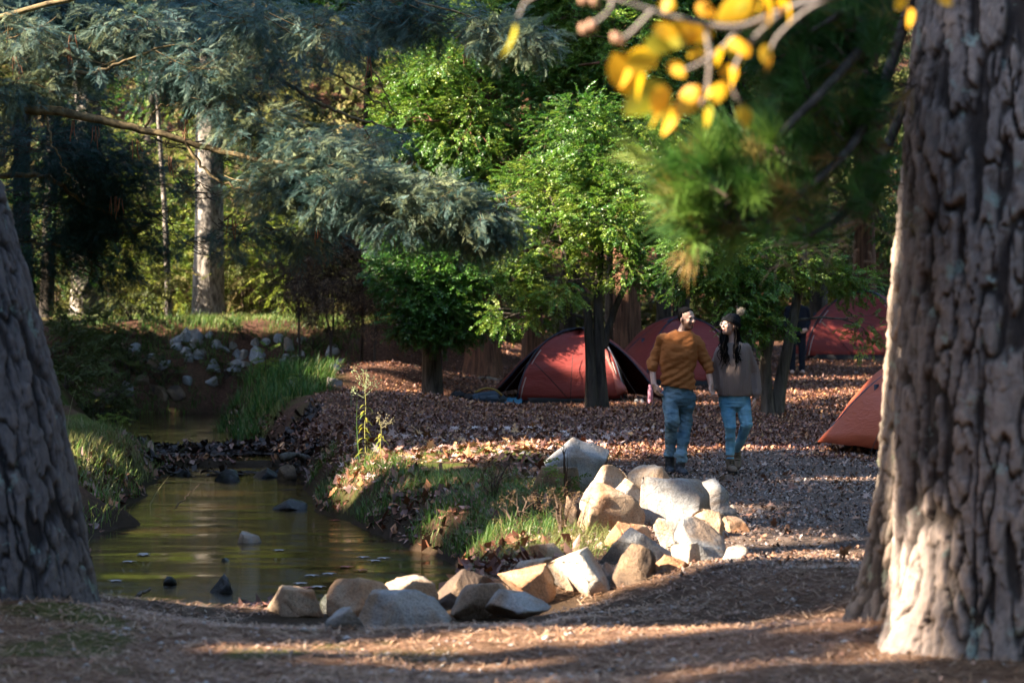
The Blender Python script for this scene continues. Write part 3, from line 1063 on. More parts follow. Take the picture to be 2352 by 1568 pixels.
# green trees of the camp
simple_tree('broadleaf_tree', 'broadleaf tree on a short grey furrowed trunk beside the camping gear', 995, 918, 41, .195, .0, 3.0, B_GREY,
            [(990, 690, 40.6, 120, 85, 1.2), (930, 640, 40.5, 80, 80, 1.2), (1070, 650, 40.6, 85, 80, 1.1), (1000, 560, 41, 110, 80, 1.1), (920, 540, 41, 70, 70, 1), (1010, 760, 40.5, 90, 40, .9), (1080, 730, 40.5, 60, 50, .9), (940, 740, 40.4, 60, 40, .9)],
            520, 501, S_GREEN, (.0, .5), flare=.35)
simple_tree('broadleaf_tree', 'big tree with a broad red brown stringy trunk left of the open tent', 1108, 868, 45, .34, .004, 11, B_RED,
            [(960, 290, 43, 110, 85, 1.2), (1060, 350, 43, 110, 80, 1.2), (930, 390, 43, 70, 70, 1), (1010, 180, 43, 100, 80, 1), (1130, 250, 43.5, 110, 90, 1.1), (1200, 120, 44, 130, 90, 1), (1260, 300, 44, 110, 90, 1.1), (1000, 60, 44, 110, 70, 1), (1350, 180, 44.5, 120, 100, 1), (1130, 30, 44, 130, 80, 1), (1330, 40, 44, 130, 80, 1), (1430, 300, 44, 90, 90, 1), (1080, 430, 43, 90, 70, 1.1), (1180, 380, 43.5, 100, 70, 1.1), (1250, 200, 43.5, 100, 80, 1), (1400, 90, 43.5, 110, 80, 1), (920, 200, 43.5, 70, 70, .9), (1480, 180, 44, 90, 80, 1), (1540, 60, 44, 90, 80, 1)] + [(_q.uniform(890, 1600), _q.uniform(10, 430), _q.uniform(41.5, 45), _q.uniform(60, 100), _q.uniform(50, 80), 1.0) for _k in range(16)],
            330, 502, S_GREEN, (.2, 1.0), flare=.6, n=22)


def multi_stem_tree():
    b = W(1372, 940, 38)
    g = ground1(b[0], b[1])
    t = thing('broadleaf_tree', 'multi stemmed green tree standing right in front of the open tent', 'tree', (b[0], b[1], g))
    q = np.random.default_rng(61)
    stems = [[(1362, 945), (1358, 860), (1352, 760), (1345, 690), (1318, 630), (1290, 560)],
             [(1384, 945), (1378, 860), (1376, 760), (1374, 680), (1382, 560), (1400, 460)],
             [(1386, 800), (1402, 740), (1425, 680), (1490, 560), (1520, 470)]]
    P0 = []
    for k, s in enumerate(stems):
        path = [W(x, y, 38 + .05 * k) for x, y in s]
        path[0][2] = (g - .15) if k < 2 else path[0][2]
        trunk_part(t, path, [(.12, .085, .07, .05, .025), (.125, .095, .075, .055, .03), (.06, .055, .045, .03, .02)][k], B_DARK, 12, .08, .3 if k < 2 else 0, 'trunk' if k < 2 else 'branch', seed=60 + k)
        P0.append(smooth_path(path, 16))
    A = np.concatenate(P0)
    bp = [(1250, 560, 37.8, 110, 80, 1), (1390, 520, 37.6, 110, 90, 1.1), (1200, 650, 38, 80, 60, 1), (1300, 650, 37.6, 80, 50, .8), (1470, 420, 38, 90, 80, 1.2), (1500, 510, 37.8, 80, 70, 1.1), (1440, 600, 37.6, 80, 55, .9), (1250, 440, 38.4, 110, 80, 1), (1160, 730, 38.2, 55, 35, .8), (1380, 400, 38.5, 90, 80, 1), (1480, 640, 38, 50, 40, .7), (1230, 720, 38, 45, 35, .7), (1330, 300, 39, 100, 90, 1), (1480, 290, 39, 90, 80, 1)]
    blobs = [(W(x, y, d), (rx * d / 5554, rx * d / 5554 * .8, ry * d / 5554), w) for x, y, d, rx, ry, w in bp]

    def start(c):
        lo = A[(A[:, 2] < c[2] + .1)]
        lo = lo if len(lo) else A
        lo = lo[lo[:, 2] > g + 1.2]
        return lo[np.argmin(np.linalg.norm(lo - c, axis=1))], .03
    limbs(t, B_DARK, start, blobs, q, .028, 6)
    crown(t, blobs, S_GREEN, 480, 503, (.8, 1.3), (.2, 1.0))


multi_stem_tree()


def v_tree():
    b = W(1770, 955, 35)
    g = ground1(b[0], b[1])
    t = thing('broadleaf_tree', 'small green tree with two grey stems in a V beside the walking couple', 'tree', (b[0], b[1], g))
    q = np.random.default_rng(67)
    stems = [[(1766, 965), (1760, 880), (1757, 800), (1765, 730), (1730, 660), (1690, 600)],
             [(1780, 965), (1795, 870), (1815, 770), (1832, 680), (1845, 600), (1850, 520)],
             [(1762, 820), (1775, 760), (1785, 700), (1760, 630), (1770, 560)]]
    P0 = []
    for k, s in enumerate(stems):
        path = [W(x, y, 35 + .08 * k) for x, y in s]
        if k < 2:
            path[0][2] = g - .15
        trunk_part(t, path, [(.10, .085, .07, .05, .02), (.105, .085, .075, .06, .03), (.06, .05, .04, .02)][k], B_GREY, 12, .08, .25 if k < 2 else 0, 'trunk' if k < 2 else 'branch', seed=80 + k)
        P0.append(smooth_path(path, 16))
    A = np.concatenate(P0)
    bp = [(1610, 640, 34.6, 85, 60, 1.2), (1690, 600, 34.6, 90, 60, 1.2), (1700, 680, 34.5, 80, 50, 1.1), (1770, 640, 34.7, 70, 60, 1), (1720, 745, 34.5, 60, 40, 1.1), (1560, 600, 34.8, 55, 60, 1), (1790, 740, 34.6, 35, 30, .8), (1640, 560, 35, 80, 50, 1), (1850, 600, 35, 70, 60, .9), (1900, 640, 35.4, 60, 45, .8), (1960, 650, 35.5, 60, 40, .8), (1985, 755, 35.2, 42, 50, .5), (1800, 500, 35.5, 90, 70, 1)]
    blobs = [(W(x, y, d), (rx * d / 5554, rx * d / 5554 * .8, ry * d / 5554), w) for x, y, d, rx, ry, w in bp]

    def start(c):
        lo = A[A[:, 2] > g + 1.0]
        return lo[np.argmin(np.linalg.norm(lo - c, axis=1))], .025
    limbs(t, B_GREY, start, blobs, q, .024, 6)
    crown(t, blobs, S_GREEN, 520, 504, (.7, 1.15), (.2, 1.0))


v_tree()


# ---- silver wattle reaching in from the left
def wattle():
    q = np.random.default_rng(71)
    base = np.array([-8.8, 31, 0])
    base[2] = ground1(base[0], base[1])
    t = thing('wattle_tree', 'silver wattle with feathery blue grey foliage reaching over the stream', 'tree', base)
    tp = [base - (0, 0, .2), base + (.1, 0, 1.5), base + (.4, -.1, 3.0), base + (.5, -.2, 4.6), base + (.2, -.1, 7)]
    trunk_part(t, tp, [.22, .18, .15, .11, .04], B_WATTLE, 14, .06, .3, seed=4)
    fork = tp[2] + (0, 0, -.1)
    main = [fork, W(-60, 236, 30.5), W(60, 250, 30), W(160, 262, 30), W(260, 283, 30), W(330, 298, 30), W(420, 320, 30), W(500, 345, 30), W(620, 372, 29.7), W(760, 400, 29.3), W(900, 440, 29), W(1050, 480, 29), W(1150, 500, 29)]
    brs = [(main, .075, .008), ([tp[3], W(-80, 240, 30.5), W(20, 200, 30.3), W(100, 168, 30.2), W(220, 165, 30), W(300, 135, 30), W(400, 105, 30), W(470, 125, 30)], .05, .008),
           ([tp[3], W(100, 10, 30), W(400, -25, 29.5), W(800, -15, 28), W(1000, 15, 27), W(1180, 70, 26.5)], .045, .005),
           ([W(420, 320, 30), W(480, 400, 30), W(560, 440, 30), W(640, 470, 30), W(760, 500, 30)], .022, .005),
           ([W(500, 345, 30), W(620, 300, 30), W(700, 330, 30.2), W(800, 360, 30)], .022, .005),
           ([W(100, 255, 30), W(120, 330, 30), W(150, 390, 30.2), W(180, 420, 30.3)], .018, .004),
           ([W(330, 298, 30), W(360, 250, 30), W(400, 240, 30), W(480, 240, 30)], .018, .004),
           ([fork, W(60, 400, 32), W(200, 470, 32.5), W(330, 520, 33)], .05, .008),
           ([fork, W(-30, 540, 33), W(120, 560, 33), W(260, 590, 33)], .05, .008),
           ([W(640, 180, 33), W(760, 250, 33), W(880, 290, 33), W(930, 310, 33)], .03, .01),
           ([W(560, 120, 33), W(700, 140, 33), W(830, 210, 33.3), W(900, 260, 33.5)], .02, .01),
           ([W(830, 130, 32.5), W(870, 180, 32.5), W(900, 250, 32.7), W(930, 265, 33)], .015, .005)]
    for p, r0, r1 in brs:
        P = smooth_path(p, 40)
        P[1:-1] += q.normal(0, .012, (38, 3))
        V, F = tube(P, np.linspace(r0, r1, 40), 7)
        link('branch', mk_mesh('branch', V, F), B_WATTLE, t)
    bp = [(1080, 500, 29, 110, 60, 1.6), (1000, 450, 29, 110, 50, 1.5), (930, 500, 29, 110, 50, 1.3), (860, 430, 29.2, 110, 60, 1.3), (770, 440, 29.4, 110, 70, 1.0), (1150, 500, 28.9, 60, 60, 1.5),
          (700, 350, 29.8, 110, 60, .8), (600, 290, 30, 110, 60, .8), (520, 230, 30, 90, 60, .7), (480, 150, 30, 120, 60, .8), (640, 430, 30, 110, 60, .6), (380, 180, 30.2, 80, 60, .5),
          (200, 130, 30.2, 120, 60, .7), (60, 90, 30.2, 110, 70, .9), (30, 210, 30, 70, 45, 1.1), (120, 210, 30.2, 80, 40, .5), (330, 60, 30.5, 150, 60, .8), (600, 50, 29.5, 150, 60, .9), (780, 60, 28.5, 120, 55, .8), (1000, 50, 27.3, 110, 55, 1.0), (1130, 70, 26.6, 80, 50, 1.4), (1220, 90, 26.4, 60, 40, 1.2), (920, 20, 27.5, 90, 50, .8),
          (80, 330, 32, 120, 70, .8), (230, 370, 32.5, 120, 70, .8), (150, 460, 33, 150, 70, 1), (330, 430, 33, 110, 80, .8), (300, 530, 33, 120, 60, .9), (120, 560, 33, 120, 60, .9), (240, 610, 33, 90, 50, .7), (400, 520, 33, 70, 70, .5), (60, 640, 33.5, 70, 60, .8), (560, 520, 31, 90, 50, .5), (700, 540, 30.5, 90, 50, .6), (620, 200, 33, 100, 60, .5), (800, 330, 31, 100, 50, .7), (560, 370, 31, 80, 40, .4), (180, 330, 33.5, 110, 80, .9), (200, 480, 34, 110, 70, 1), (190, 250, 33, 100, 60, .8), (470, 60, 31, 130, 70, .9), (440, 200, 33, 70, 50, .6), (760, 370, 29.6, 110, 50, 1.0), (860, 330, 30, 80, 40, .8), (690, 420, 29.6, 90, 50, .8), (260, 40, 31, 120, 60, 1), (100, 20, 31, 120, 60, 1), (740, 120, 33, 120, 60, .5), (860, 90, 33, 100, 60, .5), (640, 120, 31, 110, 60, .7), (470, 30, 32, 100, 70, 1.5), (480, 190, 33, 80, 60, 1.0), (190, 110, 33.5, 100, 90, 1.2), (190, 540, 34, 70, 60, .9), (1130, 540, 29, 60, 40, 1.2), (1180, 470, 28.9, 50, 40, 1.2), (480, 440, 31, 80, 40, .45), (500, 560, 32, 70, 40, .4), (430, 330, 31, 70, 40, .5)]
    blobs = [(W(x, y, d), (rx * d / 5554, rx * d / 5554 * .8, ry * d / 5554), w) for x, y, d, rx, ry, w in bp]
    # fine twigs through every clump
    for c, r, w in blobs:
        parts = []
        for k in range(int(10 + 8 * w)):
            d = q.normal(0, 1, 3)
            d /= np.linalg.norm(d)
            s = np.asarray(c) + q.normal(0, .35, 3) * np.asarray(r) - np.array([r[0] * .5, 0, -.05])
            e = np.asarray(c) + d * np.asarray(r) * q.uniform(.6, 1.1)
            parts.append(tube(limb_path(s, e, q, -.1, 7, .06), np.linspace(.008, .0025, 7), 4, caps=False))
        V, F = cat_meshes(parts)
        link('twig', mk_mesh('twig', V, F), B_WATTLE if c[1] < 30.3 else M_TWIG, t)
    crown(t, [b_ for b_ in blobs if b_[0][1] < 31.5], S_WATTLE, 560, 505, (.5, .95), (.1, 1.0), droop=.35, shell=.3)
    crown(t, [b_ for b_ in blobs if b_[0][1] >= 31.5], S_WATTLE, 560, 506, (.5, .95), (.0, .4), droop=.35, shell=.3)
    # clusters of hanging brown seed pods
    podm = mat_plain('pod', (0.22, 0.09, 0.045), .7, .3, 30)
    for k, (x, y, d) in enumerate([(165, 80, 30), (155, 110, 30), (30, 130, 30), (45, 150, 30), (160, 275, 30), (222, 290, 30), (430, 275, 30), (260, 450, 32), (278, 455, 32), (535, 500, 30.5), (390, 360, 30), (730, 520, 29.3), (850, 130, 27.5), (1075, 95, 26.7), (905, 520, 29), (310, 320, 30)]):
        parts = []
        for j in range(4):
            p = W(x + q.normal(0, 4), y, d)
            e = p + (q.normal(0, .03), q.normal(0, .03), -q.uniform(.15, .3))
            V, F = tube(limb_path(p, e, q, 0, 6, .05), [.003, .006, .007, .006, .007, .002], 4)
            parts.append((V, F))
        V, F = cat_meshes(parts)
        link('seed_pod', mk_mesh('seed_pod', V, F), podm, t)


wattle()


# ---- dry brush between the wattle and the green trees
def dry_brush():
    for k, (x, y, d, rx, rz) in enumerate([(760, 650, 46, 90, 110), (830, 560, 47, 90, 130), (690, 640, 48, 60, 80), (860, 690, 45.5, 60, 70)]):
        c = W(x, y, d)
        g = ground1(c[0], c[1])
        t = thing('dry_shrub', 'tangled dry brown shrub standing above the stony bank', 'shrub', (c[0], c[1], g), 'dry shrubs above the stony bank')
        q = np.random.default_rng(k + 900)
        kk = d / 5554
        blobs = [(c, (rx * kk, rx * kk, rz * kk), 1), (c + (0, .3, .3), (rx * kk * .8, rx * kk, rz * kk * .8), 1)]
        limbs(t, M_TWIG, lambda cc: (np.array([c[0], c[1], g - .05]), .03), blobs, q, .03, 10, 'stem')
        crown(t, blobs, S_DRY, 75, 600 + k, (.8, 1.5), (0, .9), 'foliage')


dry_brush()
# ------------------------------------------------------------------ the two big foreground pines
B_PINE = mat_bark('pine_bark', (0.29, 0.24, 0.215), (0.014, 0.011, 0.010), lichen=(0.30, 0.37, 0.32), vs=(26, 26, 9), bmp=0.55, use_attr=True)
B_PINE3 = mat_bark('pine_bark_grey', (0.125, 0.118, 0.125), (0.009, 0.0085, 0.0095), lichen=(0.19, 0.26, 0.24), vs=(26, 26, 9), bmp=0.5, use_attr=True)
B_PINE2 = mat_bark('pine_bark_weathered', (0.36, 0.30, 0.25), (0.04, 0.03, 0.022), lichen=(0.38, 0.42, 0.30), vs=(26, 26, 9), bmp=0.5, use_attr=True)


def bark_trunk(name, parent, path, rad, zfine, mat, seed, amp=0.040, cw=0.062, ch=0.36, roots=(), nth=390, dz=0.011, ztop=None):
    """trunk with real furrowed bark: long plates parted by deep cracks"""
    P = smooth_path(path, 200)
    rr = np.interp(np.linspace(0, 1, 200), np.linspace(0, 1, len(rad)), rad)
    z0, z1 = P[0, 2], P[-1, 2]
    zs = np.concatenate([np.arange(z0, zfine, dz), np.arange(zfine, z1, 0.08)])
    cx = np.interp(zs, P[:, 2], P[:, 0])
    cy = np.interp(zs, P[:, 2], P[:, 1])
    rz = np.interp(zs, P[:, 2], rr)
    th = np.arange(nth) * 2 * np.pi / nth
    TH, ZZ = np.meshgrid(th, zs)
    RZ = np.repeat(rz[:, None], nth, 1)
    r0 = float(np.median(rz[:50]))
    u = (TH * r0).ravel()
    v = ZZ.ravel()
    cs, sn = np.cos(TH).ravel(), np.sin(TH).ravel()
    p3 = np.stack([cs * r0, sn * r0, v], 1)
    sd = np.mod(TH.ravel() - np.pi / 2, 2 * np.pi) * r0
    q3 = np.stack([sd, v, 0 * v + seed], 1)
    wx = .018 * fbm(q3 * (7, 3.5, 1), seed + 2, 3)
    def vn(a_, b_, sd_):
        p_ = np.stack([a_, b_, 0 * a_ + .5], 1)
        return vnoise(p_, sd_) + .22 * vnoise(p_ * (2.3, 2.0, 1), sd_ + 1)
    k1 = vn((sd + wx * 1.6) / (cw * 1.25), v / (ch * 1.1) + 2 * wx, seed)
    k2 = vn((sd - wx * 1.6) / (cw * 1.0) + 31, v / (ch * .9), seed + 40)
    c1 = sstep(.03, .17, np.abs(k1))
    c2 = sstep(.02, .13, np.abs(k2))
    f1, f2, cid = worley2(sd / (cw * .95) + 12 * wx, v / (ch * .42) + 9 * wx, seed)
    cross = sstep(.02, .16, f2 - f1)
    f1b, f2b, cid2 = worley2(sd / (cw * .45) + 20 * wx, v / (ch * .16) + 14 * wx, seed + 9)
    fine = sstep(0.0, 0.25, f2b - f1b)
    plate = c1 * (.22 + .78 * c2) * (.66 + .34 * cross)
    rough = fbm(p3 * np.array([22, 22, 12]), seed + 8, 3)
    ridge = plate * (0.66 + 0.20 * fine + 0.22 * cid) + 0.10 * rough * (0.3 + plate)
    disp = amp * (sstep(0, .62, ridge) - 0.6) + 0.018 * plate * (cid - 0.5) + 0.012 * plate * (cid2 - 0.5) + 0.004 * rough + 0.03 * fbm(p3 * np.array([1.6, 1.6, .7]), seed + 1, 2) * r0 / .6
    h = v - z0
    fl = 0
    for a, wd, ht, out in roots:
        da = np.abs(np.mod(TH.ravel() - a + np.pi, 2 * np.pi) - np.pi)
        fl = fl + out * np.exp(-(da / wd) ** 2) * np.exp(-np.clip(h, 0, None) / ht)
    Rr = RZ.ravel() + disp + fl
    V = np.stack([np.repeat(cx, nth) + cs * Rr, np.repeat(cy, nth) + sn * Rr, v], 1)
    m = len(zs)
    i = np.arange(m - 1)[:, None] * nth
    j = np.arange(nth)[None, :]
    k = (j + 1) % nth
    Q = np.stack([i + j, i + k, i + nth + k, i + nth + j], -1).reshape(-1, 4)
    me = mk_mesh(name, V, [Q], True, {'ridge': np.clip(ridge, 0, 1), 'flake': np.clip(.6 * cid2 + .4 * cid, 0, 1)})
    return link(name, me, mat, parent)


def right_pine():
    x, y = 2.68, 12.5
    g = ground1(x, y)
    t = thing('pine_tree', 'massive pine with deeply furrowed brown bark and lichen beside the path', 'tree', (x, y, g))
    bark_trunk('trunk', t, [(x - .03, y, g - .25), (x - .02, y, g + 1.2), (x, y, g + 2.4), (x + .02, y, g + 5), (x, y, 15)], [.66, .635, .62, .60, .56, .5, .3], 3.75, B_PINE, 3,
               roots=[(math.pi * 1.12, .42, .30, .30), (math.pi * 1.42, .40, .22, .16), (math.pi * 1.75, .45, .25, .22), (math.pi * .3, .5, .3, .25)])
    bark_trunk('trunk', t, [(2.40, 13.42, g - .3), (2.42, 13.40, g + 1.0), (2.49, 13.4, g + 2.2), (2.70, 13.42, g + 4), (3.0, 13.6, 9)], [.42, .37, .345, .33, .30, .2], 3.6, B_PINE2, 17, .028, .05, .26,
               roots=[(math.pi * 1.0, .5, .32, .30), (math.pi * 1.25, .35, .22, .22)], nth=260)
    high_crown(t, x, y, 8.5, 14.5, 3.4, 5101, 30, S_PINE, (2.6, 3.6))
    # boughs with long needles
    q = np.random.default_rng(5)
    bough = [[(2.35, 13.3, 4.6), W(2040, -30, 12.3), W(1990, 90, 11.6), W(1900, 200, 11), W(1800, 300, 10.7), W(1700, 420, 10.5), W(1640, 480, 10.4)],
             [(2.35, 13.3, 3.9), W(2045, 150, 12.5), W(2010, 230, 11.8), W(1960, 330, 11.2), W(1870, 420, 10.9), W(1790, 480, 10.7), W(1740, 540, 10.6)],
             [(2.35, 13.3, 5.0), W(2030, -60, 12.3), W(1930, 30, 11.3), W(1850, 80, 11.2)],
             [(2.3, 13.3, 3.2), W(2040, 330, 12.5), W(1990, 430, 11.7), W(1930, 500, 11.5), W(1860, 540, 11.2)]]
    tips, dirs = [], []
    for b in bough:
        P = smooth_path(b, 26)
        V, F = tube(P, np.linspace(.035, .008, 26), 7)
        link('branch', mk_mesh('branch', V, F), B_DARK, t)
    spots = [(1600, 380, 10.4, 1), (1640, 430, 10.3, 1), (1600, 460, 10.5, 1), (1680, 400, 10.4, 1), (1660, 500, 10.3, 1), (1620, 520, 10.4, 1), (1700, 460, 10.4, .9), (1730, 520, 10.4, .9), (1690, 560, 10.4, .9), (1760, 560, 10.5, .8), (1760, 430, 10.5, .8), (1640, 560, 10.4, .9), (1800, 500, 10.6, .7), (1840, 560, 10.8, .5), (1720, 350, 10.6, .8), (1780, 360, 10.6, .7), (1850, 420, 10.8, .5), (1900, 380, 11, .3), (1950, 440, 11.2, .3), (1890, 480, 11, .4), (1980, 500, 11.4, .2), (2010, 400, 11.6, .2), (1840, 320, 10.9, .5),
             (1800, 120, 11.1, .3), (1850, 60, 11.1, .3), (1900, 140, 11.2, .25), (1960, 60, 11.3, .2), (1980, 170, 11.3, .2), (1900, 230, 11.1, .3), (1990, 260, 11.4, .2), (2030, 120, 11.5, .2), (1840, 200, 11, .3), (1930, 300, 11.1, .25), (1780, 40, 11.2, .3), (2040, 30, 11.5, .2), (1940, 560, 11.4, .2), (2020, 560, 11.8, .2), (2000, 330, 11.5, .2)]
    for k in range(46):
        spots.append((q.uniform(1770, 2065), q.uniform(-30, 340), q.uniform(11.3, 12.2), .05))
    P, E, T, S = [], [], [], []
    for (a, b, d, w) in spots:
        c = W(a, b - max(0, b - 430) * .38, d)
        for k in range(9 if w > .6 else 6):
            p = c + q.normal(0, .05, 3) * (1, 1.2, .8)
            P.append(p)
            E.append((q.uniform(0, 6.28), q.normal(-.35, .5), math.pi + q.normal(0, .8)))
            T.append(np.clip(q.normal(.15 + .32 * w, .15), 0, .75) if q.random() < .88 else q.uniform(.85, 1))  # needle tint carries the light: paler in sunlit tufts, darker in shaded ones
            S.append(q.uniform(.75, 1.1))
    scatter('crown', P, E, S, T, S_PINE, t)
    # a few dry bare twigs under the boughs
    for k, (a, b, d) in enumerate([(1830, 560, 12), (1900, 560, 12.3), (1960, 580, 12.5), (1790, 590, 12.2), (1930, 510, 12.4)]):
        parts = []
        for j in range(7):
            s = W(a + q.normal(0, 25), b + q.normal(0, 15), d)
            e = s + (q.normal(0, .1), q.normal(0, .05), -q.uniform(.02, .14))
            parts.append(tube(limb_path(s, e, q, .2, 7, .12), np.linspace(.005, .0015, 7), 4))
        V, F = cat_meshes(parts)
        link('dry_twig', mk_mesh('dry_twig', V, F), mat_plain('dead_twig', (.3, .2, .13), .8, .2), t)


right_pine()


def left_pine():
    b = W(62, 1350, 14.9)
    g = ground1(b[0], b[1])
    t = thing('pine_tree', 'leaning pine trunk with grey furrowed bark standing above the pool', 'tree', (b[0], b[1], g))
    a = W(62, 1350, 14.9)
    c = W(-10, 960, 14.9)
    e = W(-152, 385, 14.9)
    f = W(-330, -300, 15)
    bark_trunk('trunk', t, [(a[0] + .02, a[1], g - .3), (a[0], a[1], g), tuple(c), tuple(e), tuple(f), tuple(f + (f - e) * 3)], [.47, .42, .405, .39, .36, .3, .15], 3.0, B_PINE3, 29, .034, .06, .34,
               roots=[(math.pi * 1.9, .5, .18, .14), (math.pi * 1.3, .5, .2, .14)], nth=270, dz=.0135)
    q = np.random.default_rng(15)
    tp = f + (f - e) * 2.4
    high_crown(t, tp[0], tp[1], 8.5, 14, 3.4, 5102, 30, S_PINE, (2.6, 3.6))
    blobs = [(tp + q.normal(0, 1, 3) * (1.2, 1.2, 1), (1.2, 1.2, .7), .6) for k in range(4)]
    limbs(t, B_DARK, lambda c: (tp, .08), blobs, q, .06, 5)
    crown(t, blobs, S_PINE, 60, 610, (1.2, 1.8), (0, .5))


left_pine()


# ---- yellow leafed branch hanging close by, with the young tree that carries it
def yellow_branch():
    q = np.random.default_rng(21)
    bx, by = 3.0, 6.7
    g = ground1(bx, by)
    t = thing('young_tree', 'young tree holding out a grey branch of bright yellow autumn leaves', 'tree', (bx, by, g))
    bm_ = mat_plain('young_bark', (.24, .205, .185), .8, .3, 30, .4)
    V, F = tube(smooth_path([(bx, by, g - .15), (bx + .02, by, 1.2), (bx - .03, by, 2.75), (bx, by, 4.6)], 20), np.linspace(.05, .012, 20), 10)
    link('trunk', mk_mesh('trunk', V, F), bm_, t)
    mains = [[(bx - .03, by, 2.75), W(2300, -60, 6.5), W(1950, -20, 6.3), W(1800, 25, 6.25), W(1700, 62, 6.2), W(1600, 52, 6.2), W(1500, 25, 6.2), W(1410, -5, 6.2)],
             [W(1700, 62, 6.2), W(1660, 110, 6.2), W(1600, 150, 6.18), W(1545, 170, 6.17)],
             [W(1620, 55, 6.2), W(1630, 130, 6.2), W(1625, 200, 6.2), W(1610, 240, 6.2)],
             [W(1800, 25, 6.25), W(1740, 80, 6.2), W(1700, 130, 6.2), W(1680, 190, 6.2), W(1700, 240, 6.2)],
             [W(1950, -20, 6.3), W(1860, 20, 6.3), W(1790, 80, 6.3), W(1768, 120, 6.3)],
             [W(1410, -5, 6.2), W(1300, -30, 6.25), W(1215, 0, 6.3), W(1190, 40, 6.3)],
             [W(1410, -5, 6.2), W(1395, 30, 6.2), W(1340, 70, 6.2)],
             [W(1500, 25, 6.2), W(1450, 75, 6.2), W(1425, 92, 6.2)], [W(1950, -20, 6.3), W(2080, -40, 6.3), W(2150, -20, 6.3)]]
    for k, m in enumerate(mains):
        P = smooth_path(m, 26)
        V, F = tube(P, np.linspace(.013 if k == 0 else .0065, .0035, 26), 8)
        link('branch', mk_mesh('branch', V, F), bm_, t)
    lm, nt, b, out = new_mat('yellow_leaf')
    at = N(nt, 'ShaderNodeObjectInfo')
    r = ramp(nt, at.outputs['Random'], [(0, (.72, .36, .012)), (.4, (.80, .48, .015)), (.8, (.74, .50, .02)), (.9, (.35, .38, .03)), (1, (.22, .33, .03))])
    nz = noise_node(nt, 60, 3, vec=mapping(nt))
    c = mixc(nt, mathn(nt, 'MULTIPLY', nz.outputs['Fac'], .4), r.outputs[0], (.6, .25, .02))
    nt.links.new(c, b.inputs['Base Color'])
    b.inputs['Roughness'].default_value = .5
    tr = N(nt, 'ShaderNodeBsdfTranslucent')
    nt.links.new(c, tr.inputs['Color'])
    ms = N(nt, 'ShaderNodeMixShader')
    ms.inputs[0].default_value = .45
    nt.links.new(b.outputs[0], ms.inputs[1])
    nt.links.new(tr.outputs[0], ms.inputs[2])
    nt.links.new(ms.outputs[0], out.inputs[0])
    # leaf outline: ovate with a short stalk, gently cupped
    tt = np.linspace(0, 1, 9)
    wv = .5 * np.sin(np.pi * tt ** .8) ** .8
    Vl = [(a, 0, -.12 * a * a) for a in tt] + [(a, w * .62, -.12 * a * a + .10 * w) for a, w in zip(tt, wv)] + [(a, -w * .62, -.12 * a * a + .10 * w) for a, w in zip(tt, wv)]
    Fl = []
    for k in range(8):
        Fl += [(k, k + 1, 9 + k + 1, 9 + k), (k + 1, k, 18 + k, 18 + k + 1)]
    leafme = mk_mesh('leaf', np.array(Vl), [np.array(Fl)])
    leafme.materials.append(lm)
    # picture spots: stalk end, tip direction, length
    L = [(1480, 95, 1545, 115, 60), (1500, 80, 1580, 100, 62), (1440, 135, 1500, 120, 60), (1445, 150, 1430, 205, 60), (1480, 170, 1455, 235, 75), (1530, 150, 1580, 165, 60), (1530, 195, 1500, 265, 70), (1550, 235, 1530, 315, 78), (1590, 195, 1610, 240, 55),
         (1620, 250, 1625, 300, 65), (1600, 195, 1560, 250, 55), (1640, 80, 1560, 70, 60), (1680, 90, 1710, 120, 60), (1660, 110, 1640, 150, 55), (1690, 150, 1680, 210, 60), (1660, 190, 1640, 240, 60), (1700, 240, 1720, 295, 62), (1765, 110, 1765, 165, 62), (1600, 10, 1640, 35, 60), (1540, -10, 1530, 20, 55),
         (1750, -10, 1740, 40, 65), (1790, -5, 1800, 35, 55), (1720, 0, 1690, 30, 55), (1183, 55, 1162, 135, 85), (2090, 20, 2092, 65, 60), (2150, -15, 2190, 10, 60), (2080, -10, 2060, 20, 50), (1570, 60, 1600, 85, 50), (1650, 160, 1700, 175, 55), (1580, 130, 1620, 120, 50), (1720, 130, 1690, 90, 55), (1470, 215, 1475, 190, 50), (1640, 215, 1665, 190, 50)]
    L = L + [(x0 + q.normal(0, 22), y0 + q.normal(0, 18), x1 + q.normal(0, 26), y1 + q.normal(0, 20), ln) for (x0, y0, x1, y1, ln) in L[:23]]
    for k, (x0, y0, x1, y1, ln) in enumerate(L):
        d = 6.2 + q.normal(0, .05) if x0 < 1900 and x0 > 1300 else 6.3
        a, b2 = W(x0, y0, d), W(x1, y1, d + q.normal(0, .015))
        v = b2 - a
        s = max(np.linalg.norm(v) * 1.02, .045)
        M = rot_to(v, q.uniform(1.1, 2.05))
        o = bpy.data.objects.new('leaf', leafme)
        COL.objects.link(o)
        o.parent = t
        o.matrix_parent_inverse = Matrix.Translation(-t.location)
        o.matrix_basis = Matrix(((M[0, 0] * s, M[0, 1] * s, M[0, 2] * s, a[0]), (M[1, 0] * s, M[1, 1] * s, M[1, 2] * s, a[1]), (M[2, 0] * s, M[2, 1] * s, M[2, 2] * s, a[2]), (0, 0, 0, 1)))
        o.matrix_basis = o.matrix_basis.copy()
    # brown buds on the bare side twigs
    for k, (x, y) in enumerate([(1342, 68), (1425, 92), (1360, 60), (1415, 88), (1340, 0), (1365, 5)]):
        V, F = tube([W(x - 8, y - 12, 6.2), W(x, y, 6.2), W(x + 6, y + 12, 6.2)], [.005, .013, .005], 8)
        link('bud', mk_mesh('bud', V, F), mat_plain('bud', (.4, .22, .14), .7), t)


yellow_branch()
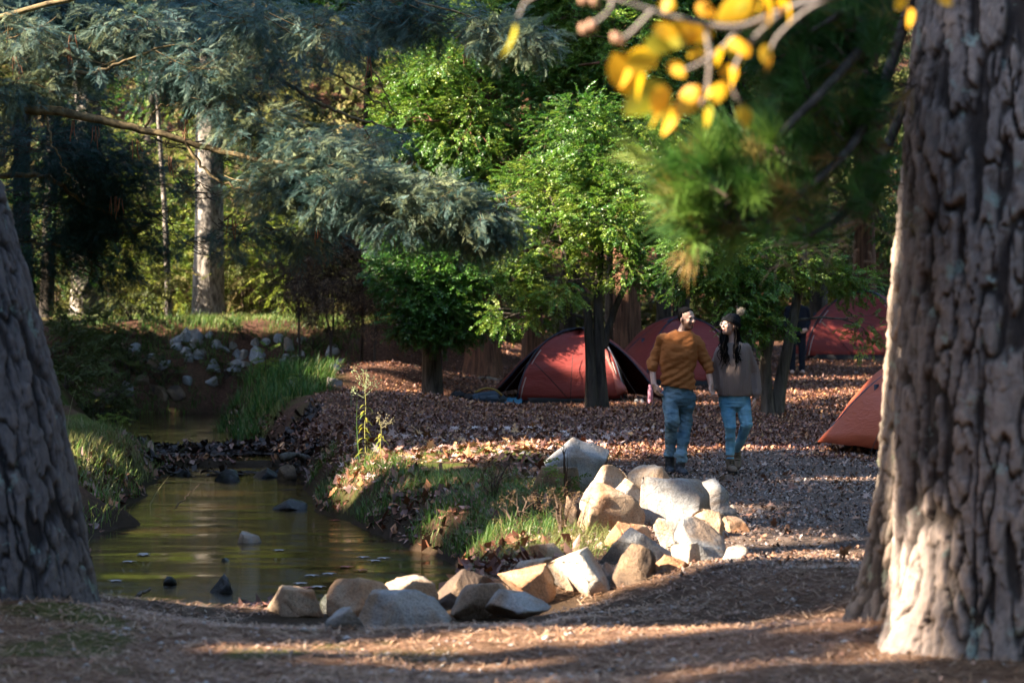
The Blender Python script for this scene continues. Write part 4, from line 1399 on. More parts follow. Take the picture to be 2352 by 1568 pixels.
# ------------------------------------------------------------------ boulders and stones
def mat_rock(name, c1, c2, stain, amount=.5, rough=.85):
    m, nt, b, out = new_mat(name)
    v = mapping(nt)
    oi = N(nt, 'ShaderNodeObjectInfo')
    add = N(nt, 'ShaderNodeVectorMath', operation='ADD')
    nt.links.new(v, add.inputs[0])
    cmb = N(nt, 'ShaderNodeCombineXYZ')
    for k in range(3):
        nt.links.new(mathn(nt, 'MULTIPLY', oi.outputs['Random'], 13.0 + 7 * k), cmb.inputs[k])
    nt.links.new(cmb.outputs[0], add.inputs[1])
    vv = add.outputs[0]
    n1 = noise_node(nt, 5, 6, .62, vec=vv, dist=.4)
    n2 = noise_node(nt, 85, 3, .7, vec=vv)
    n3 = noise_node(nt, 2.2, 4, .6, vec=vv, dist=.8)
    mus = N(nt, 'ShaderNodeTexVoronoi', feature='DISTANCE_TO_EDGE')
    mus.inputs['Scale'].default_value = 2.6
    nt.links.new(vv, mus.inputs['Vector'])
    c = ramp(nt, n1.outputs['Fac'], [(.32, c2), (.62, c1)]).outputs[0]
    st = ramp(nt, n3.outputs['Fac'], [(.62 - amount * .35, 0.0), (.74 - amount * .30, 1.0)])
    c = mixc(nt, mathn(nt, 'MULTIPLY', st.outputs[0], .8), c, stain)
    sp = ramp(nt, n2.outputs['Fac'], [(.34, (.58, .58, .59)), (.5, (1, 1, 1)), (.68, (1.15, 1.13, 1.1))])
    c = mixc(nt, 1.0, c, sp.outputs[0], 'MULTIPLY')
    nt.links.new(c, b.inputs['Base Color'])
    b.inputs['Roughness'].default_value = rough
    b.inputs['Specular IOR Level'].default_value = .3
    h = mathn(nt, 'ADD', mathn(nt, 'MULTIPLY', n1.outputs['Fac'], 1.0), mathn(nt, 'MULTIPLY', n2.outputs['Fac'], .16))
    bump(nt, h, b, 1.0, .05)
    return m


RK = {'grey': mat_rock('granite_grey', (.32, .315, .31), (.18, .178, .175), (.27, .17, .10), .5),
      'pale': mat_rock('granite_pale', (.47, .42, .36), (.27, .24, .21), (.36, .22, .12), .48),
      'tan': mat_rock('sandy_rock', (.43, .31, .21), (.26, .18, .12), (.33, .15, .065), .55),
      'brown': mat_rock('brown_rock', (.26, .17, .10), (.13, .085, .055), (.05, .035, .03), .5),
      'dark': mat_rock('wet_rock', (.035, .033, .033), (.015, .015, .016), (.03, .035, .02), .4, .35),
      'bank': mat_rock('bank_rock', (.33, .325, .32), (.18, .175, .17), (.2, .15, .1), .4)}


def rock_mesh(w, dp, h, seed, planes=11, sub=4, lump=.05, cut=.58):
    q = np.random.default_rng(seed)
    bm = bmesh.new()
    bmesh.ops.create_icosphere(bm, subdivisions=sub, radius=1)
    V = np.array([v.co[:] for v in bm.verts])
    F = np.array([[v.index for v in f.verts] for f in bm.faces])
    bm.free()
    V = V * (1 + .16 * fbm(V * .9 + seed, seed, 2))[:, None]
    for k in range(planes):
        n = q.normal(0, 1, 3)
        n[2] = abs(n[2]) * .8 if k % 4 else n[2]
        n /= np.linalg.norm(n)
        hh = q.uniform(cut - .22, cut + .06)
        d = V @ n - hh
        V = V - np.clip(d, 0, None)[:, None] * n * .985
    V = V / np.abs(V).max(0)
    V = V * (1 + lump * fbm(V * 2.3 + 3 * seed, seed + 2, 3) + .055 * np.abs(fbm(V * 4.5, seed + 5, 4)))[:, None]
    V = V * np.array([w / 2, dp / 2, h / 2])
    return V, F


def rock(name, box, d, mat, label, seed, depth=1.0, yaw=0.0, roll=0.0, planes=11, group=None, cat='boulder', sink=.25, sub=4, cut=.58):
    x0, y0, x1, y1 = box
    a, b = W(x0, y1, d), W(x1, y0, d)
    w, h = b[0] - a[0], b[2] - a[2]
    hh = h * (1 + sink)
    V, F = rock_mesh(w * 1.03, w * depth, hh, seed, planes, sub, cut=cut)
    c, s = math.cos(roll), math.sin(roll)
    V = V @ np.array([[c, 0, s], [0, 1, 0], [-s, 0, c]]).T
    c, s = math.cos(yaw), math.sin(yaw)
    V = V @ np.array([[c, -s, 0], [s, c, 0], [0, 0, 1]]).T
    ext = V.max(0) - V.min(0)
    V = V * np.array([w / ext[0], w * depth / ext[1], hh / ext[2]])
    V = V - (V.max(0) + V.min(0)) / 2
    loc = ((a[0] + b[0]) / 2, d, b[2] - hh / 2)
    o = link(name, mk_mesh(name, V, [F]), RK[mat], None, loc)
    return tag(o, label, cat, group)


BOULDERS = [
    ((608, 1352, 742, 1424), 16.10, 'tan', 'tan pyramid shaped boulder standing in the edge of the pool', 1, .8, 8),
    ((753, 1334, 895, 1426), 15.95, 'tan', 'tan boulder with a slanting top next to the pyramid shaped one', 42, .7, 9),
    ((880, 1332, 1002, 1378), 16.45, 'pale', 'cream flat slab lying behind the grey block with the rust stripe', 3, .8, 9),
    ((818, 1362, 1032, 1446), 15.15, 'grey', 'long pale grey block with a rust coloured stripe at the pool edge', 4, .55, 10),
    ((752, 1398, 842, 1450), 15.55, 'grey', 'low shaded purple grey stone under the slanting tan boulder', 5, .8, 9),
    ((983, 1316, 1135, 1405), 16.75, 'brown', 'round dark brown boulder with a pale top in the shore row', 6, .8, 9),
    ((1038, 1344, 1168, 1412), 15.95, 'grey', 'grey leaning slab in front of the dark brown boulder', 7, .7, 9),
    ((1118, 1362, 1262, 1404), 15.45, 'grey', 'flat bluish slab half buried in the needle litter', 8, .8, 8),
    ((1148, 1306, 1272, 1372), 16.75, 'tan', 'orange tan block lit by the sun in the shore row', 9, .8, 8),
    ((1265, 1268, 1408, 1378), 17.50, 'pale', 'large pale boulder with a brown left face beside the orange block', 10, .9, 9),
    ((1398, 1256, 1502, 1355), 17.50, 'brown', 'rounded boulder with a tan top and a black shaded front', 11, .9, 8),
    ((1356, 1196, 1512, 1282), 19.20, 'tan', 'long low sunlit tan boulder behind the smooth grey one', 12, .7, 8),
    ((1382, 1218, 1560, 1296), 18.40, 'grey', 'smooth whale backed grey boulder beside the square grey block', 13, .6, 6),
    ((1556, 1197, 1670, 1296), 17.90, 'grey', 'square blue grey block standing on the path edge', 14, .75, 6),
    ((1572, 1167, 1670, 1222), 19.30, 'tan', 'orange sunlit slab behind the square blue grey block', 15, .8, 8),
    ((1652, 1184, 1730, 1232), 19.50, 'tan', 'low pinkish stone at the right end of the boulder heap', 16, .9, 9),
    ((1655, 1252, 1722, 1292), 17.50, 'grey', 'small wedge of pale stone right of the square block', 17, .8, 7),
    ((1468, 1094, 1642, 1222), 20.20, 'grey', 'big triangular grey boulder with a rusty lower face in the heap', 18, .8, 8),
    ((1318, 1108, 1482, 1232), 20.00, 'tan', 'big cracked tan boulder at the front of the heap', 19, .8, 10),
    ((1330, 1066, 1444, 1190), 20.90, 'pale', 'tall pale boulder leaning behind the cracked tan one', 20, .8, 8),
    ((1394, 1097, 1474, 1150), 20.50, 'pale', 'cream flat topped stone wedged in the middle of the heap', 21, .8, 9),
    ((1436, 1066, 1552, 1135), 21.90, 'pale', 'white grey saddle shaped boulder at the back of the heap', 22, .7, 10),
    ((1548, 1098, 1674, 1182), 21.00, 'grey', 'pale grey slab sloping down to the path', 23, .7, 9),
    ((1248, 1003, 1400, 1110), 23.60, 'grey', 'angular grey boulder standing apart on the mossy mound', 24, .75, 7),
    ((1226, 1068, 1332, 1145), 22.90, 'brown', 'brown shaded boulder at the foot of the angular grey one', 25, .8, 8),
    ((1498, 1281, 1582, 1318), 17.20, 'tan', 'small flat tan stone in front of the whale backed boulder', 26, .8, 9),
    ((1290, 1228, 1324, 1266), 19.40, 'tan', 'small broken tan stone in the grass by the heap', 27, .8, 9),
    ((1222, 1256, 1300, 1296), 19.20, 'tan', 'crumbled tan stone lying in the dry grass near the shore row', 28, .8, 12),
    ((1500, 1188, 1568, 1266), 19.00, 'pale', 'pale grey stone squeezed between the whale back and the square block', 29, .8, 8),
    ((1296, 1138, 1342, 1196), 20.40, 'brown', 'brown stone under the dry weeds left of the cracked boulder', 30, .8, 9),
    ((1410, 1208, 1480, 1236), 19.60, 'grey', 'low grey stone under the cracked tan boulder', 31, .8, 9),
    ((1480, 1150, 1560, 1200), 20.6, 'grey', 'grey stone wedged behind the triangular boulder', 32, .8, 9),
    ((1640, 1160, 1700, 1190), 20.6, 'grey', 'small grey stone at the foot of the sloping slab', 33, .8, 9),
    ((1255, 1292, 1300, 1330), 17.4, 'pale', 'small pale stone behind the large pale boulder', 34, .8, 9),
    ((1372, 1300, 1412, 1350), 17.2, 'grey', 'narrow grey stone between the pale boulder and the black fronted one', 35, .8, 9),
    ((1545, 1255, 1610, 1300), 17.4, 'pale', 'cream stone leaning on the square blue grey block', 38, .8, 9),
    ((1175, 1288, 1262, 1322), 17.6, 'pale', 'cream stone behind the orange tan block in the shore row', 39, .8, 9),
    ((735, 1372, 775, 1412), 17.0, 'dark', 'dark wet stone in the gap beside the pyramid shaped boulder', 36, .8, 9),
    ((1480, 1300, 1512, 1322), 17.0, 'tan', 'pebble sized tan stone right of the black fronted boulder', 37, .8, 9),
]
for box, d, mt_, lab, sd, dep, pl in BOULDERS:
    if box[3] > 1292 and box[0] < 1560:
        # the shore row sits on the ground where it is seen
        d = min(d, hit((box[0] + box[2]) / 2, box[3] - .12 * (box[3] - box[1]), 12, 19, 900)[1] + .12)
    if box[3] > 1292:
        box = (box[0] - 6, box[1] - 10, box[2] + 6, box[3])
    rock('boulder', box, d, mt_, lab, sd, dep, 0, 0, pl + 3, 'boulders along the stream edge', sink=.35)

_q = np.random.default_rng(31)
for k in range(22):
    x_ = _q.uniform(1290, 1700)
    y_ = 1150 + (_q.uniform(0, 1)) * 130
    w_ = _q.uniform(16, 40)
    p_ = hit(x_, y_ + 15, 16, 24, 500)
    rock('stone', (x_ - w_ / 2, y_, x_ + w_ / 2, y_ + w_ * _q.uniform(.55, .9)), p_[1], ('tan', 'pale', 'grey')[k % 3], ('small sandy stone lying about the boulder heap', 'small cream stone lying about the boulder heap', 'small grey stone lying about the boulder heap')[k % 3], 500 + k, .9, 0, 0, 12, ('small sandy stones of the heap', 'small cream stones of the heap', 'small grey stones of the heap')[k % 3], 'stone', .4, 3)

STREAM = [
    ((488, 1076, 556, 1106), 31.60, 'dark', 'round black wet stone lying midstream below the debris', 51),
    ((545, 1219, 602, 1246), 22.90, 'grey', 'pointed grey stone rising from the pool', 52),
    ((476, 1316, 540, 1368), 18.70, 'dark', 'black mossy stone with a clinging twig in the pool', 53),
    ((628, 1144, 706, 1172), 26.90, 'dark', 'flat black stone lying by the right stream bank', 54),
    ((578, 1072, 644, 1100), 32.30, 'dark', 'dark wet stone in the row right of the round black one', 55),
    ((634, 1064, 682, 1100), 31.90, 'brown', 'brown wedge stone at the right bank under the log', 56),
    ((374, 1322, 406, 1340), 19.20, 'dark', 'tiny dark stone just breaking the pool surface', 57),
    ((505, 1280, 530, 1294), 21.10, 'dark', 'small dark stone awash in the middle of the pool', 58),
    ((322, 1010, 362, 1050), 36.30, 'tan', 'reddish stone on the left end of the debris dam', 59),
    ((395, 1078, 440, 1100), 32.60, 'dark', 'low dark stone beside the grassy left bank', 60),
]
for box, d, mt_, lab, sd in STREAM:
    rock('stone', box, d, mt_, lab, sd, .9, 0, 0, 9, 'stones in the stream', 'stone', .5, 3)

# rubble on the far bank
RB = []
for (u0, v0, u1, v1) in [(70, 150, 250, 320), (220, 170, 380, 310), (10, 245, 110, 370), (220, 285, 380, 400), (20, 340, 120, 420), (110, 390, 240, 490), (250, 395, 415, 520), (150, 460, 270, 560), (600, 370, 700, 440), (700, 530, 840, 610), (830, 560, 950, 620), (660, 610, 880, 660), (960, 370, 1150, 570), (1250, 230, 1330, 330), (1370, 270, 1470, 420), (820, 420, 920, 510), (1400, 480, 1560, 600), (1520, 440, 1600, 510), (1560, 560, 1720, 680), (1880, 350, 1990, 450), (1950, 530, 2070, 610), (420, 200, 500, 260), (500, 300, 600, 380), (720, 330, 800, 400)]:
    RB.append(tuple(.98 * (o + v / 5.113) for o, v in ((400, u0), (740, v0), (400, u1), (740, v1))))
for (u0, v0, u1, v1) in [(920, 1055, 1040, 1135), (830, 990, 920, 1050), (1030, 1060, 1130, 1130), (720, 800, 790, 910), (490, 900, 560, 990), (560, 1040, 740, 1120), (600, 870, 700, 930), (800, 850, 880, 930), (640, 950, 740, 1010), (900, 870, 980, 940)]:
    RB.append(tuple(.98 * (o + v / 2.613) for o, v in ((0, u0), (500, v0), (0, u1), (500, v1))))
_q = np.random.default_rng(6)
for k in range(20):
    x_, y_ = _q.uniform(270, 760), _q.uniform(765, 880)
    w_ = _q.uniform(14, 34)
    RB.insert(20, (x_, y_, x_ + w_, y_ + w_ * _q.uniform(.6, .95)))
for k, bx in enumerate(RB):
    bx = (bx[0] - 4, bx[1] - 4, bx[2] + 4, bx[3])
    p = hit((bx[0] + bx[2]) / 2, bx[3] - .25 * (bx[3] - bx[1]), 36, 60, 500)
    if k == 12:
        rock('stone', bx, p[1], 'bank', 'largest rounded stone in the rubble of the far bank', 100 + k, .9, 0, 0, 11, None, 'stone', .3, 3)
    else:
        rock('stone', bx, p[1], 'bank' if k < 44 else 'brown', 'angular grey stone in the rubble of the far bank' if k < 44 else 'dark stone at the edge of the upper pool', 100 + k, .9, 0, 0, 11, 'rubble on the far bank' if k < 44 else 'dark stones by the upper pool', 'stone', .3, 3)


# logs and the debris dam
def logs():
    q = np.random.default_rng(8)
    for lab, pts, r, mt_ in [
        ('short grey log lying on the right bank above the wedge stone', [W(646, 1052, 32), W(680, 1045, 32.2), W(712, 1055, 32.4)], .055, B_GREY),
        ('dark waterlogged branch lying across the stream on the debris dam', [W(350, 1040, 36.3), W(430, 1030, 36.5), W(520, 1036, 36.4), W(600, 1042, 36.2)], .05, B_DARK),
        ('wet black branch along the lower edge of the debris dam', [W(400, 1092, 33.0), W(450, 1096, 33), W(500, 1092, 33), W(570, 1090, 32.8)], .02, B_DARK),
        ('thin forked twig sticking out of the pool by the left bank', [W(400, 1170, 26), W(440, 1130, 27), W(460, 1110, 27.5)], .005, M_TWIG),
        ('bare stick lying at the water edge by the near bank', [W(315, 1368, 17.6), W(330, 1360, 17.9), W(345, 1352, 18.2)], .012, B_GREY),
        ('weathered root lying at the foot of the broad stringy trunk', [W(1030, 888, 43), W(1060, 876, 43.3), W(1100, 874, 43.6), W(1160, 880, 43.4)], .11, B_GREY),
    ]:
        P = smooth_path(pts, 22) + q.normal(0, .006, (22, 3))
        t = np.linspace(0, 1, 22)
        V, F = tube(P, r * (1 + .25 * np.sin(t * 9)) * (1 - .45 * t), 9)
        tag(link('log' if r > .03 else 'stick', mk_mesh('log', V, F), mt_), lab, 'log' if r > .03 else 'stick')


logs()
# ------------------------------------------------------------------ tents
def mat_fabric(name, col, rough=.6, trans=.18, wr=.35):
    m, nt, b, out = new_mat(name)
    v = mapping(nt, (1, 1, 3.5))
    n1 = noise_node(nt, 4.5, 4, .6, vec=v, dist=.8)
    n2 = noise_node(nt, 240, 2, .5, vec=mapping(nt))
    c = mixc(nt, mathn(nt, 'MULTIPLY', n1.outputs['Fac'], .45), col, tuple(x * .62 for x in col))
    nt.links.new(c, b.inputs['Base Color'])
    b.inputs['Roughness'].default_value = rough
    b.inputs['Specular IOR Level'].default_value = .35
    bump(nt, mathn(nt, 'ADD', n1.outputs['Fac'], mathn(nt, 'MULTIPLY', n2.outputs['Fac'], .05)), b, wr, .05)
    t = N(nt, 'ShaderNodeBsdfTranslucent')
    nt.links.new(c, t.inputs['Color'])
    ms = N(nt, 'ShaderNodeMixShader')
    ms.inputs[0].default_value = trans
    nt.links.new(b.outputs[0], ms.inputs[1])
    nt.links.new(t.outputs[0], ms.inputs[2])
    nt.links.new(ms.outputs[0], out.inputs[0])
    return m


F_RED = mat_fabric('red_fly', (.23, .032, .026))
F_RED_SUNLIT = mat_fabric('red_fly_sunlit', (.33, .07, .03))  # red fly tinted orange to stand for sun on the nearest tent
F_NAVY = mat_fabric('navy_trim', (.018, .024, .045), .6, .0, .2)
F_BLACK = mat_plain('black_floor', (.012, .012, .014), .8)
F_WHITE = mat_fabric('inner_tent', (.55, .53, .50), .8, .3, .2)
F_ROLL = mat_fabric('rolled_door', (.42, .12, .10))
F_ROPE = mat_plain('rope', (.03, .025, .025), .9)


def strip(A, B, n=14, m=10, sag=0.0, thick=.012, wr=0.0, seed=0, nrm=None):
    """cloth spanned between two curves A and B (k,3); sag pulls it in between; has thickness"""
    A, B = np.asarray(A, float), np.asarray(B, float)
    ta = np.linspace(0, 1, len(A))
    tb = np.linspace(0, 1, len(B))
    t = np.linspace(0, 1, n)
    PA = np.stack([np.interp(t, ta, A[:, k]) for k in range(3)], 1)
    PB = np.stack([np.interp(t, tb, B[:, k]) for k in range(3)], 1)
    u = np.linspace(0, 1, m)
    G = PA[:, None, :] * (1 - u)[None, :, None] + PB[:, None, :] * u[None, :, None]
    du = np.gradient(G, axis=1)
    dv = np.gradient(G, axis=0)
    nn = np.cross(du, dv)
    nn /= np.linalg.norm(nn, axis=2)[..., None] + 1e-9
    G = G - nn * (sag * np.sin(np.pi * u))[None, :, None]
    if wr:
        f = fbm((G * np.array([1.2, 1.2, 5.0])).reshape(-1, 3) + seed, seed, 3).reshape(n, m)
        G = G + nn * (wr * f)[..., None]
    V = np.concatenate([G.reshape(-1, 3), (G - nn * thick).reshape(-1, 3)])
    i = np.arange(n - 1)[:, None] * m
    j = np.arange(m - 1)[None, :]
    Q = np.stack([i + j, i + j + 1, i + m + j + 1, i + m + j], -1).reshape(-1, 4)
    o = n * m
    Q2 = Q[:, ::-1] + o
    ed = []
    ring = [j for j in range(m)] + [r * m + m - 1 for r in range(1, n)] + [(n - 1) * m + j for j in range(m - 2, -1, -1)] + [r * m for r in range(n - 2, 0, -1)]
    for a, b in zip(ring, ring[1:] + ring[:1]):
        ed.append([b, a, a + o, b + o])
    return V, [np.concatenate([Q, Q2, np.array(ed)])]


def tent(label, base, yaw, scale=1.0, left='open', right='open', mirror=False, H=1.27, cloth=None):
    """dome tent: two crossing poles, porches to the left and right"""
    fly = cloth or F_RED
    t = thing('tent', label, 'tent', base, 'red dome tents')
    c, s = math.cos(yaw), math.sin(yaw)

    def T(p):
        p = np.asarray(p, float) * scale
        p = p * np.array([-1 if mirror else 1, 1, 1])
        q = np.stack([p[..., 0] * c - p[..., 1] * s, p[..., 0] * s + p[..., 1] * c, p[..., 2]], -1)
        q = q + np.array(base)
        g = ground(q[..., 0].ravel(), q[..., 1].ravel()).reshape(q[..., 0].shape)
        q[..., 2] += (g - base[2]) * np.clip(1 - p[..., 2] / .5, 0, 1)
        return q
    A, B, C, D = [np.array(v, float) for v in ((-.9, 0, .10), (.88, 0, .10), (.92, 2.05, .10), (-.86, 2.05, .10))]
    ap = np.array((.10, 1.0, H))

    def arc(k, n=16):
        u = np.linspace(0, 1, n)[:, None]
        p = k * (1 - u) + ap * u
        z = k[2] + (H - k[2]) * np.sin(u[:, 0] * np.pi / 2) ** .82
        # the pole bows outward
        p[:, :2] += (k[:2] - ap[:2]) * (.13 * np.sin(np.pi * u ** .9))
        p[:, 2] = z
        return p
    a, b, cc, dd = arc(A), arc(B), arc(C), arc(D)

    def put(nm, VF, mat, par=t):
        V, P = VF
        if mirror:
            P = [p[:, ::-1] for p in P]
        return link(nm, mk_mesh(nm, T(V), P), mat, par)
    front = put('fly_panel', strip(a, b, 30, 30, .07, wr=.022, seed=1), fly)
    put('fly_panel', strip(cc, dd, 14, 10, .05, wr=.01, seed=2), fly)
    put('seam', tube(np.array([(-.62, .16, .72), (-.35, .12, .45), (-.05, .07, .12)]) + (0, -.03, .0), .006, 5), F_ROPE, front)
    # dark tub floor showing under the fly
    fl = [np.array((x * .96, y0 + (y1), z)) for x, y0, y1, z in ((-.9, .04, 0, 0), (.9, .04, 0, 0), (.92, 2.0, 0, 0), (-.88, 2.0, 0, 0))]
    lo = np.array(fl + fl[:1])
    hi = lo + (0, 0, .13)
    lo[:, 2] -= .06
    put('floor', strip(hi, lo, 21, 3), F_BLACK)
    # roof trim over the crossing
    for k, (q1, q2, lo_, hi_) in enumerate(((a, dd, .70, .97), (b, cc, .72, .97), (a, b, .93, 1.0))):
        n = 8
        i0 = np.linspace(lo_ * 15, hi_ * 15, n)
        P1 = np.stack([np.interp(i0, np.arange(16), q1[:, j]) for j in range(3)], 1)
        P2 = np.stack([np.interp(i0, np.arange(16), q2[:, j]) for j in range(3)], 1)
        put('roof_patch', strip(P1 + (0, -.01, .022), P2 + (0, .01, .022), 8, 8, -.02), F_NAVY)
    for k in (a, b, cc, dd):
        put('pole_sleeve', tube(k + (0, 0, .008), .014, 6), F_NAVY)
    # inner tent walls
    for sgn, (q1, q2) in ((-1, (a, dd)), (1, (cc, b))):
        put('inner_wall', strip(q1[:14] * (.93, 1, .97) + (0, .04 * 0, 0), q2[:14] * (.93, 1, .97), 12, 8, .03), F_WHITE)
    # porches
    for sgn, state, q1, q2, tip in ((-1, left, a, dd, np.array((-1.42, .95, .12))), (1, right, b, cc, np.array((1.62, .75, .05)))):
        top = ap + (sgn * .25, 0, -.06)
        u = np.linspace(0, 1, 14)[:, None]
        ridge = top * (1 - u) + tip * u
        ridge[:, 2] += .16 * np.sin(np.pi * u[:, 0])
        q2r = q2[::-1]
        q1r = q1[::-1]
        back = strip(ridge, q2r, 14, 10, .03 * sgn, wr=.01, seed=5) if sgn > 0 else strip(q2r, ridge, 14, 10, .03, wr=.01, seed=6)
        put('porch_panel', back, fly)
        if state == 'open':
            edge = ridge * .80 + q1r[np.linspace(0, 15, 14).astype(int)] * .20
            edge[-1] = tip
            put('porch_panel', strip(edge, ridge, 14, 4, 0, wr=.006, seed=8) if sgn > 0 else strip(ridge, edge, 14, 4, 0, wr=.006, seed=8), fly)
            put('piping', tube(edge + (0, -.012, -.01), .016, 6), F_NAVY)
        else:
            fr = strip(q1r, ridge, 14, 12, .04, wr=.02, seed=9) if sgn > 0 else strip(ridge, q1r, 14, 12, .04, wr=.02, seed=9)
            p = put('porch_panel', fr, fly)
            put('piping', tube(ridge + (0, 0, .012), .014, 6), F_NAVY)
            mid = ridge[8] * .55 + q1r[9] * .45
            put('vent_flap', strip(np.array([mid + (-.02, -.05, .12), mid + (0, -.05, -.10)]), np.array([mid + (.04, -.05, .13), mid + (.03, -.05, -.09)]), 4, 3), F_NAVY, p)
        put('guy_rope', tube(np.array([tip, tip + (sgn * .12, -.05, -.02), tip + (sgn * .28, -.1, -.12)]), .006, 5), F_ROPE)
    # rolled back door hanging beside the right hand opening
    if right == 'open':
        u = np.linspace(0, 1, 14)
        P = np.stack([np.interp(u, [0, 1], [.36, .86]), np.interp(u, [0, 1], [.55, -.02]), np.interp(u, [0, .5, 1], [1.13, .78, .18])], 1)
        V, F = tube(P, .05 + .028 * np.sin(u * 7) + .02 * u, 12)
        V = V + .02 * fbm(V * (14, 14, 3), 12, 3)[:, None]
        put('rolled_door', (V, F), F_ROLL)
    put('seam', tube(np.array([a[6] * .5 + b[6] * .5, a[3] * .5 + b[3] * .5, a[0] * .5 + b[0] * .5]) + (0, -.02 + .0, 0), .005, 5), F_ROPE, front)
    for k, (q1, e) in enumerate(((a[7], (-1.25, -.75, 0)), (b[7], (1.2, -.8, 0)))):
        put('guy_rope', tube(np.array([q1, (q1 + np.array(e)) / 2, np.array(e)]), .0045, 5), F_ROPE)
    for (x, y) in ((-.95, -.06), (.93, -.06)):
        put('peg', tube(np.array([(x, y, .10), (x * 1.03, y - .03, -.05)]), .008, 5), F_ROPE)
    return t


def gpt(px, d):
    x = (px - 1176) * d / 5554
    return (x, d, ground1(x, d))


b1 = gpt(1312, 40.0)
tent('red dome tent with its porch open standing behind the multi stemmed tree', b1, R(-4), 1.0)
b2 = gpt(1595, 44.5)
tent('red dome tent behind the walking couple', b2, R(14), 1.02, 'closed', 'closed')
b3 = gpt(1965, 52.5)
tent('red dome tent set far back under hanging leaves', b3, R(-12), 1.2, 'closed', 'closed')
b4 = gpt(2190, 28.3)
tent('red dome tent, tinted orange for sunlight, with a closed porch partly behind the massive pine', b4, R(6), .98, 'closed', 'closed', cloth=F_RED_SUNLIT)


# ---- things lying by the open tent
def camp_gear():
    q = np.random.default_rng(17)
    # blue ground sheet
    b = gpt(1168, 40.1)
    n, m = 14, 10
    X, Y = np.meshgrid(np.linspace(-.27, .22, n), np.linspace(-.2, .5, m))
    Z = .05 + .09 * fbm(np.stack([X.ravel() * 6, Y.ravel() * 6, X.ravel() * 0], 1), 4, 3).reshape(X.shape) + .16 * np.clip(X + .05, 0, 1)
    V = np.stack([X.ravel() + b[0], Y.ravel() + b[1], np.maximum(Z.ravel(), .01) + b[2]], 1)
    i = np.arange(m - 1)[:, None] * n
    j = np.arange(n - 1)[None, :]
    Q = np.stack([i + j, i + j + 1, i + n + j + 1, i + n + j], -1).reshape(-1, 4)
    o = link('ground_sheet', mk_mesh('ground_sheet', V, [Q]), mat_fabric('blue_sheet', (.05, .19, .30)))
    so_ = o.modifiers.new('thickness', 'SOLIDIFY')
    so_.thickness = .01
    tag(o, 'crumpled blue ground sheet spilling out under the open tent porch', 'sheet')
    # dark rucksack lying on its side
    p = gpt(1120, 39.6)
    t = thing('rucksack', 'dark blue rucksack lying on the leaves left of the open tent', 'rucksack', p)
    mt_ = mat_fabric('rucksack_cloth', (.025, .045, .07), .7, 0)

    def lump(c, r, sd, name, mat):
        V, F = rock_mesh(r[0] * 2, r[1] * 2, r[2] * 2, sd, 3, 3, .12, .95)
        return link(name, mk_mesh(name, V + np.array(p) + np.array(c), [F]), mat, t)
    lump((0, 0, .10), (.30, .16, .13), 3, 'main_bag', mt_)
    lump((-.22, -.06, .09), (.12, .13, .10), 4, 'top_lid', mt_)
    lump((.1, -.15, .09), (.13, .06, .08), 5, 'pocket', mt_)
    for k, yy in enumerate((-.1, .08)):
        P = np.array(p) + smooth_path([(-.2, yy, .2), (-.05, yy - .03, .27), (.12, yy - .02, .25), (.24, yy, .15)], 12)
        V, F = tube(P, .018, 6)
        link('strap', mk_mesh('strap', V, F), mat_plain('strap_yellow', (.25, .16, .03) if k == 0 else (.02, .02, .025), .8), t)
    # a dark boot lying beside it
    for k, (px, dd, lab) in enumerate(((1052, 39.7, 'dark stuff sack lying beside the short furrowed trunk'), (1078, 39.5, 'small black pouch lying between the stuff sack and the rucksack'))):
        g = gpt(px, dd)
        V, F = rock_mesh(.26 - .1 * k, .2, .17 - .04 * k, 21 + k, 3, 3, .15, .95)
        tt = thing('stuff_sack' if k == 0 else 'pouch', lab, 'bag', g)
        link('bag', mk_mesh('bag', V + np.array(g) + (0, 0, .06), [F]), F_BLACK, tt)
        V, F = tube(np.array(g) + smooth_path([(-.08, -.05, .12), (0, -.1, .17), (.08, -.05, .12)], 10), .008, 5)
        link('cord', mk_mesh('cord', V, F), F_ROPE, tt)
    # pink bottle
    g = gpt(1494, 38.9)
    t = thing('bottle', 'pink insulated drink bottle standing by the tent porch', 'bottle', g)
    pk = mat_plain('pink_paint', (.36, .17, .23), .4, .08)

    def lathe(prof, nm, mat):
        P = np.array([(0, 0, z) for r, z in prof]) + np.array(g)
        V, F = tube(P, [r for r, z in prof], 20)
        link(nm, mk_mesh(nm, V, F), mat, t)
    lathe([(.036, -.01), (.039, .005), (.039, .045)], 'base', pk)
    lathe([(.0385, .045), (.040, .05), (.040, .22), (.036, .25), (.026, .27)], 'body', pk)
    lathe([(.028, .268), (.029, .275), (.029, .315), (.024, .322)], 'cap', mat_plain('bottle_cap', (.42, .2, .28), .5))
    # pair of pale walking shoes
    sm = mat_plain('shoe_cloth', (.24, .23, .22), .8, .3, 40, .3)
    for k, px in enumerate((1462, 1474)):
        g = gpt(px, 39.0 + .03 * k)
        t = thing('shoe', 'pale grey walking shoe of the pair by the tent opening', 'shoe', g, 'pair of shoes by the tent opening')
        V, F = shoe_shape(.085, .26, .10)
        link('upper', mk_mesh('upper', V + np.array(g), [F]), sm, t)
        V, F = sole_shape(.09, .27, .025)
        link('sole', mk_mesh('sole', V + np.array(g), F), F_BLACK, t)


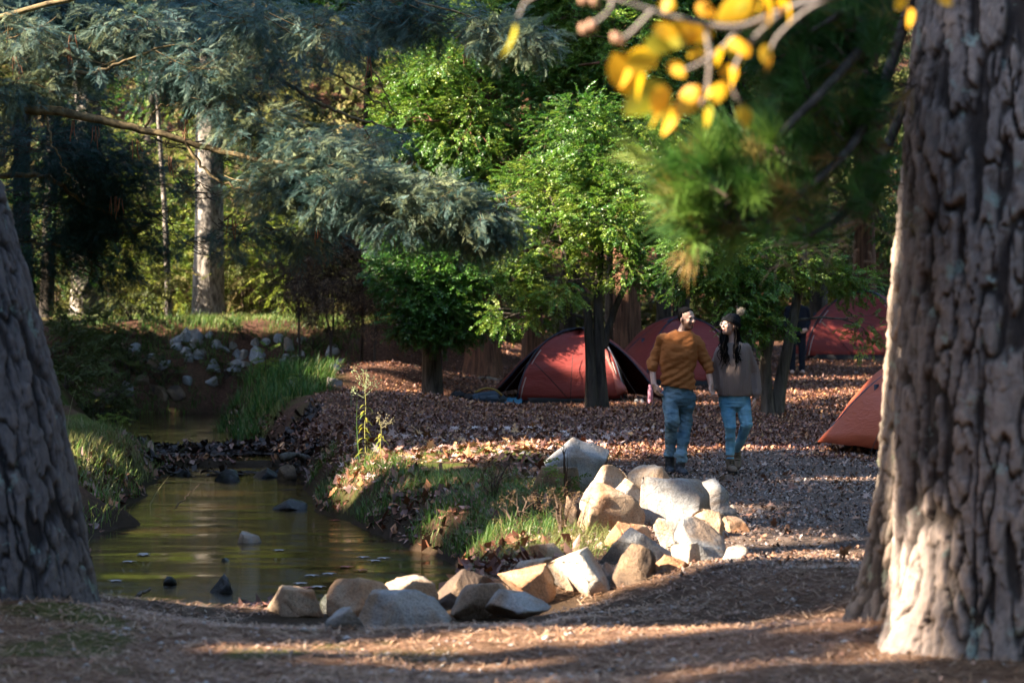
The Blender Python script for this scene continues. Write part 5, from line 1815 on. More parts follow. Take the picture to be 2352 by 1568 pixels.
def shoe_shape(w, l, h, ankle=.0):
    """upper of a shoe, toe towards -Y"""
    n, m = 14, 12
    V = []
    for i in range(n):
        u = i / (n - 1)
        y = l * (.5 - u)
        ww = w * .5 * (math.sin(math.pi * (.08 + .86 * u)) ** .45) * (1.0 if u > .5 else .86)
        hh = h * (1.0 if u < .35 else 1 - .55 * sstep(.35, .85, u)) * (math.sin(math.pi * (.1 + .82 * u)) ** .35)
        for j in range(m):
            a = 2 * math.pi * j / m
            V.append((ww * math.cos(a), y, hh * .5 + hh * .5 * math.sin(a)))
    V = np.array(V)
    i = np.arange(n - 1)[:, None] * m
    j = np.arange(m)[None, :]
    k = (j + 1) % m
    Q = np.stack([i + j, i + m + j, i + m + k, i + k], -1).reshape(-1, 4)
    return V, Q


def sole_shape(w, l, h):
    n = 20
    P = []
    for i in range(n):
        a = 2 * math.pi * i / n
        x, y = math.cos(a), math.sin(a)
        P.append((w * .5 * x * (1.0 + .12 * (-y)), l * .5 * y))
    V = np.array([(x, y, 0) for x, y in P] + [(x, y, h) for x, y in P] + [(0, 0, 0), (0, 0, h)])
    i = np.arange(n)
    j = (i + 1) % n
    return V, [np.stack([i, j, j + n, i + n], 1), np.concatenate([np.stack([j, i, np.full(n, 2 * n)], 1), np.stack([i + n, j + n, np.full(n, 2 * n + 1)], 1)])]


camp_gear()
# ------------------------------------------------------------------ people
def capsule(p0, p1, r0, r1, n=14):
    p0, p1 = np.asarray(p0, float), np.asarray(p1, float)
    d = p1 - p0
    L = np.linalg.norm(d)
    d = d / (L + 1e-9)
    pts, rad = [], []
    for a in np.linspace(-math.pi / 2 + .05, 0, 5):
        pts.append(p0 + d * r0 * math.sin(a))
        rad.append(r0 * math.cos(a))
    for a in np.linspace(0, math.pi / 2 - .05, 5):
        pts.append(p1 + d * r1 * math.sin(a))
        rad.append(r1 * math.cos(a))
    return tube(np.array(pts), np.array(rad), n)


def chain(pts, rad, n=14):
    return [capsule(pts[k], pts[k + 1], rad[k], rad[k + 1], n) for k in range(len(pts) - 1)]


def ball(c, r, M=None, nu=20, nv=12):
    V, F = [], []
    r = np.broadcast_to(np.asarray(r, float), (3,))
    for i in range(nv + 1):
        a = math.pi * (i / nv) * .998 + .003
        for j in range(nu):
            b = 2 * math.pi * j / nu
            V.append((r[0] * math.sin(a) * math.cos(b), r[1] * math.sin(a) * math.sin(b), r[2] * math.cos(a)))
    V = np.array(V)
    if M is not None:
        V = V @ np.asarray(M).T
    V = V + np.asarray(c, float)
    i = np.arange(nv)[:, None] * nu
    j = np.arange(nu)[None, :]
    k = (j + 1) % nu
    Q = np.stack([i + j, i + nu + j, i + nu + k, i + k], -1).reshape(-1, 4)
    o = nv * nu
    jj = np.arange(nu)
    V = np.vstack([V, V[:nu].mean(0), V[o:o + nu].mean(0)])
    T1 = np.stack([(jj + 1) % nu, np.full(nu, len(V) - 2), jj], 1)[:, ::-1]
    T2 = np.stack([o + jj, np.full(nu, len(V) - 1), o + (jj + 1) % nu], 1)[:, ::-1]
    return V, [Q, np.concatenate([T1[:, ::-1], T2])]


def loft(rings, n=28):
    """rings: (centre xyz, half width x, half depth y, power)"""
    V = []
    for c, rx, ry in rings:
        for j in range(n):
            a = 2 * math.pi * j / n
            ca, sa = math.cos(a), math.sin(a)
            e = 2 / 2.4
            V.append((c[0] + rx * np.sign(ca) * abs(ca) ** e, c[1] + ry * np.sign(sa) * abs(sa) ** e, c[2]))
    m = len(rings)
    i = np.arange(m - 1)[:, None] * n
    j = np.arange(n)[None, :]
    k = (j + 1) % n
    Q = np.stack([i + j, i + k, i + n + k, i + n + j], -1).reshape(-1, 4)
    V = np.array(V)
    V = np.vstack([V, V[:n].mean(0), V[-n:].mean(0)])
    jj = np.arange(n)
    T = np.concatenate([np.stack([(jj + 1) % n, jj, np.full(n, len(V) - 2)], 1), np.stack([(m - 1) * n + jj, (m - 1) * n + (jj + 1) % n, np.full(n, len(V) - 1)], 1)])
    return V, [Q, T]


def fuse(parts, vox, smooth=3):
    """join overlapping pieces into one continuous skin"""
    V, P = cat_meshes(parts)
    me = mk_mesh('fuse', V, P)
    o = bpy.data.objects.new('fuse', me)
    COL.objects.link(o)
    m = o.modifiers.new('r', 'REMESH')
    m.mode = 'VOXEL'
    m.voxel_size = vox
    s = o.modifiers.new('s', 'SMOOTH')
    s.factor = .5
    s.iterations = smooth
    dg = bpy.context.evaluated_depsgraph_get()
    ev = o.evaluated_get(dg)
    m2 = ev.to_mesh()
    nv = len(m2.vertices)
    V = np.zeros(nv * 3, np.float32)
    m2.vertices.foreach_get('co', V)
    Nn = np.zeros(nv * 3, np.float32)
    m2.vertices.foreach_get('normal', Nn)
    F = np.zeros(len(m2.polygons) * 4, np.int32)
    ok = all(p.loop_total == 4 for p in m2.polygons)
    polys = []
    if ok:
        m2.polygons.foreach_get('vertices', F)
        polys = [F.reshape(-1, 4)]
    else:
        qd = [list(p.vertices) for p in m2.polygons if p.loop_total == 4]
        tr = [list(p.vertices) for p in m2.polygons if p.loop_total == 3]
        polys = [np.array(qd)] + ([np.array(tr)] if tr else [])
    ev.to_mesh_clear()
    bpy.data.objects.remove(o)
    bpy.data.meshes.remove(me)
    return V.reshape(-1, 3).astype(float), polys, Nn.reshape(-1, 3).astype(float)


def mat_skin(name, col):
    m, nt, b, out = new_mat(name)
    v = mapping(nt)
    n1 = noise_node(nt, 28, 3, vec=v)
    c = mixc(nt, mathn(nt, 'MULTIPLY', n1.outputs['Fac'], .35), col, (col[0] * .85, col[1] * .6, col[2] * .55))
    nt.links.new(c, b.inputs['Base Color'])
    b.inputs['Roughness'].default_value = .5
    b.inputs['Subsurface Weight'].default_value = .0
    b.inputs['Specular IOR Level'].default_value = .35
    return m


def mat_knit(name, col, scale=(120, 120, 60), strength=.3, var=.3):
    m, nt, b, out = new_mat(name)
    v = mapping(nt, scale)
    w = N(nt, 'ShaderNodeTexWave', wave_type='BANDS', bands_direction='X')
    w.inputs['Scale'].default_value = 1.0
    w.inputs['Distortion'].default_value = 1.5
    nt.links.new(v, w.inputs['Vector'])
    n1 = noise_node(nt, 9, 4, vec=mapping(nt))
    c = mixc(nt, mathn(nt, 'MULTIPLY', n1.outputs['Fac'], var * 1.6), col, tuple(x * .55 for x in col))
    c = mixc(nt, mathn(nt, 'MULTIPLY', w.outputs['Fac'], .35), c, tuple(x * .6 for x in col))
    nt.links.new(c, b.inputs['Base Color'])
    b.inputs['Roughness'].default_value = .95
    b.inputs['Specular IOR Level'].default_value = .1
    b.inputs['Sheen Weight'].default_value = .03
    bump(nt, w.outputs['Fac'], b, strength, .006)
    return m


def mat_denim(name, col, pale):
    m, nt, b, out = new_mat(name)
    v = mapping(nt)
    n1 = noise_node(nt, 5, 3, vec=v)
    n2 = noise_node(nt, 26, 4, .6, vec=mapping(nt, (1, 1, 2.2)))
    n3 = noise_node(nt, 400, 2, vec=v)
    r = ramp(nt, n1.outputs['Fac'], [(.38, col), (.62, pale)])
    c = mixc(nt, mathn(nt, 'MULTIPLY', n2.outputs['Fac'], .4), r.outputs[0], tuple(x * .5 for x in col))
    nt.links.new(c, b.inputs['Base Color'])
    b.inputs['Roughness'].default_value = .85
    b.inputs['Specular IOR Level'].default_value = .2
    bump(nt, mathn(nt, 'ADD', n2.outputs['Fac'], mathn(nt, 'MULTIPLY', n3.outputs['Fac'], .1)), b, .5, .015)
    return m


def rotz(a):
    c, s = math.cos(a), math.sin(a)
    return np.array([[c, -s, 0], [s, c, 0], [0, 0, 1.0]])


def rotx(a):
    c, s = math.cos(a), math.sin(a)
    return np.array([[1, 0, 0], [0, c, -s], [0, s, c]])


def roty(a):
    c, s = math.cos(a), math.sin(a)
    return np.array([[c, 0, s], [0, 1, 0], [-s, 0, c]])


def head_parts(c, M, sc=1.0, female=False):
    """head with its face towards local +Y; returns pieces in world space"""
    f = .92 if female else 1.0
    P = [ball((0, -.012, .034), (.074 * f, .094, .086)), ball((0, .018, -.02), (.064 * f, .074, .088)),
         ball((0, .050, -.078), (.034 * f, .036, .032)), ball((0, .03, -.060), (.052 * f, .05, .04)),
         ball((.030 * f, .066, -.018), (.026, .022, .022)), ball((-.030 * f, .066, -.018), (.026, .022, .022)),
         ball((0, .080, .026), (.044 * f, .014, .014)),
         capsule((0, .088, .018), (0, .108, -.022), .008, .0125 * f, 10), ball((.010, .098, -.026), .0085), ball((-.010, .098, -.026), .0085),
         ball((0, .087, -.050), (.022, .009, .0055)), ball((0, .085, -.060), (.019, .010, .007))]
    for s in (-1, 1):
        P.append(ball((s * .074 * f, -.008, -.004), (.010, .019, .031), rotz(-s * .35)))
    out = []
    for V, F in P:
        out.append(((V * sc) @ M.T + np.asarray(c), F))
    return out


def hand_parts(wr, d, side, palm_n, curl=.5, sc=1.0, thumb_dir=1):
    """wrist, direction along the hand, direction across the palm (towards the thumb), palm normal"""
    d = np.asarray(d, float) / np.linalg.norm(d)
    side = np.asarray(side, float) - d * np.dot(side, d)
    side /= np.linalg.norm(side)
    n = np.cross(d, side)
    if np.dot(n, palm_n) < 0:
        n = -n
    wr = np.asarray(wr, float)
    P = []
    for k, o in enumerate((-.028, -.009, .010, .028)):
        P.append(capsule(wr + side * o * .6 * sc, wr + (d * .088 + side * o) * sc, .017 * sc, .0125 * sc, 10))
    ln = (.066, .078, .083, .074)
    for k, o in enumerate((-.030, -.010, .010, .030)):
        b = wr + (d * .086 + side * o) * sc
        l = ln[k] * sc
        a1 = curl * (.7 + .1 * (3 - k))
        a2 = curl * 1.6
        j1 = b + (d * math.cos(a1) + n * math.sin(a1)) * l * .5
        j2 = j1 + (d * math.cos(a2) + n * math.sin(a2)) * l * .32
        j3 = j2 + (d * math.cos(a2 * 1.35) + n * math.sin(a2 * 1.35)) * l * .22
        P += chain([b, j1, j2, j3], np.array([.0105, .0095, .0088, .0075]) * sc, 10)
    b = wr + (d * .03 + side * .026) * sc
    t1 = b + (d * .038 + side * .022 + n * .012) * sc
    t2 = t1 + (d * .030 + side * .002 + n * .012) * sc
    P += chain([b, t1, t2], np.array([.015, .0115, .009]) * sc, 10)
    return P


def wrinkle(V, Nn, amp, freq, seed):
    return V + Nn * (amp * fbm(V * np.asarray(freq), seed, 3))[:, None]


def cut_open(V, P, keep):
    """drop the faces whose centre fails keep(); leaves real openings at hems and cuffs"""
    out = []
    for p in P:
        c = V[p].mean(1)
        out.append(p[keep(c)])
    used = np.unique(np.concatenate([o.ravel() for o in out]))
    mp = -np.ones(len(V), int)
    mp[used] = np.arange(len(used))
    return V[used], [mp[o] for o in out], used


def boot(parent, toe, heel, ankle_top, w, mat, sole_mat, lace_mat, name='boot'):
    """ankle boot from heel to toe, shaft up to ankle_top"""
    toe, heel, top = [np.asarray(v, float) for v in (toe, heel, ankle_top)]
    d = toe - heel
    L = np.linalg.norm(d)
    d = d / L
    up = np.array([0, 0, 1.0]) - d * d[2]
    up /= np.linalg.norm(up)
    mid = heel + d * L * .30
    parts = chain([heel + d * .035 + up * .045, heel + d * L * .45 + up * .052, heel + d * L * .72 + up * .042, toe - d * .035 + up * .036], np.array([.046, .046, .046, .037]) * w, 16)
    parts += chain([heel + d * L * .24 + up * .06, top], [.050 * w, .050 * w], 16)
    V, P, Nn = fuse(parts, .007, 3)
    hgt = (V - heel) @ up
    V = V + up * (np.clip(.014 - hgt, 0, None))[:, None]
    o = link(name, mk_mesh(name, V, P), mat, parent)
    side = np.cross(d, up)
    n = 22
    out = []
    for i in range(n):
        a = 2 * math.pi * i / n
        x, y = math.cos(a), math.sin(a)
        wd = .047 * w * (1 + .1 * x) * (abs(y) ** .8) * np.sign(y)
        out.append(heel + d * (L * .5 + L * .51 * x) + side * wd)
    B = np.array(out)
    V = np.vstack([B, B + up * .03, B.mean(0), B.mean(0) + up * .03])
    i = np.arange(n)
    j = (i + 1) % n
    Pp = [np.stack([i, j, j + n, i + n], 1), np.concatenate([np.stack([j, i, np.full(n, 2 * n)], 1), np.stack([i + n, j + n, np.full(n, 2 * n + 1)], 1)])]
    link('sole', mk_mesh('sole', V, Pp, False), sole_mat, o)
    parts = []
    for k in range(4):
        c = heel + d * L * (.40 + .07 * (3 - k) - .02) + up * (.085 + .02 * k)
        parts.append(tube(np.array([c - side * .03 * w, c + d * .012 + up * .012, c + side * .03 * w]), .0035, 5))
    V, F = cat_meshes(parts)
    link('laces', mk_mesh('laces', V, F), lace_mat, o)
    return o


M_SKIN1 = mat_skin('skin_man', (.62, .40, .31))
M_SKIN2 = mat_skin('skin_woman', (.62, .39, .30))
M_STUB = mat_skin('stubble', (.24, .145, .11))
M_LIP = mat_skin('lip', (.42, .15, .13))
M_HAIR = mat_plain('black_hair', (.005, .004, .004), .75, .3, 60, .2, .06)
M_EYE = mat_plain('eye_white', (.55, .5, .47), .3, 0)
M_IRIS = mat_plain('iris', (.02, .013, .01), .2, 0)
M_SOLE = mat_plain('boot_sole', (.02, .018, .016), .8)
M_LACE = mat_plain('lace', (.05, .04, .03), .9)


def face_bits(parent, c, M, sc, female):
    f = .92 if female else 1.0

    def at(p):
        return (np.asarray(p, float) * sc) @ M.T + np.asarray(c)
    for s in (-1, 1):
        V, F = ball((s * .031 * f, .0795, .004), (.0125, .006, .0062))
        e = link('eye', mk_mesh('eye', at(V), F), M_EYE, parent)
        V, F = ball((s * .031 * f + (.002 if female else .003), .0845, .004), (.0062, .0025, .0058))
        link('iris', mk_mesh('iris', at(V), F), M_IRIS, e)
        P = smooth_path([(s * .013, .092, .021), (s * .03 * f, .089, .026), (s * .048 * f, .074, .021)], 8)
        V, F = tube(at(P), np.array([.002, .0034, .0038, .0038, .0036, .003, .0025, .0015]) * sc, 6)
        link('eyebrow', mk_mesh('eyebrow', V, F), M_HAIR, parent)
        P = smooth_path([(s * .018, .087, .010), (s * .031 * f, .0875, .0115), (s * .044 * f, .080, .008)], 8)
        V, F = tube(at(P), .0022 * sc, 5)
        link('eyelash', mk_mesh('eyelash', V, F), M_HAIR, parent)


def region_material(V, P, c, M, sc, beard):
    """material slots on the one skin: 0 skin, 1 stubble, 2 lips"""
    idx = []
    for p in P:
        ctr = V[p].mean(1)
        l = ((ctr - np.asarray(c)) @ M) / sc
        k = np.zeros(len(p), int)
        if beard:
            low = (l[:, 2] < -.036 - .10 * np.clip(.06 - l[:, 1], 0, .06) + .0) & (l[:, 2] > -.125) & (l[:, 1] > -.012)
            side = (np.abs(l[:, 0]) > .056) & (l[:, 2] < .004) & (l[:, 2] > -.12) & (l[:, 1] > .0) & (l[:, 1] < .045)
            k[(low | side)] = 1
        lip = (np.abs(l[:, 0]) < .021) & (l[:, 2] < -.045) & (l[:, 2] > -.066) & (l[:, 1] > .072)
        k[lip] = 2
        idx.append(k)
    return np.concatenate(idx)


def man():
    D = 26.0

    def Z(u, v, dy=0.0):
        k = (D + dy) / 26.0
        return np.array([((1480 + u / 3.565) - 1200) * .004588 * k, D + dy, 1.65 + ((1.925 - .001287 * v) - 1.65) * k])
    g0 = Z(390, 1495)
    t = thing('person', 'bearded man in a rust brown sweater and blue jeans holding hands with the woman', 'person', (g0[0], D, ground1(g0[0], D)))
    hc = Z(463, 205, -.03)
    M = rotz(R(-180 + 40)) @ rotx(R(-3)) @ roty(R(4))
    # skin: head, neck, arms, hands, trunk and legs in one surface
    sh_r, sh_l = Z(248, 372), Z(562, 388)
    el_r, el_l = Z(172, 560, .05), Z(632, 575, .03)
    wr_r, wr_l = Z(186, 745, -.05), Z(664, 752, -.04)
    hp_r, hp_l = Z(322, 840), Z(462, 845)
    kn_r, kn_l = Z(340, 1065, -.12), Z(452, 1075, .03)
    an_r, an_l = Z(322, 1375, .02), Z(408, 1400, -.16)
    parts = head_parts(hc, M, 1.0)
    parts += chain([hc + np.array((0, .02, -.05)) @ np.eye(3), Z(428, 318, .0)], [.056, .062])
    parts += [loft([(Z(405, 325), .10, .07), (Z(400, 375), .14, .09), (Z(395, 480), .15, .10), (Z(390, 620), .15, .10), (Z(392, 760), .15, .10), (Z(392, 860), .155, .105)])]
    parts += chain([sh_r + (.03, 0, -.02), el_r, wr_r], [.038, .038, .030]) + chain([sh_l + (-.03, 0, -.02), el_l, wr_l], [.038, .038, .030])
    parts += chain([hp_r, kn_r, Z(326, 1230, -.02), an_r], [.07, .046, .04, .034]) + chain([hp_l, kn_l, Z(425, 1260, -.10), an_l], [.07, .046, .04, .034])
    parts += hand_parts(wr_r, Z(206, 800, -.07) - wr_r, np.array((.5, -.85, .0)), np.array((1, .2, 0)), .55, 1.0)
    parts += hand_parts(wr_l, Z(668, 850, -.06) - wr_l, np.array((-.55, -.8, 0)), np.array((.9, -.4, 0)), .9, 1.0)
    V, P, Nn = fuse(parts, .0062, 2)
    idx = region_material(V, P, hc, M, 1.0, True)
    body = link('body', mk_mesh('body', V, P, True, None, idx), [M_SKIN1, M_STUB, M_LIP], t)
    face_bits(body, hc, M, 1.0, False)
    V, F = ball((0, .0885, -.0555), (.013, .004, .0035))
    link('teeth', mk_mesh('teeth', V @ M.T + hc, F), mat_plain('teeth', (.6, .56, .5), .3, 0), body)
    # hair drawn back into a bun
    V, F = ball((0, -.016, .040), (.082, .098, .090), None, 40, 26)

    def keep(cn):
        return (cn[:, 2] > .066 + .5 * np.clip(cn[:, 1], -.02, 1)) | ((cn[:, 1] < -.024) & (cn[:, 2] > -.045)) | ((cn[:, 1] < .004) & (cn[:, 2] > .012))
    V2, P2, us = cut_open(V, F, lambda cn: keep(cn))
    V2 = V2 * (1 + .018 * np.sin(np.arctan2(V2[:, 2], V2[:, 0]) * 40))[:, None]
    h = link('hair', mk_mesh('hair', V2 @ M.T + hc, P2), M_HAIR, t)
    sld = h.modifiers.new('thickness', 'SOLIDIFY')
    sld.thickness = .008
    V, F = ball((0, -.098, .092), (.030, .028, .028))
    V = V + .004 * fbm(V * 70, 4, 2)[:, None]
    link('bun', mk_mesh('bun', V @ M.T + hc, F), M_HAIR, h)
    # sweater
    sw = [loft([(Z(430, 290), .062, .060), (Z(425, 302), .092, .078), (Z(416, 318), .135, .092), (Z(408, 340), .178, .108), (Z(402, 368), .200, .122), (Z(396, 430), .208, .138), (Z(392, 520), .198, .142), (Z(388, 610), .186, .135), (Z(386, 700), .184, .132), (Z(388, 770), .186, .134), (Z(390, 800), .186, .134), (Z(390, 812), .180, .128)])]
    cf_r = Z(180, 612, -.0)
    cf_l = Z(643, 622, -.0)
    sw += chain([sh_r + (.03, 0, .0), el_r, cf_r], [.074, .060, .050]) + chain([sh_l + (-.03, 0, .0), el_l, cf_l], [.074, .060, .050])
    for base, end in ((el_r, cf_r), (el_l, cf_l)):
        for k in range(4):
            c = base + (end - base) * (k / 3.2) + (0, -.004, 0)
            dd = (end - base) / np.linalg.norm(end - base)
            sw.append(capsule(c - dd * .006, c + dd * .006, .059 - .003 * k, .059 - .003 * k))
    V, P, Nn = fuse(sw, .0085, 2)
    V = wrinkle(V, Nn, .014, (5, 5, 11), 3)
    V = wrinkle(V, Nn, .005, (16, 16, 26), 5)
    fold = np.exp(-((V[:, 2] - 1.05) / .16) ** 2)
    V = V + Nn * (.006 * fold * np.sin((V[:, 2] * 1.0 - V[:, 0] * .55) * 80 + 3 * fbm(V * 3, 6, 2)))[:, None]
    hem = Z(390, 775)[2]
    V2, P2, us = cut_open(V, P, lambda c: ~((c[:, 2] < hem - .16 * (c[:, 0] - g0[0]) - .0) & (np.abs(c[:, 0] - g0[0]) < .22)) & ~((c[:, 2] > Z(0, 306)[2]) & (np.abs(c[:, 0] - Z(428, 0)[0]) < .068)))
    s_ = link('sweater', mk_mesh('sweater', V2, P2), mat_knit('rust_knit', (.38, .14, .045), (150, 150, 40), .12, .2), t)
    sld = s_.modifiers.new('thickness', 'SOLIDIFY')
    sld.thickness = .006
    a = np.linspace(0, 2 * math.pi, 25)
    cc = Z(428, 300)
    V, F = tube(np.stack([cc[0] + .066 * np.cos(a), cc[1] + .064 * np.sin(a), cc[2] - .016 + .010 * np.sin(a) + .004 * np.cos(a)], 1), .0085, 8, False)
    link('collar', mk_mesh('collar', V, F), mat_knit('rust_rib', (.26, .09, .028), (150, 150, 40), .1), s_)
    # jeans
    jn = [loft([(Z(390, 745), .160, .115), (Z(390, 800), .168, .122), (Z(390, 860), .172, .126), (Z(392, 900), .166, .12), (Z(393, 930), .13, .10)])]
    jn += chain([hp_r, kn_r, Z(326, 1230, -.02), Z(322, 1348, .01)], [.098, .073, .066, .063]) + chain([hp_l, kn_l, Z(425, 1260, -.10), Z(408, 1395, -.16)], [.098, .073, .065, .062])
    for c, dy in ((Z(322, 1330, .01), 0), (Z(408, 1378, -.155), 0)):
        for k in range(3):
            jn.append(capsule(c + (0, 0, .028 * k - .02), c + (0, 0, .028 * k - .012), .069, .067))
    V, P, Nn = fuse(jn, .0085, 2)
    V = wrinkle(V, Nn, .014, (7, 7, 14), 8)
    kf = np.exp(-((V[:, 2] - .52) / .12) ** 2) + np.exp(-((V[:, 2] - .24) / .09) ** 2)
    V = V + Nn * (.003 * kf * np.sin(V[:, 2] * 130 + V[:, 0] * 40 + 4 * fbm(V * 5, 9, 2)))[:, None]
    V2, P2, us = cut_open(V, P, lambda c: ~((c[:, 2] < Z(0, 1352)[2]) & (c[:, 0] < Z(365, 0)[0])) & ~(c[:, 2] < Z(0, 1404, -.16)[2]) & (c[:, 2] < Z(0, 752)[2]))
    j_ = link('jeans', mk_mesh('jeans', V2, P2), mat_denim('denim_blue', (.085, .16, .215), (.24, .35, .42)), t)
    sld = j_.modifiers.new('thickness', 'SOLIDIFY')
    sld.thickness = .005
    bm_ = mat_plain('dark_boot', (.028, .034, .045), .6, .3, 30, .3)
    gz = ground1(g0[0], D)
    f1 = Z(322, 1490, .02)
    f2 = Z(405, 1505, -.16)
    boot(t, (f1[0] - .005, D - .20, gz), (f1[0] + .0, D + .08, gz), an_r + (0, 0, .06), 1.05, bm_, M_SOLE, M_LACE)
    boot(t, (f2[0] + .05, D - .38, gz - .005), (f2[0] - .02, D - .10, gz), an_l + (0, 0, .05), 1.05, bm_, M_SOLE, M_LACE)
    # ring on the clasped hand
    return wr_l


def woman():
    D = 26.1

    def Z(u, v, dy=0.0):
        k = (D + dy) / 26.0
        return np.array([((1480 + u / 3.565) - 1200) * .004588 * k, D + dy, 1.65 + ((1.925 - .001287 * v) - 1.65) * k])
    g0 = Z(850, 1475)
    gz = ground1(g0[0], D)
    t = thing('person', 'woman in a brown knit sweater, bobble hat and light blue jeans beside the man', 'person', (g0[0], D, gz))
    hc = Z(818, 262, -.02)
    M = rotz(R(180 - 48)) @ rotx(R(10)) @ roty(R(-4))
    sh_r, sh_l = Z(738, 462), Z(966, 454)
    el_r, el_l = Z(692, 640, .05), Z(1028, 650, .06)
    wr_r, wr_l = Z(688, 790, -.03), Z(1036, 860, -.02)
    hp_r, hp_l = Z(795, 880), Z(925, 880)
    kn_r, kn_l = Z(826, 1110, -.07), Z(962, 1085, -.05)
    an_r, an_l = Z(822, 1385, -.02), Z(872, 1310, .34)
    parts = head_parts(hc, M, .96, True)
    parts += chain([hc + (.012, .03, -.05), Z(842, 400)], [.046, .050])
    parts += [loft([(Z(848, 405), .08, .06), (Z(850, 450), .115, .075), (Z(852, 540), .12, .09), (Z(855, 680), .115, .09), (Z(858, 800), .135, .10), (Z(860, 900), .15, .105)])]
    parts += chain([sh_r + (.03, 0, -.02), el_r, wr_r], [.034, .033, .026]) + chain([sh_l + (-.03, 0, -.02), el_l, wr_l], [.034, .033, .026])
    parts += chain([hp_r, kn_r, Z(826, 1240, -.01), an_r], [.066, .042, .032, .026]) + chain([hp_l, kn_l, Z(915, 1210, .14), an_l], [.066, .042, .032, .026])
    parts += hand_parts(wr_l, Z(1032, 930, -.05) - wr_l, np.array((-.35, -.9, 0)), np.array((-.9, .3, 0)), .4, .9)
    parts += hand_parts(wr_r, Z(676, 850, -.06) - wr_r, np.array((.3, -.9, .2)), np.array((-.9, -.4, 0)), .85, .88)
    V, P, Nn = fuse(parts, .0062, 2)
    idx = region_material(V, P, hc, M, .96, False)
    body = link('body', mk_mesh('body', V, P, True, None, idx), [M_SKIN2, M_STUB, M_LIP], t)
    face_bits(body, hc, M, .96, True)
    V, F = ball((0, .0895, -.0545), (.015, .004, .0035))
    link('teeth', mk_mesh('teeth', (V * .96) @ M.T + hc, F), mat_plain('teeth_white', (.7, .66, .6), .3, 0), body)
    # sweater, loose, with wide sleeves
    sw = [loft([(Z(845, 392), .062, .062), (Z(847, 403), .092, .078), (Z(848, 418), .125, .09), (Z(850, 440), .158, .104), (Z(852, 475), .182, .118), (Z(852, 560), .188, .135), (Z(853, 680), .190, .140), (Z(855, 780), .192, .140), (Z(856, 830), .186, .136), (Z(857, 852), .180, .132)])]
    sw += chain([sh_r + (.02, 0, 0), el_r, Z(690, 750, .0), wr_r + (0, 0, .01)], [.066, .060, .058, .040])
    sw += chain([sh_l + (-.02, 0, 0), el_l + (.0, 0, 0), Z(1028, 790, .03), Z(1034, 825, .0), Z(1036, 858, -.01)], [.066, .066, .070, .058, .042])
    V, P, Nn = fuse(sw, .0085, 2)
    V = wrinkle(V, Nn, .012, (9, 9, 3.5), 13)
    V = V + Nn * (.0022 * np.sin(V[:, 0] * 300))[:, None]
    hem = Z(0, 846)[2]
    V2, P2, us = cut_open(V, P, lambda c: ~((c[:, 2] < hem) & (np.abs(c[:, 0] - Z(856, 0)[0]) < .20)) & ~((c[:, 2] > Z(0, 402)[2]) & (np.abs(c[:, 0] - Z(845, 0)[0]) < .064)))
    s_ = link('sweater', mk_mesh('sweater', V2, P2), mat_knit('brown_knit', (.29, .215, .185), (200, 200, 8), .5, .2), t)
    sld = s_.modifiers.new('thickness', 'SOLIDIFY')
    sld.thickness = .008
    # jeans
    jn = [loft([(Z(858, 800), .150, .11), (Z(858, 860), .165, .12), (Z(858, 905), .168, .12), (Z(858, 940), .15, .11)])]
    jn += chain([hp_r, kn_r, Z(826, 1240, -.01), Z(822, 1372, -.02)], [.093, .064, .052, .042]) + chain([hp_l, kn_l, Z(915, 1210, .14), Z(876, 1296, .31)], [.093, .064, .052, .042])
    V, P, Nn = fuse(jn, .0085, 2)
    V = wrinkle(V, Nn, .007, (5, 5, 26), 18)
    V2, P2, us = cut_open(V, P, lambda c: (c[:, 2] < Z(0, 830)[2]) & ~((c[:, 2] < Z(0, 1372)[2])))
    j_ = link('jeans', mk_mesh('jeans', V2, P2), mat_denim('denim_light', (.10, .29, .46), (.25, .50, .66)), t)
    sld = j_.modifiers.new('thickness', 'SOLIDIFY')
    sld.thickness = .004
    bm_ = mat_plain('suede_boot', (.20, .145, .105), .85, .3, 30, .3)
    f1 = Z(820, 1480, -.02)
    boot(t, (f1[0] + .05, D - .19, gz), (f1[0] + .0, D + .05, gz), an_r + (0, 0, .05), .92, bm_, M_SOLE, M_LACE)
    f2 = Z(868, 1385, .36)
    gz2 = ground1(f2[0], D + .3)
    boot(t, (f2[0] + .01, D + .17, gz2 + .012), (f2[0] + .02, D + .38, gz2 + .10), an_l + (0, 0, .06), .92, bm_, M_SOLE, M_LACE)
    # knitted hat: dome, ribbed cuff, fur bobble
    Mh = M @ rotx(R(16))
    parts = [ball((0, -.012, .052), (.088, .102, .098)), ball((0, -.045, .105), (.062, .068, .060))]
    V, P, Nn = fuse([((v * .98) @ Mh.T + hc, f) for v, f in parts], .006, 3)
    loc = (V - hc) @ Mh
    V2, P2, us = cut_open(V, P, lambda c: ((c - hc) @ Mh)[:, 2] > .030)
    l2 = (V2 - hc) @ Mh
    ang = np.arctan2(l2[:, 1], l2[:, 0])
    V2 = V2 + (V2 - hc) * (.018 * np.sin(ang * 26) * np.cos(l2[:, 2] * 180))[:, None]
    hat = link('hat', mk_mesh('hat', V2, P2), mat_knit('charcoal_knit', (.013, .014, .018), (160, 160, 60), .6), t)
    sld = hat.modifiers.new('thickness', 'SOLIDIFY')
    sld.thickness = .008
    a = np.linspace(0, 2 * math.pi, 97)
    parts = []
    for zz in (.026, .040, .054):
        k = 1 + .022 * np.sign(np.sin(a * 34))
        parts.append(tube(np.stack([.0915 * np.cos(a) * k, -.012 + .1055 * np.sin(a) * k, np.full_like(a, zz)], 1) @ Mh.T + hc, .0105, 7, False))
    V, F = cat_meshes(parts)
    link('cuff', mk_mesh('cuff', V, F), mat_knit('charcoal_rib', (.012, .013, .016), (160, 160, 60), .5), hat)
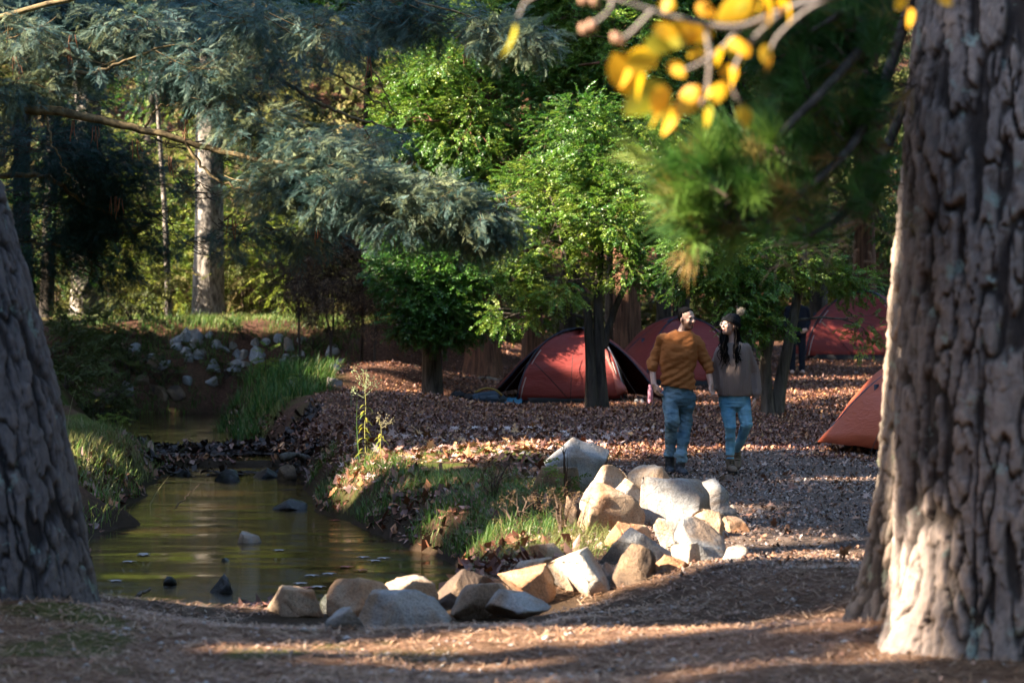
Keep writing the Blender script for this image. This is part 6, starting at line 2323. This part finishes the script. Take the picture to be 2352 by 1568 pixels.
    pc = hc + np.array((.010, -.090, .180)) @ Mh.T
    pc = Z(912, 143, .02)
    V, F = ball(pc, .036, None, 20, 14)
    pm = mat_plain('fur', (.42, .36, .29), .95, .4, 60)
    pom = link('pompom', mk_mesh('pompom', V, F), pm, hat)
    q = np.random.default_rng(2)
    vv, tri = [], []
    for k in range(900):
        d = q.normal(0, 1, 3)
        d /= np.linalg.norm(d)
        s = np.cross(d, q.normal(0, 1, 3))
        s = s / np.linalg.norm(s) * .0016
        o = len(vv)
        vv += [pc + d * .03 - s, pc + d * .03 + s, pc + d * q.uniform(.045, .058) + q.normal(0, .004, 3)]
        tri.append((o, o + 1, o + 2))
    link('fur', mk_mesh('fur', np.array(vv), [np.array(tri)], False), pm, pom)
    # long wavy hair
    parts = []
    for k in range(64):
        left = k < 34
        # from the temples down over the shoulders
        a0 = q.uniform(.2, 1)
        if left:
            s0 = hc + np.array((-.055 + q.normal(0, .012), .035 + .06 * q.random(), -.01 + q.normal(0, .01)))
            e = Z(785 + q.normal(0, 22), 560 + q.normal(0, 30), -.135 + q.normal(0, .012))
            m1 = Z(768 + q.normal(0, 16), 380 + q.normal(0, 10), -.06 + q.normal(0, .02))
            m2 = Z(775 + q.normal(0, 20), 470 + q.normal(0, 10), -.125 + q.normal(0, .01))
        else:
            s0 = hc + np.array((.075 + q.normal(0, .012), .0 + q.normal(0, .03), -.0 + q.normal(0, .01)))
            e = Z(885 + q.normal(0, 18), 570 + q.normal(0, 28), -.14 + q.normal(0, .012))
            m1 = Z(880 + q.normal(0, 14), 370 + q.normal(0, 10), -.03 + q.normal(0, .03))
            m2 = Z(878 + q.normal(0, 17), 470 + q.normal(0, 10), -.125 + q.normal(0, .012))
        P = smooth_path([s0, m1, m2, e], 22)
        u = np.linspace(0, 1, 22)
        ph = q.uniform(0, 6)
        P[:, 0] += .013 * u * np.sin(u * 17 + ph)
        P[:, 1] += .008 * u * np.cos(u * 17 + ph)
        parts.append(tube(P, .0085 * (1 - .75 * u ** 2), 6))
    for k in range(26):
        a = q.uniform(-.2, 3.3)
        s0 = hc + np.array((.08 * math.cos(a), .035 + .09 * abs(math.sin(a)), .0 + q.normal(0, .01)))
        e = Z(838 + 75 * math.cos(a) + q.normal(0, 12), 430 + q.normal(0, 25), .06 + .05 * math.sin(a))
        P = smooth_path([s0, (s0 + e) / 2 + (0, .02, 0), e], 14)
        parts.append(tube(P, .012 * (1 - .6 * np.linspace(0, 1, 14) ** 2), 6))
    V, F = cat_meshes(parts)
    link('hair', mk_mesh('hair', V, F), M_HAIR, t)
    # glasses
    gp = []
    a = np.linspace(0, 2 * math.pi, 25)

    def at(p):
        return (np.asarray(p, float) * .96) @ M.T + hc
    for s in (-1, 1):
        ring = np.stack([s * .033 + .0215 * np.cos(a), .094 - .006 * np.abs(np.cos(a)) * 0 + 0 * a, .002 + .0185 * np.sin(a)], 1)
        gp.append(tube(at(ring), .0023, 6, False))
        gp.append(tube(at(np.array([(s * .054, .093, .008), (s * .068, .07, .008), (s * .076, -.005, .006)])), .002, 6))
    gp.append(tube(at(np.array([(-.012, .094, .006), (0, .099, .009), (.012, .094, .006)])), .0018, 6))
    V, F = cat_meshes(gp)
    gl = link('glasses', mk_mesh('glasses', V, F), mat_plain('glasses_frame', (.42, .40, .38), .3, .05, spec=.6), t)


man()
woman()


def far_person():
    """somebody in dark clothes half hidden behind the V shaped tree"""
    d = 50.0
    b = gpt(1831, d)
    t = thing('person', 'person in dark clothes and pink cap standing behind the V shaped tree', 'person', b)
    k = 1.72 / 1.8
    c = np.array(b)
    hc = c + (0, 0, 1.62 * k)
    M = rotz(R(120))
    parts = head_parts(hc, M, .95)
    parts += chain([hc + (0, 0, -.05), c + (0, 0, 1.42)], [.05, .055])
    parts += [loft([(c + (0, 0, 1.42), .09, .07), (c + (0, 0, 1.36), .17, .10), (c + (0, 0, 1.15), .17, .11), (c + (0, 0, .85), .16, .11)])]
    arms = [(c + (s * .19, 0, 1.33), c + (s * .23, .03, 1.07), c + (s * .17, -.12, .90)) for s in (-1, 1)]
    for a in arms:
        parts += chain(list(a), [.05, .04, .03])
    for s in (-1, 1):
        parts += chain([c + (s * .09, 0, .85), c + (s * .10, -.02, .47), c + (s * .1, 0, .06)], [.08, .055, .045])
        parts += chain([c + (s * .1, .05, .05), c + (s * .11, -.15, .04)], [.045, .035])
    for a, s in zip(arms, (-1, 1)):
        parts += hand_parts(a[2], np.array((-s * .5, -.6, -.2)), np.array((0, -.2, 1)), np.array((-s, 0, 0)), .5, .95)
    V, P, Nn = fuse(parts, .008, 2)
    link('body', mk_mesh('body', V, P), M_SKIN1, t)
    parts = [loft([(c + (0, 0, 1.44), .085, .075), (c + (0, 0, 1.38), .19, .12), (c + (0, 0, 1.15), .2, .14), (c + (0, 0, .78), .19, .135)])]
    for a in arms:
        parts += chain([a[0], a[1], a[1] * .25 + a[2] * .75], [.07, .06, .048])
    V, P, Nn = fuse(parts, .012, 2)
    dk = mat_knit('dark_jacket', (.016, .018, .026), var=.2)
    link('jacket', mk_mesh('jacket', V, P), dk, t)
    parts = []
    for s in (-1, 1):
        parts += chain([c + (s * .09, 0, .85), c + (s * .10, -.02, .47), c + (s * .1, 0, .1)], [.1, .075, .065])
    V, P, Nn = fuse(parts, .012, 2)
    link('trousers', mk_mesh('trousers', V, P), dk, t)
    V, F = ball((0, -.01, .05), (.085, .105, .085))
    V2, P2, us = cut_open(V, F, lambda q: q[:, 2] > .035)
    cp = link('cap', mk_mesh('cap', V2 @ M.T + hc, P2), mat_plain('pink_cap', (.4, .08, .1), .8), t)


far_person()
# ------------------------------------------------------------------ weeds, grass and litter
def blades(n, xy, hgt, wid, q, lean=.5, tint=None, z=None):
    """curved grass blades: (V, polys, tint)"""
    n = len(xy)
    zz = ground(xy[:, 0], xy[:, 1]) - .01 if z is None else z
    a = q.uniform(0, 6.283, n)
    h = hgt * q.uniform(.55, 1.25, n)
    w = wid * q.uniform(.7, 1.3, n)
    ln = lean * q.uniform(.3, 1.4, n)
    d = np.stack([np.cos(a), np.sin(a), 0 * a], 1)
    s = np.stack([-np.sin(a), np.cos(a), 0 * a], 1)
    b = np.stack([xy[:, 0], xy[:, 1], zz], 1)
    up = np.array([0, 0, 1.0])
    L = []
    for t, ww in ((0, 1), (.38, .85), (.72, .55), (1, .0)):
        c = b + up * (h * t * (1 - .25 * ln * t))[:, None] + d * (h * ln * t * t)[:, None]
        if ww:
            L += [c - s * (w * ww / 2)[:, None], c + s * (w * ww / 2)[:, None]]
        else:
            L += [c]
    V = np.stack(L, 1).reshape(-1, 3)
    o = (np.arange(n) * 7)[:, None]
    Q = np.concatenate([o + np.array([[0, 1, 3, 2]]), o + np.array([[2, 3, 5, 4]])])
    T = o + np.array([[4, 5, 6]])
    tn = np.repeat(np.clip(q.normal(.45, .22, n) if tint is None else tint, 0, 1), 7)
    return V, [Q, T], tn


M_GRASS = mat_leaf('grass_blade', [(.02, .06, .014), (.05, .13, .02), (.11, .21, .03), (.30, .26, .10)], .5, .35, .3, inst=False)


def grass(name, label, gen, n, hgt, wid, seed, lean=.5, tshift=0.0, cat='grass', dry=.06):
    q = np.random.default_rng(seed)
    xy = gen(q, n)
    nz = fbm(xy0(xy[:, 0], xy[:, 1], 1.6), seed, 3)
    keep = nz + q.normal(0, .25, len(xy)) > -.25
    xy = xy[keep]
    nz = nz[keep]
    tint = np.clip(.42 + tshift + .25 * nz + q.normal(0, .16, len(xy)), 0, 1)
    tint = np.where(q.random(len(xy)) < dry, q.uniform(.85, 1, len(xy)), tint)
    V, P, tn = blades(n, xy, hgt * (1 + .35 * nz), wid, q, lean, tint)
    o = link(name, mk_mesh(name, V, P, False, {'tint': tn}), M_GRASS)
    return tag(o, label, cat, kind='stuff')


def in_poly(xy, poly):
    x, y = xy[:, 0], xy[:, 1]
    r = np.zeros(len(xy), bool)
    P = np.asarray(poly, float)
    for (x0, y0), (x1, y1) in zip(P, np.roll(P, -1, 0)):
        c = ((y0 > y) != (y1 > y)) & (x < (x1 - x0) * (y - y0) / (y1 - y0 + 1e-12) + x0)
        r ^= c
    return r


def poly_gen(poly, zmin=-.42):
    P = np.asarray(poly, float)

    def g(q, n):
        out = []
        tot = 0
        while tot < n:
            xy = q.uniform(P.min(0), P.max(0), (n, 2))
            xy = xy[in_poly(xy, P)]
            xy = xy[ground(xy[:, 0], xy[:, 1]) > zmin]
            if not len(xy):
                break
            out.append(xy)
            tot += len(xy)
        return np.concatenate(out)[:n]
    return g


grass('grass', 'lush green grass covering the left stream bank', poly_gen([(-3.5, 20), (-3.7, 22), (-3.9, 25), (-4.3, 29), (-4.75, 34), (-6.3, 37), (-9, 36), (-8, 28), (-6.5, 21)]), 24000, .22, .010, 41, .7, .38)
grass('grass', 'grass tufts hanging over the right stream bank below the mossy mound', poly_gen([(-.2, 19.8), (-.5, 20.6), (-1.0, 22.3), (-1.5, 24), (-2.2, 26.2), (-2.7, 30), (-2.2, 30), (-1.6, 26.8), (-.6, 25.2), (.1, 24.2), (.5, 22.4), (.5, 20.6), (.25, 19.5)]), 9000, .18, .006, 42, .8, .05, dry=.16)
grass('grass', 'tall dark green grass on the slope beside the upper pool', poly_gen([(-5.1, 40), (-4.1, 38.2), (-3.5, 38), (-3.0, 40), (-3.1, 44), (-3.4, 49), (-5.2, 49.5), (-5.4, 45)]), 10000, .30, .011, 43, .7, -.14, dry=.14)
grass('grass', 'sunlit grass along the top of the far bank', poly_gen([(-10, 52.4), (-3.0, 52.4), (-2.8, 56), (-10.5, 56)]), 6000, .13, .014, 44, .7, .25)
grass('grass', 'sparse dark grass and weeds on the face of the far bank', poly_gen([(-9.6, 49.6), (-3.2, 49.6), (-3.2, 52.4), (-10, 52.4)]), 6500, .22, .013, 45, .7, .0)
grass('grass', 'small sunlit grass tufts growing through the leaf carpet', poly_gen([(-1.5, 27.3), (1.2, 27.3), (1.6, 29.2), (-1.4, 29.4)]), 1700, .07, .006, 46, .8, .25)
grass('grass', 'dry grass growing between the shore boulders and the heap', poly_gen([(-.35, 18.7), (.3, 18.2), (.95, 18.9), (.7, 20.2), (.2, 20.8), (-.3, 20.2)]), 2800, .11, .005, 47, 1.1, .25, dry=.4)


# dark vegetation on the left bank behind the leaning pine
for k, (px, py, d, rx, rz) in enumerate([(150, 830, 46, .7, .6), (230, 820, 49, .6, .5), (110, 900, 42, .6, .5), (330, 800, 50.5, .5, .4), (180, 760, 51, .8, .6), (300, 745, 52.5, .5, .35)]):
    bush(px, py, d, rx, rz, 'dark low shrub on the shaded bank left of the upper pool', S_OLIVE, 55, (0, .35), 700 + k, 'dark shrubs left of the upper pool', 'shrub', cat='shrub')
for k, (px, py, rx, rz) in enumerate([(300, 850, .35, .25), (380, 880, .3, .2), (470, 840, .35, .22), (560, 780, .4, .2), (640, 850, .35, .22), (720, 800, .4, .25), (520, 870, .3, .2), (350, 790, .4, .25)]):
    p = hit(px, py, 40, 58)
    bush(1176 + p[0] * 5554 / p[1], py, p[1], rx, rz, 'dark low shrub growing among the rubble of the far bank', S_OLIVE, 60, (0, .4), 780 + k, 'dark shrubs among the rubble', 'shrub', (.5, .9), 'shrub')
for k, (px, py, d, rx, rz, lab) in enumerate([(615, 930, 41.5, .16, .28, 'bright leafy weed standing in the tall grass by the upper pool'), (690, 940, 40.5, .10, .18, 'small yellowing weed in the tall grass by the upper pool'), (265, 880, 45, .3, .22, 'yellow green fern clump among the dark stones of the upper pool')]):
    bush(px, py, d, rx, rz, lab, S_BUSH, 130, (.4, 1), 720 + k, None, 'weed', (.4, .6), 'weed')


# tall flowering weed on the mound edge
def tall_weed(px, d, ytop, label, seed, flower, yellow, fork=False):
    q = np.random.default_rng(seed)
    x = (px - 1176) * d / 5554
    g = ground1(x, d)
    top = W(px - 8, ytop, d)
    H = top[2] - g
    t = thing('tall_weed', label, 'weed', (x, d, g))
    stem_m = mat_plain('weed_stem', (.30, .28, .08), .7)
    lm = mat_leaf('weed_leaf', [(.09, .16, .03), (.22, .26, .04), (.40, .36, .05)], .5, .4, .3, inst=False)
    P = smooth_path([(x, d, g - .03), (x - .02, d, g + H * .35), (x - .01, d + .01, g + H * .7), tuple(top)], 30)
    V, F = tube(P, np.linspace(.006, .003, 30), 6)
    link('stem', mk_mesh('stem', V, F), stem_m, t)
    n = 34 if not fork else 14
    for k in range(n):
        u = .1 + .55 * k / n
        p = P[int(u * 29)]
        a = q.uniform(0, 6.28)
        l = q.uniform(.09, .15) * (1 - .3 * u)
        dd = np.array([math.cos(a), math.sin(a), 0])
        s = np.array([-math.sin(a), math.cos(a), 0])
        ts = np.linspace(0, 1, 6)
        c = p + dd * (l * ts)[:, None] + np.array([0, 0, 1]) * (l * (.55 * ts - 1.05 * ts ** 2))[:, None]
        w = .011 * np.sin(np.pi * np.clip(ts * .92 + .06, 0, 1))
        V = np.concatenate([c - s * w[:, None], c + s * w[:, None]])
        Q = np.array([[i, i + 1, 7 + i, 6 + i] for i in range(5)])
        link('leaf', mk_mesh('leaf', V, [Q], True, {'tint': np.full(12, np.clip(q.normal(yellow, .25), 0, 1))}), lm, t)
    fm = mat_plain('weed_flower', flower, .8, .3, 80)
    for k in range(9 if not fork else 4):
        u = .66 + .3 * k / 9
        p = P[int(u * 29)] if k else P[-1]
        a = q.uniform(0, 6.28)
        e = p + (math.cos(a) * .10 * (1.25 - u) * 3, math.sin(a) * .06, q.uniform(.06, .13)) if k else p + (0, 0, .01)
        parts = [tube(limb_path(p, e, q, .02, 6, .02), .0025, 4)]
        for j in range(16):
            c = e + q.normal(0, 1, 3) * (.018, .018, .035)
            parts.append(ball(c, q.uniform(.004, .0075), None, 6, 4))
        V, F = cat_meshes(parts)
        link('flower_head', mk_mesh('flower_head', V, F), fm, t)


tall_weed(842, 26.4, 858, 'tall pale green flowering weed standing on the bank edge', 4, (.34, .40, .20), .65)
tall_weed(878, 26.6, 960, 'thin dry forked weed beside the tall flowering one', 5, (.32, .28, .16), .9, True)


def reeds():
    q = np.random.default_rng(33)
    for k, (x, yb, yt, d, lab) in enumerate([(826, 1075, 910, 26.3, 'single upright reed blade beside the tall flowering weed'), (806, 935, 875, 36, 'pair of pale grass blades at the edge of the leaf mound'),
                                            (195, 1100, 975, 27, 'long dry grass stalk rising from the left bank'), (330, 1190, 1090, 25.5, 'bent dry stalk over the grass of the left bank'), (150, 1010, 870, 33, 'thin dry stalk in front of the dark upper bank')]):
        g = hit(x, yb, 18, 60)
        t = thing('grass_stalk', lab, 'grass stalk', g)
        top = W(x + (-6, 10, 25, 60, 30)[k], yt, g[1])
        mt_ = mat_plain('stalk', (.10, .2, .05) if k < 1 else (.34, .30, .16), .7)
        for j in range(2 if k == 1 else 1):
            P = smooth_path([g - (0, 0, .03), (g + top) / 2 + (-.02, 0, .02), top + (-.1 * j, 0, 0)], 12)
            s = np.array([1.0, 0, 0])
            w = np.linspace(.009, .001, 12)[:, None]
            V = np.concatenate([P - s * w, P + (0, .004, 0), P + s * w])
            Q = np.concatenate([np.array([[i, i + 1, 13 + i, 12 + i], [12 + i, 13 + i, 25 + i, 24 + i]]) for i in range(11)])
            link('blade', mk_mesh('blade', V, [Q]), mt_, t)


reeds()


# dry weeds at the boulder heap
for k, (px, py, d, rx, rz) in enumerate([(1290, 1215, 19.9, .14, .24), (1240, 1190, 21, .18, .2), (1130, 1200, 22, .2, .22), (1190, 1260, 20.4, .2, .2)]):
    bush(px, py, d, rx, rz, 'tangle of thin dry brown weeds on the grassy slope by the boulder heap', S_DRY, 110, (.3, 1), 740 + k, 'dry weeds by the boulder heap', 'dry_weed', (.25, .45), 'weed')
bush(1300, 1110, 22, .09, .28, 'green leafy weed growing in front of the angular grey boulder', S_BUSH, 150, (.1, .6), 760, None, 'weed', (.35, .55), 'weed')


# ------------------------------------------------------------------ litter
def litter_leaves(name, label, xy, size, q, cols, lobed, flat=.35, lift=.012):
    n = len(xy)
    z = ground(xy[:, 0], xy[:, 1]) + q.uniform(.0, 1, n) * lift + .004
    if lobed:
        ang = np.array([0, .33, .62, .95, 1.3, 1.75, 2.2, 2.7, 3.14, 3.58, 4.08, 4.53, 4.98, 5.33, 5.66, 5.95])
        rad = np.array([1, .45, .85, .42, .92, .38, .72, .35, .55, .35, .72, .38, .92, .42, .85, .45])
        base = np.stack([np.cos(ang) * rad, np.sin(ang) * rad, .25 * rad ** 2 * np.cos(2 * ang + .5)], 1) * .5
        base = np.vstack([base, [[0, 0, 0]]])
        m = len(ang)
        tri = np.array([[k, (k + 1) % m, m] for k in range(m)])
    else:
        base = np.array([[-.5, 0, .0], [.06, .36, .14], [.5, .04, .02], [-.05, -.33, .10]])
        tri = np.array([[0, 2, 1], [0, 3, 2]])
    a = q.uniform(0, 6.283, n)
    tx = q.normal(0, flat, n)
    ty = q.normal(0, flat, n)
    s = size * (.45 + 1.1 * q.random(n) ** 1.8)
    ca, sa = np.cos(a), np.sin(a)
    B = base[None] * s[:, None, None]
    B[:, :, 2] *= q.uniform(.3, 2.0, n)[:, None] * np.sign(q.normal(.3, 1, n))[:, None]
    X = B[..., 0] * ca[:, None] - B[..., 1] * sa[:, None]
    Y = B[..., 0] * sa[:, None] + B[..., 1] * ca[:, None]
    Zc = B[..., 2] + X * np.tan(np.clip(tx, -1, 1))[:, None] + Y * np.tan(np.clip(ty, -1, 1))[:, None]
    Zc = Zc - Zc.min(1)[:, None] * .6
    V = np.stack([X + xy[:, 0:1], Y + xy[:, 1:2], Zc + z[:, None]], -1).reshape(-1, 3)
    k = base.shape[0]
    F = (np.arange(n) * k)[:, None, None] + tri[None]
    tn = np.repeat(q.random(n), k)
    m, nt, b, out = new_mat(name)
    at = N(nt, 'ShaderNodeAttribute', attribute_name='tint')
    r = ramp(nt, at.outputs['Fac'], [(i / (len(cols) - 1), c) for i, c in enumerate(cols)], 'CONSTANT' if len(cols) > 5 else 'LINEAR')
    nt.links.new(r.outputs[0], b.inputs['Base Color'])
    b.inputs['Roughness'].default_value = .6
    b.inputs['Specular IOR Level'].default_value = .3
    o = link(name, mk_mesh(name, V, [F.reshape(-1, 3)], False, {'tint': tn}), m)
    return tag(o, label, 'leaves', kind='stuff')


def near_mask(xy, zmin):
    return ground(xy[:, 0], xy[:, 1]) > zmin


def all_litter():
    q = np.random.default_rng(77)
    LC = [(.08, .028, .018), (.19, .075, .042), (.27, .12, .07), (.28, .155, .115), (.13, .045, .03), (.34, .14, .055), (.20, .12, .10), (.10, .045, .035), (.38, .21, .10), (.22, .06, .03)]
    # broad carpet behind the path
    xy = np.stack([q.uniform(-3.2, 11, 270000), 27.6 + 33 * q.random(270000) ** 1.5], 1)
    ok = near_mask(xy, -.1) & (np.abs(xy[:, 0]) < .235 * xy[:, 1] + 1) & ~((xy[:, 0] < -2.6) & (xy[:, 1] > 43.5))
    dens = fbm(xy0(xy[:, 0], xy[:, 1], .8), 60, 3) + .9 * sstep(28.3, 30.5, xy[:, 1]) + q.normal(0, .2, len(xy))
    xy = xy[ok & (dens > .1)]
    litter_leaves('fallen_leaves', 'carpet of fallen purple brown maple leaves round the tents', xy, .037, q, LC, False, .45, .03)
    # lobed leaves where they can be told apart
    xy = np.stack([q.uniform(-2.4, 2.6, 5200), q.uniform(24.6, 33, 5200)], 1)
    ok = near_mask(xy, -.2) & (xy[:, 0] < .2 + .25 * (xy[:, 1] - 25)) & (fbm(xy0(xy[:, 0], xy[:, 1], 1.3), 61, 3) + .35 * (xy[:, 1] - 26.5) > -.1)
    litter_leaves('fallen_leaves', 'lobed pinkish brown leaves scattered over the mossy mound', xy[ok], .12, q, [(.26, .14, .11), (.44, .30, .25), (.50, .38, .33), (.30, .12, .06), (.17, .08, .06), (.48, .26, .11), (.52, .42, .36)], True, .28, .02)
    # stream banks
    xy = np.stack([q.uniform(-5.6, .5, 30000), q.uniform(17.5, 42, 30000)], 1)
    zz = ground(xy[:, 0], xy[:, 1])
    xy = xy[(zz > -.44) & (zz < .12) & (fbm(xy0(xy[:, 0], xy[:, 1], 1.1), 62, 3) > -.2)]
    litter_leaves('fallen_leaves', 'dark damp leaves lying along the stream banks', xy, .08, q, LC[:8], False, .5, .03)
    # path fragments
    xy = np.stack([q.uniform(-.4, 8, 85000), q.uniform(16.5, 31.5, 85000)], 1)
    ok = near_mask(xy, -.15) & (xy[:, 0] > -.2 + .04 * (xy[:, 1] - 17)) & (xy[:, 0] < .25 * xy[:, 1])
    litter_leaves('leaf_fragments', 'broken leaves and bark bits over the grey path', xy[ok], .028, q, [(.10, .065, .05), (.18, .125, .10), (.26, .20, .17), (.34, .28, .25), (.22, .11, .065), (.07, .045, .04), (.30, .165, .10), (.22, .17, .145)], False, .4, .012)
    xy = np.stack([q.uniform(0, 6.5, 900), q.uniform(16.8, 29, 900)], 1)
    litter_leaves('fallen_leaves', 'single larger brown leaves lying on the path', xy[near_mask(xy, -.1)], .10, q, [(.25, .11, .06), (.36, .20, .12), (.18, .08, .05), (.40, .30, .24)], True, .35, .02)
    # foreground: pine needles, bark flakes, pale chips
    n = 60000
    xy = np.stack([q.uniform(-4.6, 4.6, n), 8 + 10.5 * q.random(n) ** .9], 1)
    xy = xy[near_mask(xy, -.3) & (np.abs(xy[:, 0]) < .24 * xy[:, 1] + .6)]
    n = len(xy)
    z = ground(xy[:, 0], xy[:, 1]) + q.uniform(.002, .022, n)
    a = q.uniform(0, np.pi, n)
    l = q.uniform(.05, .13, n)
    w = q.uniform(.0016, .0034, n)
    d = np.stack([np.cos(a), np.sin(a), q.normal(0, .16, n)], 1)
    s = np.stack([-np.sin(a), np.cos(a), 0 * a], 1)
    c = np.stack([xy[:, 0], xy[:, 1], z], 1)
    V = np.stack([c - d * l[:, None] / 2 - s * w[:, None], c - d * l[:, None] / 2 + s * w[:, None], c + d * l[:, None] / 2 + s * w[:, None], c + d * l[:, None] / 2 - s * w[:, None]], 1).reshape(-1, 3)
    Q = (np.arange(n) * 4)[:, None] + np.array([[0, 1, 2, 3]])
    m = mat_leaf('fallen_needle', [(.16, .075, .04), (.34, .17, .085), (.48, .28, .15), (.56, .40, .27)], .6, .1, .3, inst=False)
    tag(link('pine_needle_litter', mk_mesh('pine_needle_litter', V, [Q], False, {'tint': np.repeat(q.random(n), 4)}), m), 'orange brown pine needles covering the near ground', 'needles', kind='stuff')
    xy = np.stack([q.uniform(-4.2, 4.2, 9000), 8.5 + 9 * q.random(9000)], 1)
    xy = xy[near_mask(xy, -.3)]
    litter_leaves('leaf_fragments', 'bark flakes and leaf scraps on the near ground', xy, .028, q, [(.12, .06, .04), (.26, .14, .09), (.38, .24, .17), (.18, .13, .11), (.30, .2, .15), (.08, .05, .04)], False, .25, .012)
    # pale chips: small stones
    n = 2600
    xy = np.stack([q.uniform(-4.2, 4.2, n), 8.5 + 9 * q.random(n)], 1)
    xy = xy[near_mask(xy, -.3) & (fbm(xy0(xy[:, 0], xy[:, 1], .9), 66, 3) + q.normal(0, .4, n) > 0)]
    parts = []
    oc = np.array([(1, 0, 0), (0, 1, 0), (-1, 0, 0), (0, -1, 0), (0, 0, 1), (0, 0, -1.0)])
    of = np.array([(0, 1, 4), (1, 2, 4), (2, 3, 4), (3, 0, 4), (1, 0, 5), (2, 1, 5), (3, 2, 5), (0, 3, 5)])
    n = len(xy)
    sz = .006 + .016 * q.random(n) ** 3
    B = oc[None] * (1 + .35 * q.normal(0, 1, (n, 6, 1))) * sz[:, None, None] * np.array([1.3, 1, .7])
    B = B + np.stack([xy[:, 0], xy[:, 1], ground(xy[:, 0], xy[:, 1]) + .006], 1)[:, None, :]
    F = (np.arange(n) * 6)[:, None, None] + of[None]
    tag(link('pebbles', mk_mesh('pebbles', B.reshape(-1, 3), [F.reshape(-1, 3)], True), mat_plain('pale_pebble', (.52, .49, .47), .8, .4, 9)), 'small pale pebbles and chips strewn over the near ground', 'pebbles', kind='stuff')
    # debris across the stream
    xy = np.stack([q.uniform(-6.0, -2.6, 800), 33.0 + q.normal(0, .2, 800)], 1)
    xy2 = np.stack([q.uniform(-6.4, -2.9, 2300), 36.4 + q.normal(0, .3, 2300)], 1)
    xy2[:, 1] += .35 * np.sin(xy2[:, 0] * 1.7)
    xy = np.concatenate([xy, xy2])
    o = litter_leaves('debris', 'dark mat of wet leaves and twigs damming the stream', xy, .09, q, [(.012, .009, .008), (.03, .02, .016), (.06, .035, .026), (.02, .015, .013)], False, .45, .03)
    me = o.data
    co = np.zeros(len(me.vertices) * 3, np.float32)
    me.vertices.foreach_get('co', co)
    co = co.reshape(-1, 3)
    bump_z = np.where(co[:, 1] < 34.6, -.44, -.35)
    co[:, 2] = np.maximum(co[:, 2], bump_z + .05 * np.abs(fbm(co * 3, 5, 2)))
    me.vertices.foreach_set('co', co.ravel())
    # shore debris by the near boulders
    xy = np.stack([q.uniform(-2.0, -1.3, 500), q.normal(17.35, .15, 500)], 1)
    zz = None
    o = litter_leaves('debris', 'clump of wet brown leaves caught beside the pyramid shaped boulder', xy, .09, q, [(.05, .025, .02), (.12, .05, .035), (.2, .08, .05), (.03, .02, .02)], False, .7, .08)
    me = o.data
    co = np.zeros(len(me.vertices) * 3, np.float32)
    me.vertices.foreach_get('co', co)
    co = co.reshape(-1, 3)
    co[:, 2] = np.maximum(co[:, 2], -.44 + .10 * np.abs(fbm(co * 4, 6, 2)))
    me.vertices.foreach_set('co', co.ravel())
    # leaves afloat on the pool
    lm = mat_plain('floating_leaf_pale', (.42, .36, .34), .5, .3, 30)
    lr = mat_plain('floating_leaf_red', (.30, .06, .03), .5, .3, 30)
    for k, (px, py, red) in enumerate([(835, 1280, 0), (880, 1282, 0), (795, 1302, 1), (715, 1322, 0), (690, 1340, 0), (730, 1348, 0), (705, 1350, 1), (840, 1356, 0), (860, 1288, 0), (295, 1290, 0), (265, 1334, 0), (330, 1275, 0), (330, 1272, 0), (755, 1318, 0), (830, 1310, 1), (770, 1195, 1), (640, 1264, 0)]):
        d = 2.1 * 5554 / (py - 735)
        x = (px - 1176) * d / 5554
        aa = np.linspace(0, 6.283, 11)[:-1]
        rr = .055 * (1 + .35 * np.cos(5 * aa))
        a0 = q.uniform(0, 6)
        V = np.stack([rr * np.cos(aa + a0), rr * np.sin(aa + a0), .005 + .005 * np.abs(np.sin(aa * 2.5))], 1)
        V = np.vstack([V, [[0, 0, .003]]])
        F = np.array([[i, (i + 1) % 10, 10] for i in range(10)])
        o = link('leaf', mk_mesh('leaf', V, [F]), lr if red else lm, None, (x, d, -.45))
        tag(o, 'red fallen leaf floating on the near pool' if red else 'pale fallen leaf floating on the near pool', 'leaf', 'red leaves afloat on the pool' if red else 'pale leaves afloat on the pool')


all_litter()
